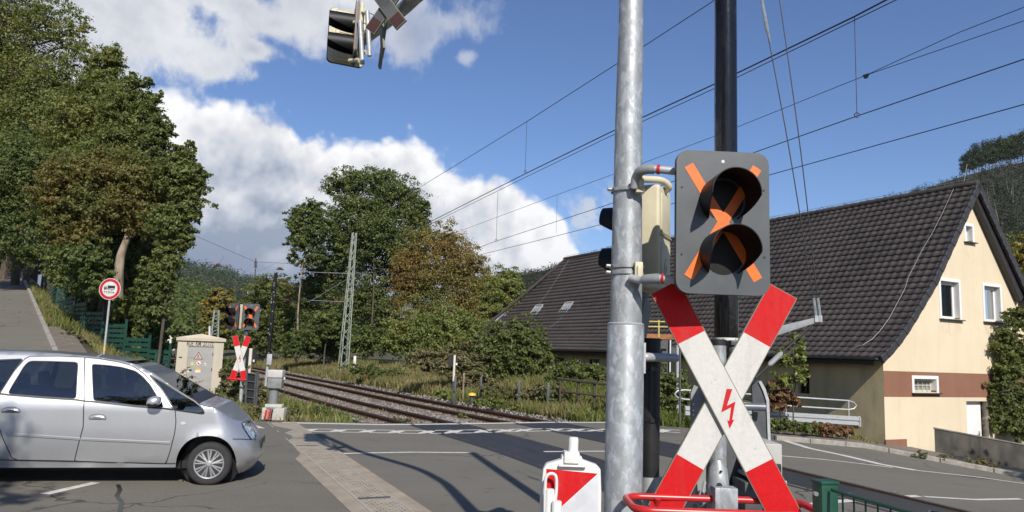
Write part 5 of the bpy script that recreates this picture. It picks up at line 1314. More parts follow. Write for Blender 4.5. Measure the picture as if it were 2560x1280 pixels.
# barrier machine with raised boom
bY2 = 19.0
b0 = grd(690, 1047, 0.0)
bm_ = thing('barrier_drive', 'pale grey barrier machine on a round pedestal and concrete foot at the far kerb', 'barrier machine', (b0.x, b0.y, 0))
bY2 = b0.y
fx = lambda px_, py_: at(px_, py_, bY2)
p = MB(); pbox(p, 655, 708, 1019, 1052, bY2 - .25, bY2 + .05); pbox(p, 662, 704, 1010, 1020, bY2 - .2, bY2 + .03); p.build('foundation', M('pale_concrete', (.5, .48, .43), .9, 0, (.38, .36, .32), 4, .5, .2), bm_, bevel=.02, world=True)
c = fx(684, 1018); zt = fx(684, 970).z
p = MB(); p.lathe([(.20, c.z - .02), (.20, c.z), (.115, c.z + .02), (.115, zt), (.19, zt + .01), (.19, zt + .03)], (c.x, bY2 - .08, 0), 24); p.build('pedestal', M('pedestal_grey', (.16, .17, .175), .5, 0, (.2, .21, .21), 6), bm_, smooth=True, world=True)
p = MB(); pbox(p, 669, 703, 945, 971, bY2 - .2, bY2 + .03); lb = p.build('lower_case', M('case_grey', (.30, .30, .29), .45, .2, (.2, .2, .195), 8), bm_, bevel=.02, world=True)
p = MB(); pbox(p, 668, 705, 924, 946, bY2 - .22, bY2 + .06); p.build('hood_case', M('case_pale', (.52, .51, .48), .45, .1, (.45, .44, .42), 8), lb, bevel=.035, bseg=3, world=True)
p = MB(); a = fx(708, 947); p.cyl(a, a + Vector((.05, 0, 0)), .04, seg=10); p.build('shaft', MAT['white'], lb, world=True)
for k, x_ in enumerate((675, 680, 685, 690)):
    p = MB(); a = fx(x_, 1022); p.tube([(a.x, bY2 - .27, a.z), (a.x - .01, bY2 - .29, fx(x_, 1030).z), (a.x - .02, bY2 - .3, fx(x_, 1045).z)], .02, 6); p.cur = 0
    p.build('warning_flap', [MAT['redpaint'], MAT['black']][k % 2 if k < 9 else 0] if k != 1 else M('flap_pink', (.55, .2, .17), .5), bm_, world=True)
p = MB(); p.box(fx(666, 930), (.07, .05, 0.001)); 
bo2 = thing('barrier_boom', 'slim raised black wrapped boom beside the pale barrier machine at the far kerb', 'barrier', fx(672, 888), 0, 'raised barrier booms')
p = MB(); p.tube([fx(671, 885), fx(680, 800), fx(690, 681)], [.05, .05, .045], 10); p.build('wrapped_tube', mwrap, bo2, smooth=True, world=True)
rj = random.Random(3); p = MB()
for k in range(16):
    u = rj.random(); a = fx(671 + 19 * u, 885 - 204 * u); p.box(a + Vector((rj.uniform(-.04, .04), -.05, 0)), (.02, .02, .03))
p.build('foil_glint', M('foil_grey', (.3, .3, .3), .2), bo2, world=True)
p = MB(); p.tube([fx(664, 965), fx(672, 880)], .035, 8); p.build('boom_foot', MAT['galv_plain'], bo2, smooth=True, world=True)
p = MB(); pbox(p, 668, 678, 885, 912, bY2 - .1, bY2 - .05); p.build('foot_plate', MAT['galv_plain'], bo2, bevel=.005, world=True)

# mileposts and small posts beyond the track
def post(px, ytop, ybot, Y, w, label, mat, name='marker_post', board=None):
    a, b = at(px + (ybot - ytop) * -.055, ybot, Y), at(px, ytop, Y)
    o = thing(name, label, 'post', (b.x, Y, a.z))
    p = MB(); p.box((0, 0, (b.z - a.z) / 2 - .15), (w, w * .8, b.z - a.z + .3)); p.build('shaft', mat, o, bevel=.008)
    if board:
        p = MB(); p.box((-.06, .06, b.z - a.z - board[1] / 2 - .03), (board[0], .015, board[1])); p.build('board', MAT['black'], o)
        p = MB(); p.box((board[0] * .22, .045, b.z - a.z - board[1] + .06), (.06, .012, .08)); p.build('white_number', MAT['white'], o)
    return o
M_PW = M('post_cream', (.62, .58, .47), .7, 0, (.5, .46, .38), 4)
post(1137, 888, 988, 27.5, .075, 'white post with a black board beyond the far track', M_PW, board=(.34, .38))
post(1160, 932, 990, 28.0, .06, 'weathered wooden stake beside the white post beyond the far track', M('stake', (.28, .21, .16), .9))
post(628, 871, 921, 27.0, .10, 'white post with a black board behind the far cross sign', M_PW, board=(.5, .5))
post(888, 890, 905, 42.0, .14, 'short white marker post at the foot of the lattice mast', MAT['white'])
for k, (px_, yt, yb) in enumerate(((1139, 940, 990), (1203, 942, 991), (1298, 950, 1000), (1371, 957, 1004))):
    post(px_, yt, yb, 27.2 - .8 * k, .085, ['dark fence post right beside the white post with the black board', 'second dark fence post from the white post along the bushes', 'third dark fence post from the white post along the bushes', 'dark fence post in the weeds nearest the brown railing'][k], MAT['darkgrey'], 'fence_post')
q = at(1180, 990, 26.5); yb_ = thing('track_marker', 'small yellow capped marker in the grass beyond the far track', 'marker', (q.x, 26.5, q.z - .1))
p = MB(); p.lathe([(.12, .10), (.15, .12), (.13, .19), (.03, .22)], (0, 0, 0), 14); p.build('cap', M('cap_yellow', (.75, .5, .08), .5), yb_, smooth=True); p = MB(); p.lathe([(.06, -.1), (.06, .11)], (0, 0, 0), 10); p.build('stem', MAT['darkgrey'], yb_)
# brown wooden railing
wr = thing('wooden_railing', 'dark brown weathered railing in the weeds left of the galvanised mast', 'railing', at(1450, 970, 25.0))
M_WR = M('weathered_wood', (.085, .062, .045), .9, 0, (.05, .04, .03), 8)
f_ = lambda x, y: at(x, y, 25.0 - (x - 1395) * .012)
for i, (x_, a_, b_) in enumerate(((1401, 945, 990), (1446, 950, 1008), (1486, 957, 1010), (1530, 963, 1018))):
    p = MB(); p.tube([f_(x_, a_), f_(x_ - 1, b_ + 14)], .045, 6); p.build('post', M_WR, wr, world=True)
p = MB(); p.tube([f_(1394, 946), f_(1570, 967)], .045, 6); p.build('rail', M_WR, wr, world=True); p = MB(); p.tube([f_(1405, 978), f_(1570, 998)], .035, 6); p.build('rail', M_WR, wr, world=True)
# things seen between the mast and the front cross
gp_ = thing('sign_post', 'slim grey steel post beyond the road between the mast and the front cross', 'post', grd(1693, 1046, 0))
q = gp_.location.copy(); p = MB(); p.tube([q, (q.x, q.y, at(1693, 862, q.y).z)], .055, 10); p.build('tube', MAT['galv_plain'], gp_, smooth=True, world=True)
bs = thing('barrier_drive', 'dark barrier machine with a white rod and red tip beyond the road', 'barrier machine', grd(1668, 1040, 0))
Yb = bs.location.y
p = MB(); pbox(p, 1656, 1672, 850, 1010, Yb, Yb + .2); pbox(p, 1650, 1668, 852, 872, Yb - .1, Yb + .2); pbox(p, 1672, 1690, 868, 892, Yb, Yb + .2); p.build('frame', MAT['darkgrey'], bs, world=True)
p = MB(); p.tube([at(1676, 845, Yb - .1), at(1674, 985, Yb - .1)], .025, 8); p.build('white_rod', MAT['white'], bs, smooth=True, world=True)
p = MB(); pbox(p, 1667, 1680, 985, 989, Yb - .2, Yb); p.build('red_tip', MAT['redpaint'], bs, world=True)
yr = thing('yellow_railing', 'yellow tube railing over a rusty deck seen between the mast and the front cross', 'railing', at(1650, 850, 20.0))
p = MB()
for x_ in (1600, 1647, 1700): p.tube([at(x_, 800, 20), at(x_, 844, 20)], .022, 6)
for y_ in (803, 816): p.tube([at(1590, y_, 20), at(1705, y_ + 2, 20)], .018, 6)
p.build('tube_frame', M('yellow_tube', (.55, .45, .12), .5), yr, world=True)
p = MB(); pbox(p, 1585, 1710, 833, 850, 20.0, 20.6); p.build('deck', M('rusty_deck', (.33, .14, .05), .8, 0, (.2, .08, .03), 5), yr, world=True)
p = MB(); 
for x_ in (1600, 1700): p.tube([at(x_, 846, 20.3), at(x_, 1060, 20.3)], .03, 6)
p.build('support', MAT['darkgrey'], yr, world=True)

# green mesh fence stepping down the bank
FP = [(-24.2, 39.0), (-21.4, 35.0), (-19.9, 33.2), (-18.4, 31.4), (-16.9, 29.6), (-15.4, 28.2), (-14.0, 27.2), (-12.8, 26.6), (-11.9, 26.3)]
gf = thing('green_fence', 'dark green slatted panel fence stepping down the bank below the trees', 'fence', (-17, 30, Hs(-17, 30)))
def FH(x, y): return Hs(x, y)
M_GF = M('fence_green', (0.010, 0.050, 0.036), .55, 0, (.014, .065, .045), 2)
for i, ((xa_, ya_), (xb_, yb2)) in enumerate(zip(FP, FP[1:])):
    zb4 = FH((xa_ + xb_) / 2, (ya_ + yb2) / 2) - .05; d = Vector((xb_ - xa_, yb2 - ya_, 0)); L2 = d.length; R2 = Matrix.Rotation(math.atan2(d.y, d.x), 3, 'Z'); c = Vector(((xa_ + xb_) / 2, (ya_ + yb2) / 2, zb4))
    p = MB()
    for k in range(6): p.box(c + Vector((0, 0, .10 + .18 * k)), (L2 - .06, .012, .125), R2)
    for k in range(1, 6): p.box(c + R2 @ Vector((-L2 / 2 + L2 * k / 6, -.012, .56)), (.012, .012, 1.1), R2)
    p.build('panel', M_GF, gf, world=True)
    p = MB(); p.box(Vector((xb_, yb2, zb4 + .60)), (.07, .07, 1.3), R2); p.build('post', M_GF, gf, world=True)
p_ = at(386, 918, 25.4); ep = thing('fence_post', 'single leaning dark green fence post between the green fence and the hut', 'fence post', (p_.x, 25.4, 0.2))
p = MB(); p.tube([at(384, 925, 25.4), at(393, 882, 25.4)], .05, 6); p.build('shaft', M_GF, ep, world=True)
# street lamp in the dark of the wood
q = at(36, 686, 46); lp = thing('street_lamp', 'slim grey street lamp standing beside the shaded side road under the trees', 'street lamp', (q.x, 46, Hs(q.x, 46)))
p = MB(); zt = at(46, 592, 46).z; p.tube([(q.x, 46, lp.location.z), (q.x, 46, zt)], .05, 8); p.build('pole', MAT['galv_plain'], lp, smooth=True, world=True)
p = MB(); p.lathe([(.06, 0), (.16, .1), (.16, .3), (.20, .32), (.05, .42)], (q.x, 46, zt), 12); p.build('lantern', MAT['plastic'], lp, smooth=True, world=True)
# distant white direction sign left of the hut
q = at(425, 850, 60); ds = thing('direction_board', 'tiny white arrow shaped board in the distance left of the hut', 'sign', (q.x, 60, q.z))
p = MB(); p.prism([at(x, y, 60) for x, y in ((418, 852), (421, 845), (424, 838), (431, 846), (428, 848), (428, 858), (424, 858), (423, 851))], (0, .06, 0)); p.build('board', MAT['white'], ds, world=True)
p = MB(); p.tube([at(424, 870, 60.1), at(425, 850, 60.1)], .06, 6); p.build('post', MAT['galv_plain'], ds, world=True)
q = at(419, 868, 58); ds = thing('road_works_barrier', 'tiny orange and white barrier board in the distance left of the hut', 'barrier board', (q.x, 58, q.z - .5))
p = MB(); pbox(p, 414, 424, 862, 868, 58, 58.1); p.build('board', M('orange_board', (.8, .25, .05), .5), ds, world=True); p = MB(); pbox(p, 424, 436, 866, 876, 58, 58.1); p.build('board', MAT['white'], ds, world=True)
p = MB(); p.tube([at(418, 865, 58.1), at(417, 890, 58.1)], .05, 6); p.build('leg', MAT['darkgrey'], ds, world=True)
q = at(522, 816, 27.5); wp = thing('white_rod', 'thin white rod standing behind the hut roof', 'rod', (q.x, 27.5, q.z))
p = MB(); p.tube([at(520, 990, 27.5), at(524, 815, 27.5)], .035, 6); p.build('rod', MAT['white'], wp, world=True)

# ================================================================ overhead line
def lattice(foot, top, wb, wt_, label, group='lattice masts of the overhead line', n=17, t_=.032):
    o = thing('lattice_mast', label, 'mast', foot, 0, group)
    up = Vector(top) - Vector(foot); a = rad(30); ux, uy = Vector((math.cos(a), math.sin(a), 0)), Vector((-math.sin(a), math.cos(a), 0))
    def cor(u, i):
        w = (wb + (wt_ - wb) * u) / 2; return up * u + ux * w * (-1, 1, 1, -1)[i] + uy * w * (-1, -1, 1, 1)[i]
    p = MB()
    for i in range(4): p.tube([cor(0, i) - Vector((0, 0, .4)), cor(1, i)], t_, 4)
    p.build('corner_leg', MAT['mastgreen'], o)
    p = MB()
    for k in range(n):
        for i in range(4):
            j = (i + 1) % 4; u0, u1 = k / n, (k + 1) / n
            p.tube([cor(u0, i), cor(u1, j)] if k % 2 == 0 else [cor(u0, j), cor(u1, i)], t_ * .55, 4)
    p.build('lattice_bracing', MAT['mastgreen'], o)
    return o
mf, mt_ = at(858, 916, 45), at(886, 582, 45)
lm = lattice(mf, mt_, .48, .21, 'tall grey green lattice mast standing in front of the dark tree group')
p = MB()
for y_, x2 in ((684, 770), (755, 775)):
    a, b = at(880, y_, 45), at(x2, y_ - 4, 45.5); p.tube([a, b], .014, 6)
p.tube([at(880, 690, 45), at(778, 752, 45.5)], .010, 6)
p.build('cantilever', MAT['galv_plain'], lm, world=True)
for x_, y_ in ((820, 682), (830, 756), (700, 748)):
    p = MB(); p.tube([at(x_, y_, 45.3), at(x_ + 22, y_ + 2, 45.2)], [.035, .035], 8); p.build('insulator', M('insulator', (.12, .05, .04), .3), lm, world=True)
lattice(at(622, 860, 75), at(625.5, 726, 75), .75, .4, 'small lattice mast rising behind the far signals', n=10, t_=.05)
lattice(at(536, 850, 80), at(541, 775, 80), .75, .45, 'small lattice mast behind the hut roof', n=8, t_=.05)
ins = thing('line_insulator', 'brown insulator hanging on the line above the yellow tree', 'insulator', at(639, 665, 60))
p = MB(); p.tube([at(640, 646, 60), at(639, 652, 60)], .04, 6)
for k in range(6): p.lathe([(.03, 0), (.13, .02), (.13, .05), (.03, .08)], at(639, 655 + 3 * k, 60), 8)
p.tube([at(639, 672, 60), at(637, 690, 60)], .04, 6); p.build('insulator_string', M('brown_porcelain', (.08, .04, .035), .3), ins, world=True)
for px_, lab in ((545, 'left'), (700, 'right')):
    yy = 664 if px_ == 545 else 673
    pt = thing('line_fitting', 'small winged fitting on the wire above the %s' % ('wooded hill' if px_ == 545 else 'slim wrapped boom'), 'wire fitting', at(px_, yy, 60))
    p = MB(); p.tube([at(px_ - 9, yy, 60), at(px_ + 9, yy + 1, 60)], .05, 6); p.tube([at(px_ - 5, yy - 3, 60), at(px_ + 5, yy - 2, 60)], .07, 6); p.build('clamp', MAT['rust'], pt, world=True)
def wire(pxs, label, r=.006, dz=None, name='overhead_wire'):
    """pxs: pixel + depth"""
    P = [at(x, y, Y) for x, y, Y in pxs]; o = thing(name, label, 'wire', P[0], 0, 'overhead line wires')
    p = MB(); p.tube(P, r, 6); p.build('strand', MAT['wire'], o, world=True); return o
def wz(x, y, z): q = ray(x, y); return (x, y, q.y * (z - CAM_H) / q.z)
wa_ = [wz(2215, 0, 4.95), wz(2135, 42, 4.95), wz(1780, 213, 4.95), wz(1525, 331, 4.95), wz(1320, 431, 4.95), wz(1090, 547, 4.95)]
k0 = at(*wz(2400, -95, 4.95))
wire([wz(2420, -105, 4.95)] + wa_ + [(900, 640, 33), (715, 735, 60)], 'thick lower wire of the near track crossing behind the mast to the top right', .0085)
wire([wz(1900, -80, 6.35), wz(1775, 8, 6.3), wz(1535, 164, 6.15), wz(1317, 304, 6.0), wz(1040, 474, 6.0), (890, 570, 42), (640, 680, 60)], 'topmost wire, running from the upper middle down behind the tall trees', .006)
wire([wz(2250, -5, 4.85), wz(1780, 224, 4.85), wz(1525, 341, 4.85), wz(1320, 440, 4.85), wz(1085, 556, 4.85), (980, 610, 26)], 'thin wire running just under the thick wire of the near track', .005)
wire([wz(2700, -2, 6.6), wz(2560, 52, 6.6), wz(2165, 188, 6.5), wz(1780, 343, 6.35), wz(1530, 437, 6.3), wz(1395, 486, 6.3), wz(1165, 572, 6.3), (885, 668, 50)], 'upper wire of the far track with a clamp at the right', .006)
wire([wz(2700, -40, 6.7), wz(2560, 18, 6.65), wz(2400, 80, 6.6), wz(2165, 188, 6.5)], 'short wire branching up to the right from the clamp', .006)
wire([wz(2700, 93, 5.3), wz(2560, 148, 5.3), wz(2140, 291, 5.3), wz(1990, 344, 5.3), wz(1525, 510, 5.3), wz(1240, 603, 5.3), (1000, 690, 32), (715, 752, 60)], 'lower wire of the far track with looped droppers', .0075)
wire([wz(2700, 216, 5.0), wz(2560, 261, 5.0), wz(1925, 437, 5.0), wz(1520, 557, 5.0), wz(1390, 590, 5.0), wz(1200, 637, 5.0), (1000, 705, 30)], 'lowest long wire, passing just above the tiled roof to the right edge', .007)
wire([(420, 560, 55), (639, 655, 60), (715, 658, 58), (880, 662, 46)], 'thin level wire above the wooded hill', .012)
wire([(560, 640, 70), (545, 664, 62), (440, 655, 60)], 'thin wire reaching left to the dark tree edge above the hill', .012)
wire([(520, 740, 70), (715, 752, 58), (860, 762, 45)], 'thin level wire across the yellow tree', .014)
wire([(440, 840, 70), (520, 775, 72), (640, 690, 60)], 'thin slanting wire in front of the wooded hill left of the far signals', .012)
q = at(*wz(2165, 188, 6.5)); wc = thing('wire_clamp', 'small dark clamp where two wires meet at the right', 'clamp', q)
p = MB(); p.box(q, (.10, .03, .03), rad(-60)); p.box(q + Vector((0, 0, -.03)), (.06, .03, .04), rad(-60)); p.build('clamp', MAT['black'], wc, world=True)
def dropper(x, ya, za_, yb, zb_, label, loop=False):
    a = at(*wz(x, ya, za_)); b = at(*wz(x, yb, zb_)); b = Vector((a.x, a.y, b.z if abs(b.y - a.y) < .2 else at(x, yb, a.y).z))
    o = thing('wire_dropper', label, 'dropper wire', a, 0, 'droppers between the overhead wires')
    p = MB(); p.tube([a, b + Vector((0, 0, .0))], .0035, 5); p.build('strand', MAT['wire'], o, world=True)
    if loop:
        p = MB(); r = .022; p.tube([b + Vector((r * math.cos(u), 0, r * math.sin(u) + r * .4)) for u in np.linspace(0, 6.28, 13)][:-1], .004, 5, closed=True); p.build('loop', MAT['wire'], o, world=True)
dropper(1317, 304, 6.0, 430, 4.95, 'dropper hanging from the topmost wire left of the mast', True)
dropper(2136, 42, 4.95, 290, 5.3, 'dropper at the right hanging in the open blue sky', True)
dropper(1245, 480, 4.85, 602, 5.3, 'dropper in front of the white cloud edge left of the mast', True)
dropper(1393, 487, 6.3, 584, 5.0, 'dropper nearest the mast against the cloud')
dropper(1166, 571, 6.3, 605, 5.3, 'short dropper just above the brown tree')
# ================================================================ silver car
CA = rad(13.5)
cw = grd(517, 1216, 0)                       # front wheel contact, near side
fwd, lef = Vector((math.cos(CA), math.sin(CA), 0)), Vector((-math.sin(CA), math.cos(CA), 0))
HWID = .845
CO = cw + lef * (HWID - .0)                  # car origin: centre line under front axle
car = thing('silver_car', 'silver compact family car with dark windows driving out of the left edge', 'car', (CO.x, CO.y, 0), CA)
def tumble(z):
    y = HWID
    if z > .98: y -= .30 * ((z - .98) / .62) ** 1.25 * .86
    if z < .62: y -= .05 * ((.62 - z) / .4) ** 1.5
    y -= .012 * abs(z - .72) * 2
    return y
def cpx0(px, py, off=None):
    """pixel -> (u, z) on the near flank (depth follows the tumblehome) or at a fixed offset from the centre line"""
    y = HWID if off is None else off
    for _ in range(6):
        p = on_plane(px, py, CO - lef * y, lef); r = p - CO; u, z = r.dot(fwd), r.z
        if off is None: y = tumble(z)
    return u, z
# centre-line silhouette
sil_px = [(-300, 885), (-150, 874), (-60, 871), (0, 871.5), (119, 873.5), (223, 884), (297, 894), (345, 904.5), (371, 914.5), (424, 945), (467, 974.5), (508, 1003), (537, 1008), (579, 1022), (606, 1036), (622, 1050)]
CENTRE = [cpx0(x, y, -.25) for x, y in sil_px]
nose_px = [(634, 1075), (645, 1094), (653, 1106), (656, 1118), (653, 1140), (646, 1156), (634, 1168)]
NOSE = [cpx0(x, y, .35) for x, y in nose_px]
UN = max(p[0] for p in NOSE) + .0
def Cz(u): return float(np.interp(u, [p[0] for p in CENTRE] + [NOSE[0][0], NOSE[1][0]], [p[1] for p in CENTRE] + [NOSE[0][1], NOSE[1][1]]))
nz = sorted([(p[1], p[0]) for p in NOSE])
nfit = np.polyfit([p[0] for p in nz], [p[1] for p in nz], 3)
def Un(z): return float(np.polyval(nfit, min(max(z, .16), .82))) - .015 - .9 * max(z - .82, 0)
def hwid(u, z):
    y = tumble(z); u0 = -.02 + 0.0; un = Un(z)
    if u > u0:
        k = min(max((u - u0) / (un - u0), 0), 1.0); y *= max(1 - k ** 3.2, 0.0) ** (1 / 2.6)
    if u < -3.3: y *= 1 - .10 * min((-3.3 - u) / .6, 1.5) ** 2
    return y
# upper edge of the flank: roof rail, screen pillar, bonnet shut line
edge_px = [(-300, 900), (-120, 887), (0, 881.5), (71, 882), (148, 883.5), (212, 889.5), (297, 900.5), (340, 911), (368, 927), (384, 934), (424, 962), (467, 990), (497, 1010), (514, 1015), (540, 1022), (565, 1031), (590, 1045)]
def cpx(px, py, off=None):
    if off is not None: return cpx0(px, py, off)
    u, z = cpx0(px, py); y = tumble(z)
    for _ in range(14):
        y = .5 * y + .5 * hwid(u, z); u, z = cpx0(px, py, y)
    return u, z
def fillet(poly, r=.035):
    out = []; n = len(poly)
    for i in range(n):
        a, b_, c = Vector(poly[i - 1]), Vector(poly[i]), Vector(poly[(i + 1) % n]); r1 = min(r, (a - b_).length * .4); r2 = min(r, (c - b_).length * .4)
        p, q = b_ + (a - b_).normalized() * r1, b_ + (c - b_).normalized() * r2
        for k in range(4): t_ = k / 3; out.append(tuple(p * (1 - t_) ** 2 + b_ * 2 * t_ * (1 - t_) + q * t_ * t_))
    return out
EDGE = [cpx(x, y) for x, y in edge_px]
EDGE = [e for e in EDGE if e[0] < Un(.86) - .16]
EDGE += [(Un(.82) - .085, .83), (Un(.74) - .012, .76)]
bot_px = [(640, 1170), (590, 1176), (572, 1176)]
BOT_Z = cpx(300, 1169)[1]
wc_u, wc_z = 0.0, cpx(517, 1159)[1]
WR = wc_z + .0
arch_px = [(438, 1172), (447, 1140), (462, 1112), (484, 1097), (505, 1091), (525, 1089), (548, 1093), (565, 1105), (578, 1122), (587, 1145), (590, 1173)]
ARCH = [cpx(x, y) for x, y in arch_px]
u_end = -3.80
outline = [(u_end, BOT_Z)]
rc = -3.02
outline += [(rc + .385 * math.cos(rad(a)), max(BOT_Z, wc_z + .385 * math.sin(rad(a)))) for a in (195, 175, 150, 125, 100, 80, 55, 30, 5, -15)]
outline[-1] = (outline[-1][0], BOT_Z)
aw, ah = (ARCH[-1][0] - ARCH[0][0]) / 2, max(p[1] for p in ARCH) - BOT_Z; ac = (ARCH[-1][0] + ARCH[0][0]) / 2
ARCH = [(ac - aw * math.copysign(abs(math.cos(k)) ** .85, math.cos(k)), BOT_Z + ah * math.sin(k) ** .9) for k in np.linspace(0.0, math.pi, 29)]
outline += ARCH
bump_b = cpx(630, 1172)[1]
outline += [(ARCH[-1][0] + .03, bump_b), (Un(bump_b + .02) - .15, bump_b), (Un(bump_b + .03) - .03, bump_b + .02)]
outline += [(Un(z) - .004, z) for z in (.36, .44, .52, .60, .68)]
outline += [p for p in EDGE[::-1] if p[0] > u_end]
outline += [(u_end, float(np.interp(u_end, [p[0] for p in EDGE], [p[1] for p in EDGE])))]
# openings
P = lambda L: [cpx(x, y) for x, y in L]
WF = P([(229.5, 909.5), (267, 912), (305, 917), (340, 927), (358, 941), (377, 962), (396, 993), (412, 1019), (395, 1018), (340, 1014.5), (233, 1002)])
WRR = P([(74, 901.5), (130, 902.5), (190, 904.5), (196, 909), (191.5, 998), (100, 992), (18, 985), (30, 963), (44.5, 940), (60, 914)])
WQ = P([(373, 937), (390, 946), (408, 955.5), (452, 982.5), (487, 1003), (504, 1018), (511, 1033), (506, 1035), (436, 1025), (424, 1004), (405, 974), (385, 951)])
WB = P([(-150, 915), (-60, 903), (0, 900), (58, 897.5), (40, 922), (2, 981), (-60, 976), (-140, 968)])
DF = P([(212, 893), (250, 897), (297, 905), (330, 914), (352, 928), (372, 946), (392, 970), (412, 1000), (426, 1016), (438, 1025), (440, 1054), (437, 1082), (424, 1133), (414, 1160), (300, 1157), (186, 1152.5), (208, 1068), (211, 1002)])
DR = P([(212, 893), (211, 1002), (208, 1068), (186, 1152.5), (45, 1150), (30, 1145), (12, 1106), (0, 1075), (-8, 1050), (-12, 1020), (0, 984), (36, 927), (62, 897), (75, 890.5), (148, 890)])
HLAMP = P([(605, 1056), (614, 1052.5), (624, 1058), (631, 1066), (637, 1078), (640, 1088), (637, 1096), (627, 1097), (618, 1083), (609, 1069)])
SEAM_Z = cpx(600, 1097)[1]
dn = lambda poly, s=.05: dense(poly, s)
outline_d = dn(outline, .06)
ex = []
for u in list(np.arange(u_end + .04, 0.2, .07)) + [Un(.6) - .7 * (1 - k) ** 2.0 for k in np.linspace(0, .985, 40)]:
    for z in np.arange(BOT_Z + .04, 1.62, .06): ex.append((u, z))
def solve(polyset):
    Pn = [Vector(p) for p in outline_d]; E = [(i, (i + 1) % len(outline_d)) for i in range(len(outline_d))]
    for poly in polyset:
        q = dn(poly); k = len(Pn); Pn += [Vector(p) for p in q]; E += [(k + i, k + (i + 1) % len(q)) for i in range(len(q))]
    Pn += [Vector(p) for p in ex if in_poly(p[0], p[1], outline)]
    V_, _, F_, _, _, _ = geometry.delaunay_2d_cdt(Pn, E, [], 0, 1e-4)
    return V_, F_
WF, WRR, WB = fillet(WF), fillet(WRR, .05), fillet(WB); WQ = fillet(WQ, .02); HLAMP = fillet(HLAMP, .012); DF = fillet(DF, .03)
V_, F_ = solve([WF, WRR, WQ, WB, DF, DR, HLAMP])
groups = dict(body=[], front_door=[], rear_door=[], wf=[], wr=[], wq=[], wb=[], headlight=[])
for f in F_:
    c = sum((V_[i] for i in f), Vector((0, 0))) / len(f); x, y = c
    if not in_poly(x, y, outline_d): continue
    if in_poly(x, y, WF): g = 'wf'
    elif in_poly(x, y, WRR): g = 'wr'
    elif in_poly(x, y, WQ): g = 'wq'
    elif in_poly(x, y, WB): g = 'wb'
    elif in_poly(x, y, HLAMP): g = 'headlight'
    elif in_poly(x, y, DF): g = 'front_door'
    elif in_poly(x, y, DR): g = 'rear_door'
    else: g = 'body'
    groups[g].append(f)
# paint
mp_ = bpy.data.materials.new('silver_paint'); mp_.use_nodes = True
t = NT(mp_.node_tree); b = t.n['Principled BSDF']; g_ = t.new('ShaderNodeTexCoord').outputs['Object']
b.inputs['Metallic'].default_value = 0.65; b.inputs['Roughness'].default_value = 0.36; b.inputs['Coat Weight'].default_value = 0.7; b.inputs['Coat Roughness'].default_value = 0.05
fl = t.noise(g_, 420, 1.0); dirt = t.mapr(t.noise(g_, 2.5, 5.0, .65), .45, .75, 0, .35)
t.l.new(t.mix(dirt, t.mix(t.mapr(fl, .3, .7), (.44, .445, .455, 1), (.56, .565, .575, 1)), (.42, .42, .41, 1)), b.inputs['Base Color'])
M_CG = glass_mat('car_glass', (.30, .345, .33), .10)
M_WS = glass_mat('windscreen_glass', (.06, .07, .07), .0, 0.0, 1.08)
M_TRIM = M('car_trim', (.012, .012, .013), .4, 0, (.02, .02, .02), 8)
SH = .006
def crease(u, z):
    """flank relief: wheel-arch lip, shoulder, sill step"""
    y = 0.0
    r = math.hypot(u - wc_u, z - wc_z)
    if z > .3: y += .022 * (1 - sstep(.36, .47, r)) * sstep(.0, .12, z - .35)
    if z < BOT_Z + .06: y -= .012
    return y
def flank(mb, faces, side, off=0.0, uvw=None):
    idx = {}; vs = []
    for f in faces:
        for i in f:
            if i not in idx:
                idx[i] = len(vs); u, z = V_[i]; y = hwid(u, z); y = y + (off + crease(u, z)) * min(1, y / .3); vs.append((u, -y * side, z))
    mb.add(vs, [tuple(idx[i] for i in f) for f in faces])
def shrink_gap(faces, poly): return faces
body = None
mb = MB()
for s in (1, -1): flank(mb, groups['body'], s)
# top skin between the two flanks: roof, screen, bonnet
eu = [p[0] for p in EDGE]; ez = [p[1] for p in EDGE]
TU = list(np.arange(u_end, -.25, .08)) + list(np.linspace(-.25, eu[-1], 16))
u_scr0, u_scr1 = cpx(352, 908, -.25)[0], cpx(514, 1007, -.25)[0]
OE = sorted(q_[0] for q_ in outline_d if abs(q_[1] - float(np.interp(q_[0], eu, ez))) < 2e-4 and q_[0] > u_end - 1e-6)
u_scr0 = min(OE, key=lambda u: abs(u - u_scr0)); u_scr1 = min(OE, key=lambda u: abs(u - u_scr1))
TU = OE
NQ = 12
def top_pt(u, q, off=0.0):
    zE = float(np.interp(u, eu, ez)); yE = hwid(u, zE); zc = max(Cz(u), zE + .004)
    a = q * math.pi; y = -yE * math.cos(a); k = math.sin(a) ** (.9)
    return Vector((u, y, zE + (zc - zE) * k + off * k))
def topgrid(m_, us, q0, q1, off=0.0, n=NQ):
    vs = [top_pt(u, q0 + (q1 - q0) * j / n, off) for u in us for j in range(n + 1)]
    m_.add(vs, [(i * (n + 1) + j, i * (n + 1) + j + 1, (i + 1) * (n + 1) + j + 1, (i + 1) * (n + 1) + j) for i in range(len(us) - 1) for j in range(n)])
scr = [u for u in TU if u_scr0 - 1e-6 <= u <= u_scr1 + 1e-6]
roof_u = [u for u in TU if u <= u_scr0 + 1e-6]; bon_u = [u for u in TU if u >= u_scr1 - 1e-6]
topgrid(mb, roof_u, 0, 1)
topgrid(mb, scr, 0, .10, n=3); topgrid(mb, scr, .90, 1, n=3)
topgrid(mb, bon_u, 0, 1)
FR = [q_ for q_ in outline_d if q_[0] > Un(q_[1]) - .30 and q_[1] <= EDGE[-1][1] + 1e-4]
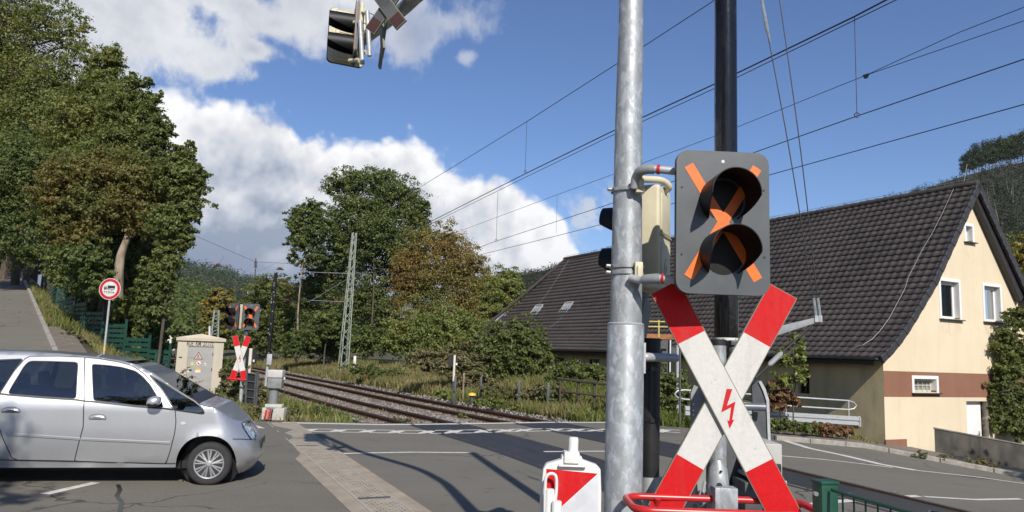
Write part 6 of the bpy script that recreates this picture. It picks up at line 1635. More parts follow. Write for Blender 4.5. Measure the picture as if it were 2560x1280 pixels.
for s_ in (0,):
    n_ = len(FR); vs_ = []
    for u, z in FR:
        y = hwid(u, z); y += crease(u, z) * min(1, y / .3)
        for k in range(7): a_ = -1 + 2 * k / 6; vs_.append((u + .10 * min(y, .35) * (1 - a_ * a_), y * a_, z))
    mb.add(vs_, [(7 * i + k, 7 * i + k + 1, 7 * i + k + 8, 7 * i + k + 7) for i in range(n_ - 1) for k in range(6)])
# close the nose between the flank ends, tail and floor
mb.quad((u_end, -.7, BOT_Z), (u_end, .7, BOT_Z), (u_end, .5, 1.55), (u_end, -.5, 1.55))
bodyo = mb.build('body', mp_, car, smooth=True, angle=50)
bm = bmesh.new(); bm.from_mesh(bodyo.data); bmesh.ops.remove_doubles(bm, verts=bm.verts, dist=.003); bmesh.ops.recalc_face_normals(bm, faces=bm.faces); bm.to_mesh(bodyo.data); bm.free()
for nm in ('front_door', 'rear_door'):
    for s in (1, -1):
        m_ = MB(); flank(m_, groups[nm], s, .0015); dob = m_.build(nm, mp_, car, smooth=True, angle=32)
        if s == 1:
            if nm == 'front_door': near_fd = dob
            else: near_rd = dob
def strip_on(poly, w, off, mat, name, par, closed=False, side=1):
    m_ = MB(); q = dense(poly, .05, closed); vs = []; n = len(q)
    for i in range(n):
        a = Vector(q[i - 1] if (i > 0 or closed) else q[0]); b_ = Vector(q[(i + 1) % n] if (i < n - 1 or closed) else q[-1]); t_ = (b_ - a).normalized(); nn = Vector((-t_.y, t_.x))
        for k in (-1, 1):
            c = Vector(q[i]) + nn * (k * w / 2); y = hwid(c.x, c.y) + off + crease(c.x, c.y); vs.append((c.x, -y * side, c.y))
    fs = [(2 * i, 2 * i + 1, 2 * i + 3, 2 * i + 2) for i in range(n - 1)]
    if closed: fs.append((2 * n - 2, 2 * n - 1, 1, 0))
    m_.add(vs, fs); return m_.build(name, mat, par, smooth=True)
strip_on(DF, .011, .0025, M_TRIM, 'shut_line', near_fd, True); strip_on(DR, .011, .0025, M_TRIM, 'shut_line', near_rd, True)
for nm, poly, par in (('front_window', WF, near_fd), ('rear_window', WRR, near_rd), ('quarter_window', WQ, bodyo), ('rear_quarter_window', WB, bodyo)):
    g = {'front_window': 'wf', 'rear_window': 'wr', 'quarter_window': 'wq', 'rear_quarter_window': 'wb'}[nm]
    m_ = MB(); flank(m_, groups[g], 1, -.006); pane = m_.build(nm, M_CG, par, smooth=True)
    strip_on(poly, .017, .001, M_TRIM, 'window_seal', pane, True)
    m_ = MB(); flank(m_, groups[g], -1, -.006); m_.build(nm, M_CG, car, smooth=True)
q = P([(0, 984), (18, 986.5), (100, 993.5), (192, 999.5), (211, 1002.5), (233, 1004), (340, 1016), (412, 1021.5), (434, 1024)])
strip_on(q, .020, .004, M_TRIM, 'belt_strip', bodyo)
# black corner of the front-door glass behind the mirror
m_ = MB(); cs = P([(392, 986), (410, 1018), (396, 1017.5)]); m_.add([(u, -(hwid(u, z) + .001), z) for u, z in cs], [(0, 1, 2)]); m_.build('corner_trim', M_TRIM, near_fd)
m_ = MB(); topgrid(m_, scr, .10, .90, -.006, 14); m_.build('windscreen', M_WS, car, smooth=True)
m_ = MB(); topgrid(m_, [u_scr1 - .10, u_scr1 - .04, u_scr1 + .02, u_scr1 + .05], .08, .92, .004, 12); m_.build('scuttle', M_TRIM, car, smooth=True)
m_ = MB(); a_ = [top_pt(u_scr1 - .06, .2, .03), top_pt(u_scr1 - .12, .35, .03), top_pt(u_scr1 - .14, .5, .03)]; m_.tube(a_, .012, 6); m_.build('wiper', M_TRIM, car)
# bonnet shut line, bumper seam
m_ = MB(); us = [u for u in bon_u if u < eu[-3] + .02]
for s in (0, 1):
    pts = [top_pt(u, .045 if s == 0 else .955, .002) for u in us]; m_.tube(pts, .0045, 4)
m_.build('bonnet_gap', M_TRIM, bodyo)
strip_on(P([(582, 1097), (605, 1097.5), (627, 1098.5), (640, 1099)]), .009, .006, M_TRIM, 'bumper_gap', bodyo)
strip_on(P([(-200, 1146), (0, 1149.5), (170, 1153), (340, 1157.5), (414, 1159.5), (438, 1159)]), .010, .006, M_TRIM, 'sill_gap', bodyo)
# side mouldings, handles, repeater, mirror
def moulding(a, b, par):
    m_ = MB(); q = dense([a, b], .06, False); n = len(q); vs = []
    for u, z in q:
        y = hwid(u, z)
        for dz, dy in ((-.019, .0), (-.014, .012), (.010, .014), (.019, .0)): vs.append((u, -(y + dy), z + dz))
    m_.add(vs, [(4 * i + k, 4 * i + k + 1, 4 * i + k + 5, 4 * i + k + 4) for i in range(n - 1) for k in range(3)] + [(0, 1, 2, 3), tuple(4 * (n - 1) + k for k in range(4))])
    return m_.build('side_moulding', mp_, par, smooth=True)
moulding(cpx(17, 1085), cpx(201, 1097), near_rd); moulding(cpx(204, 1097.5), cpx(425, 1107), near_fd)
for (x_, y_, w_, h_, par) in ((27.5, 1028, 41, 21, near_rd), (244, 1045.5, 40, 21, near_fd)):
    u, z = cpx(x_, y_); y = hwid(u, z); a, b_ = w_ / 195 / 2, h_ / 195 / 2
    m_ = MB(); vs = [(u + a * math.cos(k), -(y + .002), z + b_ * math.sin(k)) for k in np.linspace(0, 2 * math.pi, 28)[:-1]]; m_.add(vs, [tuple(range(27))]); m_.build('handle_recess', M('recess', (.12, .12, .125), .35, .5), par)
    m_ = MB(); n = 14; vs = []
    for i in range(n + 1):
        s = -1 + 2 * i / n; uu = u + a * .96 * s; top = z + b_ * .88 * math.sqrt(max(1 - s * s, 0)); bo = z - b_ * .12 * math.sqrt(max(1 - s * s, 0)) - (.012 if abs(s) > .55 else 0)
        for k in range(5): vs.append((uu, -(y + .004 + .022 * math.sin(math.pi * (k / 4) * .9 + .1) * math.sqrt(max(1 - s * s * .9, 0))), top + (bo - top) * k / 4))
    m_.add(vs, [(5 * i + k, 5 * i + k + 1, 5 * i + k + 6, 5 * i + k + 5) for i in range(n) for k in range(4)]); m_.build('handle', mp_, par, smooth=True)
u, z = cpx(458, 1059); y = hwid(u, z)
m_ = MB(); m_.lathe([(.030, 0), (.026, -.006), (.012, -.009), (.001, -.0095)], (0, 0, 0), 18, 'Y'); m_.v = [(u + x * 1.15, -y + yy - .001, z + zz * .75) for x, yy, zz in m_.v]; m_.build('side_repeater', M('repeater', (.6, .58, .55), .15), bodyo, smooth=True)
u, z = cpx(390, 1004)
m_ = MB(); vs = []; n, k_ = 10, 14
for i in range(n + 1):
    th = math.pi * i / n
    for j in range(k_):
        ph = 2 * math.pi * j / k_; cx = math.sin(th) * math.cos(ph); cz = math.sin(th) * math.sin(ph); cy = math.cos(th)
        f = lambda v: math.copysign(abs(v) ** .75, v)
        vs.append((u + .085 * f(cx) + .02 * cz, -(HWID + .085) + .095 * f(cy), z + .005 + .075 * f(cz) * (1 if cz > 0 else .85)))
m_.cur = 0
for i in range(n):
    for j in range(k_):
        f4 = (i * k_ + j, i * k_ + (j + 1) % k_, (i + 1) * k_ + (j + 1) % k_, (i + 1) * k_ + j)
        zc = sum(vs[q_][2] for q_ in f4) / 4
        m_.f.append(f4); m_.mi.append(1 if zc < z - .012 else 0)
m_.v = vs
mir = m_.build('mirror', [mp_, M_TRIM], near_fd, smooth=True, angle=60)
m_ = MB(); m_.tube([(u + .02, -(HWID - .12), z - .03), (u + .01, -(HWID + .06), z - .03)], .03, 8); m_.build('mirror_arm', M_TRIM, mir, smooth=True)
# headlight
mh = M('headlight_lens', (.25, .28, .32), .08, .1, (.45, .47, .5), 14, .5, coat=1.0)
for s in (1, -1):
    m_ = MB(); flank(m_, groups['headlight'], s, .004); hl_ = m_.build('headlight', mh, car, smooth=True)
    if s == 1:
        strip_on(HLAMP, .012, .005, M_TRIM, 'lamp_edge', hl_, True)
        u, z = cpx(626, 1074); m_ = MB(); m_.lathe([(.001, 0), (.045, 0), (.04, -.01), (.001, -.015)], (0, 0, 0), 16, 'Y'); m_.v = [(u + x * .5, -hwid(u, z) + yy * .5 - .012, z + zz) for x, yy, zz in m_.v]; m_.build('reflector', M('reflector', (.75, .76, .78), .1, .9), hl_, smooth=True)
# number plate on the nose
m_ = MB(); m_.box((Un(.47) + .004, .0, .47), (.02, .52, .11)); m_.build('number_plate', M_TRIM, car, bevel=.005)
# wheels
tyre_m = M('tyre', (.022, .022, .022), .85, 0, (.03, .03, .029), 9, .5, .1, 50)
rim_m = M('wheel_cover', (.50, .50, .51), .32, .5, (.42, .42, .43), 7)
def wheel(u, side, first=[None]):
    if first[0] is not None:
        o = copy_tree(first[0], car); o.location = (u, -side * (HWID - .0), wc_z); o.rotation_euler = (0, 0, 0 if side > 0 else math.pi); return o
    R1 = wc_z - .005
    m_ = MB(); m_.lathe([(R1 * .66, .02), (R1 * .70, .004), (R1 * .86, -.004), (R1 * .95, .008), (R1, .035), (R1, .15), (R1 * .95, .18), (R1 * .6, .19)], (0, 0, 0), 48, 'Y'); w_ = m_.build('wheel', tyre_m, car, smooth=True)
    r = R1 * .68
    m_ = MB(); m_.lathe([(.02, .045), (r, .045), (r, .05), (.02, .055)], (0, 0, 0), 40, 'Y'); m_.build('brake_shadow', MAT['black'], w_)
    m_ = MB(); m_.lathe([(r * .90, .035), (r * .92, .012), (r * .985, .004), (r * 1.02, .012), (r * 1.02, .05)], (0, 0, 0), 48, 'Y')
    m_.f = [f for f in m_.f if len(f) == 4]; m_.mi = m_.mi[:len(m_.f)]
    m_.lathe([(.0005, .006), (r * .12, .006), (r * .17, .012), (r * .24, .02), (r * .24, .04)], (0, 0, 0), 28, 'Y')
    for k in range(9):
        a = 2 * math.pi * (k + .3) / 9
        for da in (-.125, .125):
            d = Vector((math.cos(a + da * .55), 0, math.sin(a + da * .55))); d2 = Vector((math.cos(a + da), 0, math.sin(a + da))); t_ = Vector((-math.sin(a), 0, math.cos(a)))
            A, B = d * r * .20, d2 * r * .94; w1, w2 = r * .045, r * .072
            m_.add([A + t_ * w1 + Vector((0, .018, 0)), A - t_ * w1 + Vector((0, .018, 0)), A + Vector((0, .006, 0)), B + t_ * w2 + Vector((0, .02, 0)), B - t_ * w2 + Vector((0, .02, 0)), B + Vector((0, .006, 0))], [(0, 2, 5, 3), (2, 1, 4, 5)])
    m_.build('wheel_cover', rim_m, w_, smooth=True, angle=30)
    w_.location = (u, -side * HWID, wc_z); first[0] = w_; return w_
wheel(0, 1); wheel(rc, 1); wheel(0, -1); wheel(rc, -1)
# wheel wells, floor and cabin
m_ = MB(); m_.lathe([(.02, .24), (.37, .24), (.37, .24)], (0, -HWID, wc_z), 30, 'Y')
for u in (0, rc):
    n = 24; vs = []
    for k in range(n + 1):
        a = rad(12 + 190 * k / n)
        for y in (-HWID + .10, -HWID + .34): vs.append((u + .36 * math.cos(a), y, wc_z + .385 * math.sin(a)))
    m_.add(vs, [(2 * k, 2 * k + 1, 2 * k + 3, 2 * k + 2) for k in range(n)])
    m_.box((u, -.3, .45), (.6, .1, .4))
m_.f = m_.f; m_.box((-1.75, 0, BOT_Z + .02), (3.9, 1.3, .10)); m_.build('underbody', MAT['black'], car)
cab = M('cabin_dark', (.035, .035, .038), .85, 0, (.05, .05, .052), 4)
def seat(u, y, nm):
    m_ = MB(); m_.box((u, y, .52), (.50, .50, .18)); m_.box((u - .27, y, .86), (.14, .48, .62), Matrix.Rotation(rad(-14), 3, 'Y')); m_.box((u - .36, y, 1.27), (.09, .26, .20), Matrix.Rotation(rad(-10), 3, 'Y'))
    return m_.build(nm, cab, car, bevel=.05, bseg=3)
for y in (-.36, .36): seat(-1.20, y, 'seat'); seat(-2.05, y, 'seat')
m_ = MB(); m_.box((-.55, 0, .80), (.5, 1.3, .30)); m_.box((-1.45, .76, .65), (1.7, .06, .56)); m_.box((-1.45, -.76, .65), (1.7, .04, .56)); m_.build('dashboard', cab, car, bevel=.05)
m_ = MB(); m_.tube([(-.72 + .08 * math.sin(a), .36 + .18 * math.cos(a), .95 + .17 * math.sin(a)) for a in np.linspace(0, 6.28, 21)[:-1]], .014, 8, closed=True); m_.build('steering_wheel', M_TRIM, car, smooth=True)

# driver
def skin_body(name, J, E, mat, parent=None, sub=2):
    me = bpy.data.meshes.new(name); me.from_pydata([j[0] for j in J], E, []); o = bpy.data.objects.new(name, me); col.objects.link(o)
    md = o.modifiers.new('s', 'SKIN'); sv = me.skin_vertices[0].data
    for i, j in enumerate(J): sv[i].radius = (j[1], j[2] if len(j) > 2 else j[1])
    sv[0].use_root = True
    m2 = o.modifiers.new('d', 'SUBSURF'); m2.levels = sub; m2.render_levels = sub
    dg = bpy.context.evaluated_depsgraph_get(); me2 = bpy.data.meshes.new_from_object(o.evaluated_get(dg))
    o.modifiers.clear(); o.data = me2; me2.materials.append(mat)
    me2.polygons.foreach_set('use_smooth', [True] * len(me2.polygons))
    if parent: o.parent = parent
    return o
dr = thing('person', 'person in dark clothes at the wheel, seen dimly through the car windows', 'person', (CO.x, CO.y, .0), CA)
skinm = M('skin', (.42, .26, .19), .55); cloth = M('dark_clothes', (.02, .022, .028), .9)
yd = .36
J = [((-1.28, yd, .62), .15, .16), ((-1.32, yd, .85), .13, .17), ((-1.34, yd, 1.06), .11, .18), ((-1.33, yd, 1.17), .055, .06), ((-1.31, yd, 1.25), .055, .055),
     ((-1.33, yd - .20, 1.08), .065), ((-1.14, yd - .25, .87), .048), ((-.82, yd - .14, .96), .036), ((-.74, yd - .13, .99), .03),
     ((-1.33, yd + .20, 1.08), .065), ((-1.14, yd + .25, .87), .048), ((-.82, yd + .14, .96), .036), ((-.74, yd + .13, .99), .03),
     ((-.85, yd - .1, .66), .085), ((-.60, yd - .1, .40), .055), ((-.85, yd + .1, .66), .085), ((-.60, yd + .1, .40), .055)]
skin_body('torso', J, [(0, 1), (1, 2), (2, 3), (3, 4), (2, 5), (5, 6), (6, 7), (7, 8), (2, 9), (9, 10), (10, 11), (11, 12), (0, 13), (13, 14), (0, 15), (15, 16)], cloth, dr)
m_ = MB(); vs = []
for i in range(13):
    th = math.pi * i / 12
    for j in range(16):
        ph = 2 * math.pi * j / 16; x, yy, zz = math.sin(th) * math.cos(ph), math.sin(th) * math.sin(ph), math.cos(th)
        nose = .022 * max(0, 1 - ((zz + .08) / .16) ** 2) * (max(0, x) ** 12); chin = .012 * max(0, -zz) * max(0, x)
        vs.append((-1.275 + .098 * x + nose + chin - .015 * max(0, -zz), yd + .075 * yy * (1 - .2 * max(0, -zz)), 1.345 + .118 * zz))
m_.add(vs, [(i * 16 + j, i * 16 + (j + 1) % 16, (i + 1) * 16 + (j + 1) % 16, (i + 1) * 16 + j) for i in range(12) for j in range(16)])
hd = m_.build('head', skinm, dr, smooth=True)
m_ = MB(); m_.add([((x + 1.285) * 1.06 - 1.292, (yy - yd) * 1.07 + yd, (zz - 1.35) * 1.06 + 1.358) for x, yy, zz in vs], [(i * 16 + j, i * 16 + (j + 1) % 16, (i + 1) * 16 + (j + 1) % 16, (i + 1) * 16 + j) for i in range(8) for j in range(16) if (i < 4 or 4 <= j <= 11)])
m_.build('hair', M('hair', (.02, .014, .01), .7), dr, smooth=True)
# ================================================================ vegetation
rng = np.random.default_rng(11)
LF = dict(
    ash=leaf_mat('ash_leaves', [(.115, .145, .048), (.165, .195, .062), (.215, .23, .075), (.24, .205, .07)], .35, .42),
    dark=leaf_mat('dark_leaves', [(.085, .115, .040), (.125, .16, .052), (.17, .19, .062)], .45, .36),
    maple=leaf_mat('autumn_maple_leaves', [(.105, .140, .044), (.145, .160, .050), (.20, .175, .06), (.235, .155, .06)], .55, .42),
    brown=leaf_mat('brown_leaves', [(.15, .19, .058), (.225, .215, .070), (.285, .20, .072), (.25, .165, .06)], .30, .42),
    mid=leaf_mat('mid_green_leaves', [(0.100, 0.132, 0.047), (0.154, 0.183, 0.060), (0.200, 0.214, 0.074)], .5, .42),
    light=leaf_mat('light_green_leaves', [(0.152, 0.190, 0.058), (0.223, 0.255, 0.079), (0.295, 0.272, 0.095)], .5, .42),
    yellow=leaf_mat('yellow_green_leaves', [(0.125, 0.153, 0.047), (0.232, 0.207, 0.060), (0.428, 0.289, 0.058)], .35, .42),
    weed=leaf_mat('weed_leaves', [(0.121, 0.132, 0.063), (0.205, 0.195, 0.089), (0.295, 0.212, 0.168)], 1.2, .4),
    rust=leaf_mat('dry_leaves', [(.16, .085, .045), (.24, .135, .07), (.11, .10, .035)], 1.5),
    hill=leaf_mat('hill_wood_leaves', [(0.039, 0.057, 0.027), (0.062, 0.081, 0.033), (0.086, 0.094, 0.042)], .012, .3),
    hill2=leaf_mat('near_hill_leaves', [(0.057, 0.086, 0.027), (0.088, 0.120, 0.033), (0.125, 0.135, 0.042)], .02, .3),
    bare=leaf_mat('brush_leaves', [(.020, .032, .014), (.036, .042, .018), (.030, .044, .016)], .02, .2),
)
def leaves(C, out, leaf, up=.30, fold=.12, asp=.55):
    n = len(C); N = out * .55 + rng.normal(size=(n, 3)) * .55; N[:, 2] += up
    N /= np.linalg.norm(N, axis=1, keepdims=True) + 1e-9
    A = np.cross(N, rng.normal(size=(n, 3))); A /= np.linalg.norm(A, axis=1, keepdims=True) + 1e-9
    B = np.cross(N, A); l = (leaf * (.45 + 1.1 * rng.random(n) ** 1.3))[:, None]; w = l * asp
    Vv = np.stack([C - A * l / 2, C + B * w / 2 + N * l * fold, C + A * l / 2, C - B * w / 2 + N * l * fold], 1).reshape(-1, 3)
    return Vv, np.arange(4 * n).reshape(-1, 4)
def crown_pts(lobes, n, clump=.13, shell=.36, clus=45):
    """lobes: (centre, radii). leaves gathered into clumps spread through each lobe, denser outside"""
    wts = np.array([l[1][0] * l[1][2] + l[1][0] * l[1][1] for l in lobes]); wts = wts / wts.sum(); Cs, Os = [], []
    for (c, r), w in zip(lobes, wts):
        m = max(int(n * w / clus), 3); c, r = np.array(c), np.array(r)
        d = rng.normal(size=(m, 3)); d /= np.linalg.norm(d, axis=1, keepdims=True)
        rad_ = (rng.random(m) ** shell) * (1.0 + .16 * rng.normal(size=m)).clip(.6, 1.3) * np.where(rng.random(m) < .12, 1.0 + .38 * rng.random(m), 1.0)
        ph = rng.random((3, 3)) * 6.28; fq = np.array([2.6, 4.3, 7.1]); lump = sum(np.sin(fq[q_] * d[:, q_ % 3] + 2.1 * d[:, (q_ + 1) % 3] * fq[q_] * .6 + ph[q_, 0]) * (.15, .11, .08)[q_] for q_ in range(3)); rad_ = rad_ * (1 + lump)
        cc = c + d * rad_[:, None] * r
        k = clus; size = clump * (r.mean()) * (.6 + .8 * rng.random(m))
        off_ = rng.normal(size=(m, k, 3)) * size[:, None, None] * np.array([1, 1, .55])
        P_ = (cc[:, None] + off_).reshape(-1, 3); o_ = np.repeat(d, k, 0) * .6 + (off_ / (size[:, None, None] + 1e-6)).reshape(-1, 3) * .3
        Cs.append(P_); Os.append(o_)
    return np.concatenate(Cs), np.concatenate(Os)
def plant(name, label, cat, px_lobes, Y, n, leaf, mat, trunk=None, bark='bark', tr=.18, group=None, dyr=.85, clump=.115, base=None, shell=.36, limbs=True, twigs=0, clus=40, zfun=None):
    """px_lobes: (px, py, rx, ry[, dY]) ellipses seen in the photo, given real size at depth Y"""
    zfun = zfun or T
    lobes = []; 
    for L in px_lobes:
        px, py, rx, ry = L[:4]; dy = L[4] if len(L) > 4 else 0; y = Y + dy; c = at(px, py, y); k = y / FPX
        lobes.append((tuple(c), (rx * k, (rx * .6 + ry * .4) * k * dyr, ry * k)))
    cx = sum(l[0][0] for l in lobes) / len(lobes)
    if base is None:
        bx_, by_ = cx, Y
    else:
        q = at(base[0], base[1], Y); bx_, by_ = q.x, Y
    bz = zfun(bx_, by_)
    o = thing(name, label, cat, (bx_, by_, bz), 0, group)
    Cp, Oo = crown_pts(lobes, n, clump, shell, clus)
    k_ = Cp[:, 2] > bz - .1; Cp, Oo = Cp[k_], Oo[k_]
    Vv, Ff = leaves(Cp - np.array(o.location), Oo, leaf)
    np_mesh('crown' if cat == 'tree' else 'foliage', Vv, Ff, LF[mat], o)
    if limbs:
        p = MB(); rj = random.Random(len(label))
        if trunk: path = [at(x, y, Y) for x, y in trunk]
        else:
            top = max(lobes, key=lambda l: l[0][2])[0]; path = [Vector((bx_, by_, bz)), Vector((bx_ + (cx - bx_) * .3, by_, bz + (top[2] - bz) * .4)), Vector(((bx_ + top[0]) / 2 + rj.uniform(-.3, .3), by_, bz + (top[2] - bz) * .7)), Vector(top)]
        path[0] = Vector((path[0].x, path[0].y, bz - .2)) if not trunk else path[0]
        sp_ = bez(path, 5); nn = len(sp_); p.tube(sp_, [tr * (1 - .8 * i / (nn - 1)) for i in range(nn)], 9)
        p.build('trunk' if cat == 'tree' else 'stem', MAT[bark], o, smooth=True, world=True)
        p = MB()
        for (c, r) in lobes:
            c = Vector(c)
            if c.z < sp_[nn // 2].z + 1.0 and trunk: continue
            s = min(sp_[nn // 2:], key=lambda q: (q - c).length + (0 if q.z < c.z else 3)); m_ = s.lerp(c, .5) + Vector((rj.uniform(-.3, .3), rj.uniform(-.3, .3), -.1 * (c - s).length))
            p.tube(bez([s, m_, c], 4), [tr * .42 * (1 - .08 * i) for i in range(9)], 6)
            for k in range(6):
                d = Vector((rj.gauss(0, 1) * r[0], rj.gauss(0, 1) * r[1], rj.gauss(0, 1) * r[2])) * .55; a = m_.lerp(c, rj.uniform(.2, 1)); p.tube(bez([a, a + d * .5 + Vector((0, 0, .1)), a + d], 3), [tr * .16 * (1 - .12 * i) for i in range(7)], 4)
        p.build('limbs' if cat == 'tree' else 'twigs', MAT[bark], o, smooth=True, world=True)
    return o
GW, GC, GB = 'trees of the left wood', 'trees of the group beyond the railway', 'bushes along the railway'
TR = lambda label, lobes, Y, n, leaf, mat, **k: plant('broadleaf_tree', label, 'tree', lobes, Y, n, leaf, mat, **k)
BU = lambda label, lobes, Y, n, leaf, mat, **k: plant('bush', label, 'bush', lobes, Y, n, leaf, mat, **k)
# --- left wood
TR('tallest feathery green tree at the left edge, reaching the top of the photo', [(20, 40, 120, 130), (120, 50, 80, 80), (175, 110, 50, 70), (165, 195, 75, 80), (60, 210, 120, 120), (-50, 160, 110, 140), (-40, 330, 120, 120), (80, 320, 110, 80), (205, 75, 24, 25), (30, 420, 100, 90), (110, 250, 80, 90), (-60, 40, 100, 120)], 46, 80000, 0.16, 'ash', tr=.26, group=GW, base=(40, 690))
TR('second feathery green tree of the left wood, its round top right of the tallest one', [(258, 170, 48, 60), (285, 150, 24, 34), (250, 260, 70, 80), (190, 300, 80, 80), (290, 320, 60, 70), (220, 390, 90, 70)], 36, 62000, 0.14, 'ash', tr=.28, group=GW, base=(190, 700))
TR('olive green tree of the left wood with a ragged top against the white cloud', [(345, 225, 34, 40), (310, 270, 60, 60), (365, 300, 42, 58), (398, 245, 12, 18), (330, 360, 75, 70), (385, 375, 42, 56), (415, 330, 20, 34), (270, 400, 80, 60)], 32, 58000, 0.13, 'mid', tr=.24, group=GW, base=(300, 720))
TR('maple with browning leaves and a pale bare trunk behind the truck sign', [(200, 440, 85, 60), (300, 430, 85, 55), (380, 455, 70, 60), (150, 500, 70, 60), (250, 520, 95, 55), (350, 520, 85, 55), (140, 570, 50, 45), (215, 590, 70, 35), (395, 560, 50, 40)], 27, 70000, 0.115, 'maple', trunk=[(292, 745), (296, 690), (302, 640), (318, 595), (330, 550), (326, 480)], bark='palebark', tr=.22, group=GW, shell=.4)
TR('dark glossy maple at the right edge of the left wood beside the open sky', [(455, 400, 32, 34), (478, 365, 14, 16), (450, 450, 52, 50), (490, 440, 24, 34), (470, 510, 38, 44), (430, 560, 50, 50), (455, 600, 28, 30), (420, 640, 36, 40), (395, 690, 42, 50), (385, 750, 34, 50)], 26, 52000, 0.115, 'mid', tr=.06, group=GW, base=(398, 880))
TR('dark tree deep in the wood above the shaded side road', [(30, 440, 120, 90), (110, 470, 80, 90), (20, 540, 110, 70), (130, 580, 60, 60), (-60, 500, 90, 130), (60, 380, 90, 60), (20, 620, 90, 40)], 41, 44000, 0.17, 'dark', tr=.3, group=GW, base=(-60, 700))
TR('dark tree behind the browning maple, filling the middle of the left wood', [(200, 620, 80, 80), (260, 660, 80, 70), (370, 640, 60, 80), (330, 690, 70, 60), (300, 570, 110, 70), (205, 640, 60, 42, -4.6), (245, 690, 40, 40, -4.6)], 31, 50000, 0.135, 'dark', tr=.25, group=GW, base=(240, 790), limbs=True)
for i, (px_, yb, Y_) in enumerate(((12, 688, 47), (62, 690, 50), (88, 690, 52), (30, 690, 55))):
    pass
BU('dark green bush over the green fence at the foot of the left wood', [(170, 690, 55, 50), (215, 740, 60, 55), (250, 790, 55, 45), (190, 640, 60, 40)], 35.5, 9000, .17, 'mid', tr=.06, group='bushes of the left wood')
BU('bush with pale green leaves beside the truck sign pole', [(300, 800, 50, 40), (345, 835, 50, 45), (320, 770, 45, 30), (370, 870, 34, 36)], 29.5, 9000, .15, 'light', tr=.05, group='bushes of the left wood')
BU('dark ivy green bush left of the hut', [(380, 800, 36, 50), (395, 855, 28, 40), (365, 740, 40, 50), (405, 900, 22, 26)], 28.5, 7000, .16, 'dark', tr=.06, group='bushes of the left wood')
BU('dry thicket between the fence and the truck sign', [(285, 745, 40, 26), (262, 770, 34, 24), (235, 770, 30, 26)], 33.0, 4000, .13, 'weed', tr=.04, group='bushes of the left wood')
# --- group beyond the track
TR('slim tree with bare pale stems at the left of the group beyond the railway', [(775, 535, 44, 34), (740, 560, 26, 34), (800, 575, 34, 40), (755, 600, 36, 34), (735, 645, 20, 14), (790, 640, 26, 30)], 56, 22000, 0.17, 'dark', trunk=[(744, 850), (745, 780), (752, 700), (762, 630), (775, 560)], bark='palebark', tr=.08, group=GC)
TR('tallest dark tree in the middle of the group beyond the railway', [(935, 450, 60, 36), (870, 455, 52, 34), (830, 470, 28, 18), (985, 480, 60, 44), (1030, 520, 45, 44), (1065, 525, 22, 20), (900, 520, 70, 50), (970, 550, 80, 55), (1045, 570, 38, 40), (850, 560, 40, 46), (925, 600, 80, 50), (1010, 620, 56, 50), (860, 620, 40, 50)], 58, 70000, 0.175, 'dark', tr=.09, group=GC, base=(925, 880))
TR('dark lower tree behind the lattice mast', [(870, 650, 60, 70), (830, 700, 50, 80), (940, 680, 60, 80), (900, 760, 80, 60), (995, 640, 40, 60), (840, 800, 60, 50), (970, 780, 50, 60), (800, 690, 46, 60), (765, 740, 40, 60), (790, 790, 50, 50), (1010, 700, 40, 60)], 60, 56000, 0.18, 'dark', tr=.09, group=GC, base=(880, 880))
TR('rounded reddish brown tree right of the lattice mast', [(1085, 604, 74, 48), (1030, 655, 62, 54), (1145, 650, 72, 64), (1090, 690, 96, 64), (1030, 720, 56, 50), (1170, 720, 52, 56), (1120, 590, 26, 24), (1180, 660, 22, 34), (1070, 770, 80, 50), (1150, 780, 60, 50), (1000, 690, 34, 44)], 50, 60000, 0.135, 'brown', tr=.22, group=GC, base=(1085, 880), shell=.38)
TR('light green tree between the brown tree and the roof', [(1215, 720, 44, 54), (1260, 710, 40, 44), (1290, 730, 22, 28), (1190, 770, 50, 44), (1250, 770, 50, 40)], 58, 30000, 0.175, 'light', tr=.2, group=GC, base=(1230, 860))
TR('green tree with a yellow side behind the slim wrapped boom', [(660, 735, 44, 42), (640, 790, 40, 56), (690, 720, 30, 34), (690, 800, 40, 60), (650, 850, 50, 36), (720, 830, 30, 50)], 64, 28000, 0.19, 'mid', tr=.2, group=GC, base=(670, 900))
TR('small yellow leaved tree catching light right of the slim wrapped boom', [(712, 740, 22, 44), (722, 800, 20, 40)], 66, 4000, .28, 'yellow', tr=.12, group=GC, base=(715, 900))
TR('yellowish round tree in the distance above the hut', [(545, 745, 34, 26), (530, 785, 32, 34), (568, 780, 30, 40), (545, 825, 42, 30)], 82, 9000, .38, 'yellow', tr=.2, group=GC, base=(545, 880))
# --- bushes
BU('large yellow green bush below the brown tree', [(1050, 825, 70, 46), (1120, 815, 60, 46), (1000, 850, 50, 36), (1170, 825, 50, 42), (1090, 860, 90, 34)], 45, 38000, 0.14, 'light', tr=.08, group=GB)
BU('dark bush at the foot of the lattice mast', [(800, 850, 50, 36), (850, 860, 50, 34), (900, 850, 50, 36), (960, 850, 50, 36), (745, 860, 44, 34)], 52, 20000, 0.18, 'dark', tr=.08, group=GB)
BU('bright green bush left of the lattice mast', [(815, 810, 34, 34), (790, 840, 34, 26), (840, 830, 30, 26)], 50, 6000, .2, 'mid', tr=.07, group=GB)
BU('round green bush in front of the house roof', [(1285, 835, 56, 36), (1330, 860, 46, 40), (1240, 870, 46, 44), (1290, 890, 70, 46), (1350, 910, 36, 40), (1250, 930, 50, 40), (1320, 950, 60, 34)], 31, 30000, 0.125, 'mid', tr=.08, group=GB)
BU('flowering weedy bush beside the white post with the black board', [(1170, 900, 46, 34), (1120, 910, 46, 30), (1210, 930, 40, 34), (1180, 950, 50, 30), (1060, 900, 50, 28)], 31, 20000, 0.11, 'weed', tr=.05, group=GB)
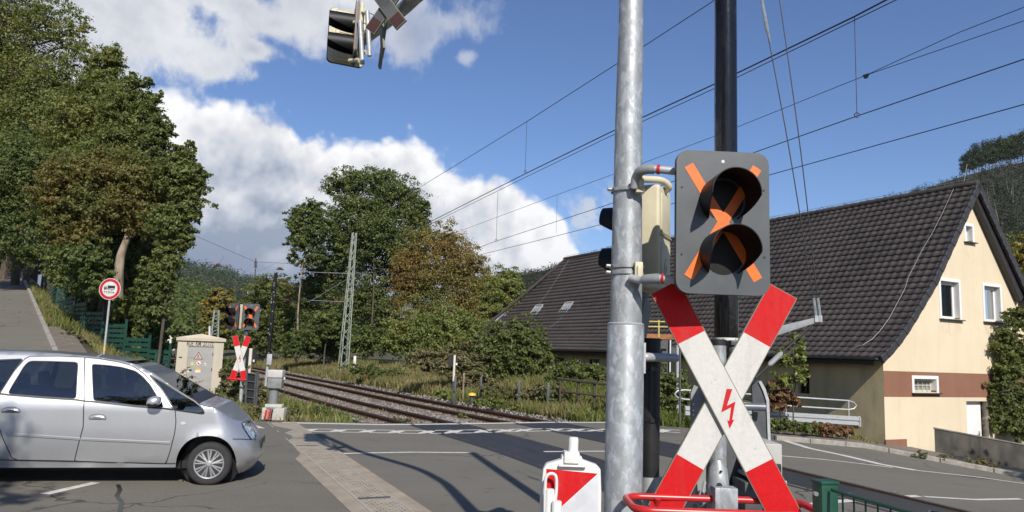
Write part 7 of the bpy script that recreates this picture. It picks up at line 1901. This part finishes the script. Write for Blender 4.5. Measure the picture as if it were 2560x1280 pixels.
BU('leafy bush under the dark house windows', [(1430, 935, 50, 24), (1490, 935, 50, 26), (1400, 960, 40, 26), (1540, 945, 50, 30), (1470, 965, 60, 22)], 28, 12000, .12, 'mid', tr=.05, group=GB)
BU('weedy bush behind the brown wooden railing', [(1370, 985, 40, 24), (1430, 1000, 46, 22), (1490, 1000, 40, 24), (1550, 1000, 40, 26)], 25.5, 9000, .09, 'weed', tr=.03, group=GB)
BU('pinkish seedy weeds along the dark fence posts', [(1230, 970, 34, 14), (1300, 985, 40, 16), (1340, 980, 30, 18)], 26, 5000, .08, 'weed', tr=.02, group=GB)
BU('dense dark bush at the right edge in front of the cream house', [(2540, 800, 30, 40), (2520, 860, 36, 50), (2550, 900, 50, 60), (2515, 940, 36, 50), (2540, 1000, 55, 50), (2500, 1040, 30, 36), (2560, 1060, 60, 40), (2495, 980, 22, 30)], 24.2, 30000, .095, 'mid', tr=.07, base=(2545, 1120), zfun=lambda x, y: -1.6, dyr=.45)
BU('thin sapling with airy leaves against the dark side wall of the house', [(1985, 850, 26, 24), (1960, 890, 30, 28), (2005, 885, 22, 36), (1990, 935, 30, 30), (1960, 950, 28, 24)], 21.0, 3600, .10, 'light', tr=.025, shell=.6, base=(1985, 1060))
BU('shrub with dry brown leaves behind the guard rail near the barrier machine', [(1940, 975, 26, 26), (1965, 1000, 34, 24), (1930, 1010, 30, 24)], 21.2, 4000, .10, 'rust', tr=.02)
BU('low green ivy on the pavement edge below the guard rail', [(1950, 1062, 34, 14), (2000, 1066, 34, 12), (1910, 1060, 30, 14)], 20.6, 4500, .09, 'mid', tr=.015)
BU('low dry hedge of brown leaves beside the guard rail end', [(2070, 1072, 34, 13), (2110, 1076, 26, 12), (2035, 1070, 22, 13)], 21.0, 4500, .10, 'rust', tr=.015)
BU('green undergrowth between the mast and the front cross beyond the road', [(1640, 950, 40, 40), (1690, 960, 40, 40), (1660, 1010, 50, 26), (1720, 1015, 40, 22), (1610, 1000, 40, 30)], 23.5, 9000, .11, 'mid', tr=.03)
BU('small weed clump at the foot of the pale barrier machine', [(640, 1030, 22, 18), (655, 1048, 20, 9), (720, 1035, 22, 14)], 19.0, 3000, .06, 'weed', tr=.012)
BU('tall weeds behind the far cross post', [(595, 965, 24, 36), (575, 985, 26, 26), (650, 985, 24, 40), (560, 950, 16, 30)], 23.0, 6000, .08, 'weed', tr=.015)
BU('weedy bush growing by the right wall of the hut', [(562, 930, 18, 30), (556, 975, 20, 22), (575, 915, 14, 20)], 25.8, 3500, .10, 'mid', tr=.02)
BU('dark thin stalks with seed heads in front of the hut door', [(462, 930, 14, 14), (470, 955, 24, 16), (452, 960, 14, 18), (480, 945, 8, 10)], 23.8, 520, .05, 'rust', tr=.012, shell=.8, clus=14)
BU('leafy weeds along the near rail left of the crossing', [(800, 1025, 24, 12), (770, 1040, 26, 9), (830, 1038, 22, 9), (745, 1030, 16, 12), (1005, 1052, 24, 6)], 20.6, 4500, .06, 'mid', tr=.01)
BU('single green weed growing between the track rails', [(1155, 1040, 14, 9), (1170, 1046, 10, 5)], 22.3, 700, .06, 'light', tr=.01)
BU('leafy bank bush between the green fence and the hut', [(352, 905, 26, 10), (378, 915, 22, 9), (335, 895, 20, 8)], 25.6, 3500, .10, 'mid', tr=.02)
BU('weeds in the gutter below the retaining wall', [(2300, 1136, 20, 8), (2360, 1146, 26, 9), (2430, 1156, 30, 11), (2480, 1166, 20, 12)], 19.6, 3000, .05, 'weed', tr=.008, zfun=Hs)
TR('yellow green tree behind the right slope of the tiled roof', [(2540, 660, 40, 34), (2570, 620, 30, 34), (2560, 710, 40, 40), (2530, 700, 24, 30)], 62, 7000, .3, 'yellow', tr=.2, base=(2560, 900))

BU('low bramble on the grass bank below the lattice mast', [(900, 925, 40, 14), (960, 935, 46, 15), (1020, 948, 40, 14), (1080, 955, 36, 14)], 38, 8000, .10, 'mid', tr=.02, group=GB)
BU('low green nettles beside the far track near the road', [(1110, 985, 34, 11), (1220, 1005, 36, 12), (1290, 1022, 30, 11), (1420, 1030, 40, 13), (1480, 1036, 30, 12)], 24.6, 9000, .07, 'light', tr=.01, group=GB)
BU('dark undergrowth closing the top of the side road', [(20, 650, 60, 34), (90, 655, 50, 34), (140, 640, 40, 40), (-40, 640, 50, 40)], 60, 12000, .22, 'dark', tr=.05, group='bushes of the left wood')
BU('tall dry weeds in front of the green fence beside the sign pole', [(190, 850, 22, 14), (215, 862, 20, 14), (170, 828, 16, 14), (238, 872, 18, 12)], 25.6, 3200, .07, 'weed', tr=.012, group='bushes of the left wood')
# --- grass
def grass(name, label, region, n, hmin, hmax, mat, w=.022, f=T):
    x = np.empty(0); y = np.empty(0); z = np.empty(0)
    xs, ys = region(n); zs = np.array([f(a, b) for a, b in zip(xs, ys)]); n = len(xs)
    pn = np.array([math.sin(a * 1.3) * math.sin(b * .9 + a * .4) for a, b in zip(xs, ys)])
    h = (hmin + (hmax - hmin) * rng.random(n) ** 1.5) * (1 + .35 * pn); a = rng.random(n) * 6.28; lean = h * (.15 + .5 * rng.random(n)); b = rng.random(n) * 6.28
    w = w * (.6 + .8 * rng.random(n))
    base = np.stack([xs, ys, zs - .02], 1); sd = np.stack([np.cos(a), np.sin(a), 0 * a], 1) * w[:, None]; mid = base + np.stack([np.cos(b) * lean * .3, np.sin(b) * lean * .3, h * .6], 1); tip = base + np.stack([np.cos(b) * lean, np.sin(b) * lean, h], 1)
    Vv = np.stack([base - sd, base + sd, mid + sd * .7, mid - sd * .7, tip], 1).reshape(-1, 3); k = 5 * np.arange(n)[:, None]
    Ff = np.concatenate([k + np.array([[0, 1, 2]]), k + np.array([[0, 2, 3]]), k + np.array([[3, 2, 4]])]); return tag(np_mesh(name, Vv, Ff, mat), label, 'grass', kind='stuff')
M_GR = leaf_mat('grass_blades', [(.11, .155, .030), (.16, .190, .045), (.24, .215, .09), (.31, .26, .14)], .35, .4)
M_DRY = leaf_mat('dry_grass_blades', [(.15, .16, .05), (.27, .23, .11), (.36, .29, .16)], .3, .4)
def r_bank(n):
    y = 20.5 + rng.random(n) ** 1.4 * 34; x = np.array([X2(v) for v in y]) + 1.9 + rng.random(n) ** 1.2 * np.where(y > 34, 6.5, 8.5)
    k = np.array([b > edge_y(a) + .25 and a < 6.5 for a, b in zip(x, y)]); return x[k], y[k]
grass('bank_grass', 'tall green and straw coloured grass on the bank beyond the far track', r_bank, 62000, .08, .42, M_GR)
def r_dry(n):
    y = 30 + rng.random(n) * 34; x = np.array([X2(v) for v in y]) + 1.8 + rng.random(n) * 3.4; return x, y
grass('dry_grass', 'pale dry grass along the far track below the tall trees', r_dry, 20000, .12, .50, M_DRY, .03)
def r_left(n):
    y = 18.2 + rng.random(n) * 22; a = np.array([X1(v) for v in y]) - 1.7; x = a - rng.random(n) ** 1.2 * 6
    k = np.array([d > edge_y(c) + .15 and c > -12.5 for c, d in zip(x, y)]); return x[k], y[k]
grass('verge_grass', 'rough grass and weeds between the hut and the near track', r_left, 16000, .05, .28, M_GR)
def r_lbank(n):
    y = 20 + rng.random(n) * 24; x = np.array([XK(v) for v in y]) + np.where(y < 28, 1.6, .25) + rng.random(n) ** 1.3 * 4.2; return x, y
grass('bank_grass', 'grass on the bank between the brick path and the green fence', r_lbank, 20000, .08, .40, M_GR)
def r_gr(n):
    x = 5.5 + rng.random(n) * 5.2; y = 21.6 + rng.random(n) * 1.4; return x, y
grass('verge_grass', 'low weeds behind the guard rail along the side wall', r_gr, 4000, .05, .25, M_GR, f=lambda x, y: Hs(x, y) + .05)
def r_tr(n):
    y = 19 + rng.random(n) ** 1.5 * 14; x = np.array([X1(v) for v in y]) - 1.3 + rng.random(n) * 5.6; pn = np.sin(x * 2.1) * np.sin(y * 1.7 + x)
    k = (pn > .45) & np.array([d > edge_y(c) + .2 for c, d in zip(x, y)]); return x[k], y[k]
grass('track_weeds', 'thin weeds scattered in the ballast', r_tr, 9000, .03, .18, M_GR, .014)

# --- hills
def hill(name, sil, D, D0, mat, back=1.5, rows=26):
    """slope rising from D0 to a crest at distance D whose skyline follows sil (pixels)"""
    sil = sorted(sil); xs = np.linspace(sil[0][0], sil[-1][0], 70); ysil = np.interp(xs, [p[0] for p in sil], [p[1] for p in sil]); Vv = []
    hz = []
    for j in range(rows + 1):
        u = j / rows
        for x, yv in zip(xs, ysil):
            c = at(x, yv, D); v = u
            Y_ = D0 + (D - D0) * v if v <= 1 else D; X_ = c.x / D * Y_; prof = v ** 1.35 * .55 + v * .45
            z = -1 + (c.z + 1) * prof + 2.0 * math.sin(X_ * .021 + v * 5) * v * (1 - v); Vv.append((X_, Y_, z))
    for x, yv in zip(xs, ysil): c = at(x, yv, D); Vv.append((c.x * back, D * back, -2))
    n = len(xs); Ff = np.array([(j * n + i, j * n + i + 1, (j + 1) * n + i + 1, (j + 1) * n + i) for j in range(rows + 1) for i in range(n - 1)])
    o = tag(np_mesh(name, np.array(Vv), Ff, mat, smooth=True), kind='structure')
    return np.array(Vv).reshape(rows + 2, n, 3)
def wood(name, label, G, n, size, mat, rowlo=0, q=16, tall=1.0, lf=.30):
    R_, C_ = G.shape[0] - 2, G.shape[1] - 1; u = rowlo + (1 - rowlo) * rng.random(n); v = rng.random(n); fi, fj = u * R_, v * C_; i, j = np.minimum(fi.astype(int), R_ - 1), np.minimum(fj.astype(int), C_ - 1); a, b = (fi - i)[:, None], (fj - j)[:, None]
    P_ = G[i, j] * (1 - a) * (1 - b) + G[i + 1, j] * a * (1 - b) + G[i, j + 1] * (1 - a) * b + G[i + 1, j + 1] * a * b
    s = size * (.55 + .9 * rng.random(n)); d = rng.normal(size=(n, q, 3)); d /= np.linalg.norm(d, axis=2, keepdims=True); d[..., 2] = d[..., 2] * .9 + .1
    cc = P_[:, None] + d * s[:, None, None] * np.array([1, 1, .95 * tall]) * (.55 + .45 * rng.random((n, q, 1))); cc[..., 2] += (s * .75 * tall)[:, None]
    Vv, Ff = leaves(cc.reshape(-1, 3), d.reshape(-1, 3), size * lf, .25, .1, .8); return tag(np_mesh(name, Vv, Ff, mat), label, 'wood', kind='stuff')
M_H = M('hill_soil', (.030, .034, .018), .95, 0, (.045, .043, .024), .02)
M_HB = M('hill_brush', (.018, .024, .011), .95, 0, (.032, .031, .017), .035, .5)
G1 = hill('hill', [(120, 690), (330, 640), (440, 664), (480, 668), (520, 672), (570, 686), (610, 700), (650, 712), (720, 722), (800, 735), (1000, 760)], 900, 480, M_H)
wood('far_wood', 'dark far wood covering the ridge above the hut', G1, 5200, 6.0, LF['hill'], q=30)
G2 = hill('hill', [(200, 690), (400, 722), (440, 722), (500, 736), (560, 770), (610, 800), (700, 830), (820, 850)], 330, 120, M_H)
wood('hill_wood', 'green wood on the lower slope behind the hut', G2, 3800, 3.4, LF['hill2'], q=60, lf=.24)
G3 = hill('hill', [(1180, 720), (1280, 694), (1340, 680), (1420, 664), (1520, 630), (1800, 580), (2040, 540), (2230, 498), (2300, 478), (2360, 456), (2410, 440), (2470, 424), (2560, 405), (2680, 380), (2900, 340)], 300, 75, M_HB)
wood('hill_scrub', 'dark scrub on the slope behind the tiled roof', G3, 11000, 1.5, LF['bare'], q=26, lf=.28)
wood('hill_wood', 'green and brown wood low on the slope right of the house', G3[:14], 900, 2.4, LF['hill2'], q=90, lf=.17)
# trees standing on the right-hand crest
def crest_tree(seed):
    o = thing('crest_tree', 'x', 'tree', (0, 0, 0), 0, 'trees standing along the right hill crest'); r_ = random.Random(seed); h = 7.5
    p = MB(); p.tube([(0, 0, -1), (r_.uniform(-.3, .3), 0, h * .5), (r_.uniform(-.5, .5), 0, h * .92)], [.16, .12, .05], 6); p.build('trunk', MAT['palebark'], o, smooth=True)
    lob = [((r_.uniform(-1.2, 1.2), r_.uniform(-1, 1), h * (.36 + .62 * (i_ / 8))), (1.5 - .06 * i_, 1.5, 1.0)) for i_ in range(9)]
    Cp, Oo = crown_pts(lob, 2400, .30, .5, 12); Vv, Ff = leaves(Cp, Oo, .38); np_mesh('crown', Vv, Ff, LF['hill'], o); return o
cps = [crest_tree(s) for s in (1, 2, 3)]
CT = [(2408, .75), (2417, 1.05), (2424, 1.3), (2433, .95), (2441, 1.25), (2447, 1.5), (2456, 1.0), (2463, 1.35), (2474, 1.55), (2482, 1.15), (2489, 1.5), (2499, 1.3), (2506, 1.6), (2519, 1.35), (2527, 1.6), (2538, 1.25), (2546, 1.55), (2557, 1.7), (2571, 1.5)]
wl_ = ['leftmost tree on the right hill crest, where the skyline trees begin', 'rightmost tree of the row on the right hill crest, at the photo edge']
for i, (px_, s) in enumerate(CT):
    o = cps[i] if i < 3 else copy_tree(cps[i % 3])
    yv = float(np.interp(px_, [2410, 2470, 2560, 2680], [440, 424, 405, 380])); q = at(px_, yv, 300); o.location = q; o.scale = (s * .95, s * .95, s * 1.0); o.rotation_euler = (0, 0, i * 1.7)
    o['label'] = wl_[0] if i == 0 else wl_[1] if i == len(CT) - 1 else 'dark tree with a pale trunk in the row along the right hill crest'
M_DEAD = M('dead_wood', (.17, .155, .13), .9, 0, (.11, .10, .085), 3)
dd0 = None
for i in range(11):
    px_ = 2428 + rng.random() * 140; py_ = 455 + rng.random() * 120; Y_ = 270 - (py_ - 440) * .8; q = at(px_, py_, Y_)
    if dd0 is None:
        dd0 = thing('dead_tree', 'x', 'tree', q, 0, 'pale dead trunks on the slope right of the house'); p = MB(); p.tube([(0, 0, -4), (.1, 0, 2), (.3, 0, 5)], [.13, .10, .04], 5); p.tube([(.1, 0, 2), (.8, 0, 3.6)], [.06, .03], 4); p.build('trunk', M_DEAD, dd0); o = dd0
    else: o = copy_tree(dd0)
    o.location = q; o.scale = (1, 1, .6 + .7 * rng.random()); o.rotation_euler = (rng.normal() * .12, rng.normal() * .12, rng.random() * 6); o['label'] = 'pale dead trunk among scrub on the hill slope beside the roof'
# trunks in the shade of the left wood
t0 = None
for px_, Y_, s in ((8, 50, 1.1), (42, 54, .9), (66, 49, 1.0), (86, 56, 1.2), (112, 52, .9), (140, 48, 1.0), (22, 58, 1.2), (-30, 52, 1.3)):
    q = at(px_, 690, Y_); z = T(q.x, Y_)
    if t0 is None:
        t0 = thing('wood_tree', 'x', 'tree', (q.x, Y_, z), 0, 'trees standing in the deep shade of the left wood'); p = MB(); p.tube(bez([(0, 0, -.4), (.05, 0, 3), (-.1, .1, 6), (.1, 0, 10)], 4), [.22 - .012 * i for i in range(13)], 8); p.build('trunk', MAT['bark'], t0, smooth=True)
        Cp, Oo = crown_pts([((0, 0, 8.5), (2.6, 2.6, 1.6)), ((1.2, 0, 10.5), (2.4, 2.4, 1.6)), ((-1.4, .5, 11.5), (2.4, 2.4, 1.8))], 5000, .15, .3, 60); Vv, Ff = leaves(Cp, Oo, .3); np_mesh('crown', Vv, Ff, LF['dark'], t0); o = t0
    else: o = copy_tree(t0)
    o.location = (q.x, Y_, z); o.rotation_euler = (0, 0, px_); o.scale = (s, s, s); o['label'] = 'dark trunk in the deep shade beside the climbing side road'

# trees outside the frame whose shade falls on the road at both lower corners
def shade_tree(name, label, x, y, h, r, n=9000):
    o = thing(name, label, 'tree', (x, y, T(x, y)), 0, None); r_ = random.Random(int(x * 7))
    p = MB(); p.tube(bez([(0, 0, -.3), (.1, 0, h * .4), (-.1, .1, h * .9)], 5), [.2 - .012 * i for i in range(11)], 8); p.build('trunk', MAT['bark'], o, smooth=True)
    lob = [((r_.uniform(-r, r) * .8, r_.uniform(-r, r) * .8, h * (.5 + .5 * r_.random())), (r * .45, r * .45, r * .35)) for _ in range(9)]
    Cp, Oo = crown_pts(lob, n, .2, .35, 60); Vv, Ff = leaves(Cp, Oo, .2); np_mesh('crown', Vv, Ff, LF['mid'], o); return o
shade_tree('roadside_tree', 'roadside tree standing right of the frame, shading the pavement wall', 16.0, 12.9, 6.8, 2.3)
shade_tree('roadside_tree', 'roadside tree standing behind the viewer at the left, shading the road corner', -3.6, -2.2, 8.5, 2.6, 7000)
# ================================================================ a little valley haze
hm = bpy.data.materials.new('haze_air'); hm.use_nodes = True
t = NT(hm.node_tree); t.n.clear()
pv = t.new('ShaderNodeVolumePrincipled'); pv.inputs['Color'].default_value = (.72, .80, .92, 1); pv.inputs['Density'].default_value = 0.00008; pv.inputs['Anisotropy'].default_value = 0.2
o_ = t.new('ShaderNodeOutputMaterial'); t.l.new(pv.outputs[0], o_.inputs['Volume'])
hb = MB(); hb.box((0, 100, 100), (3900, 3900, 230))
tag(hb.build('haze', hm), 'thin bluish air softening the far wooded hills', 'haze', kind='stuff')
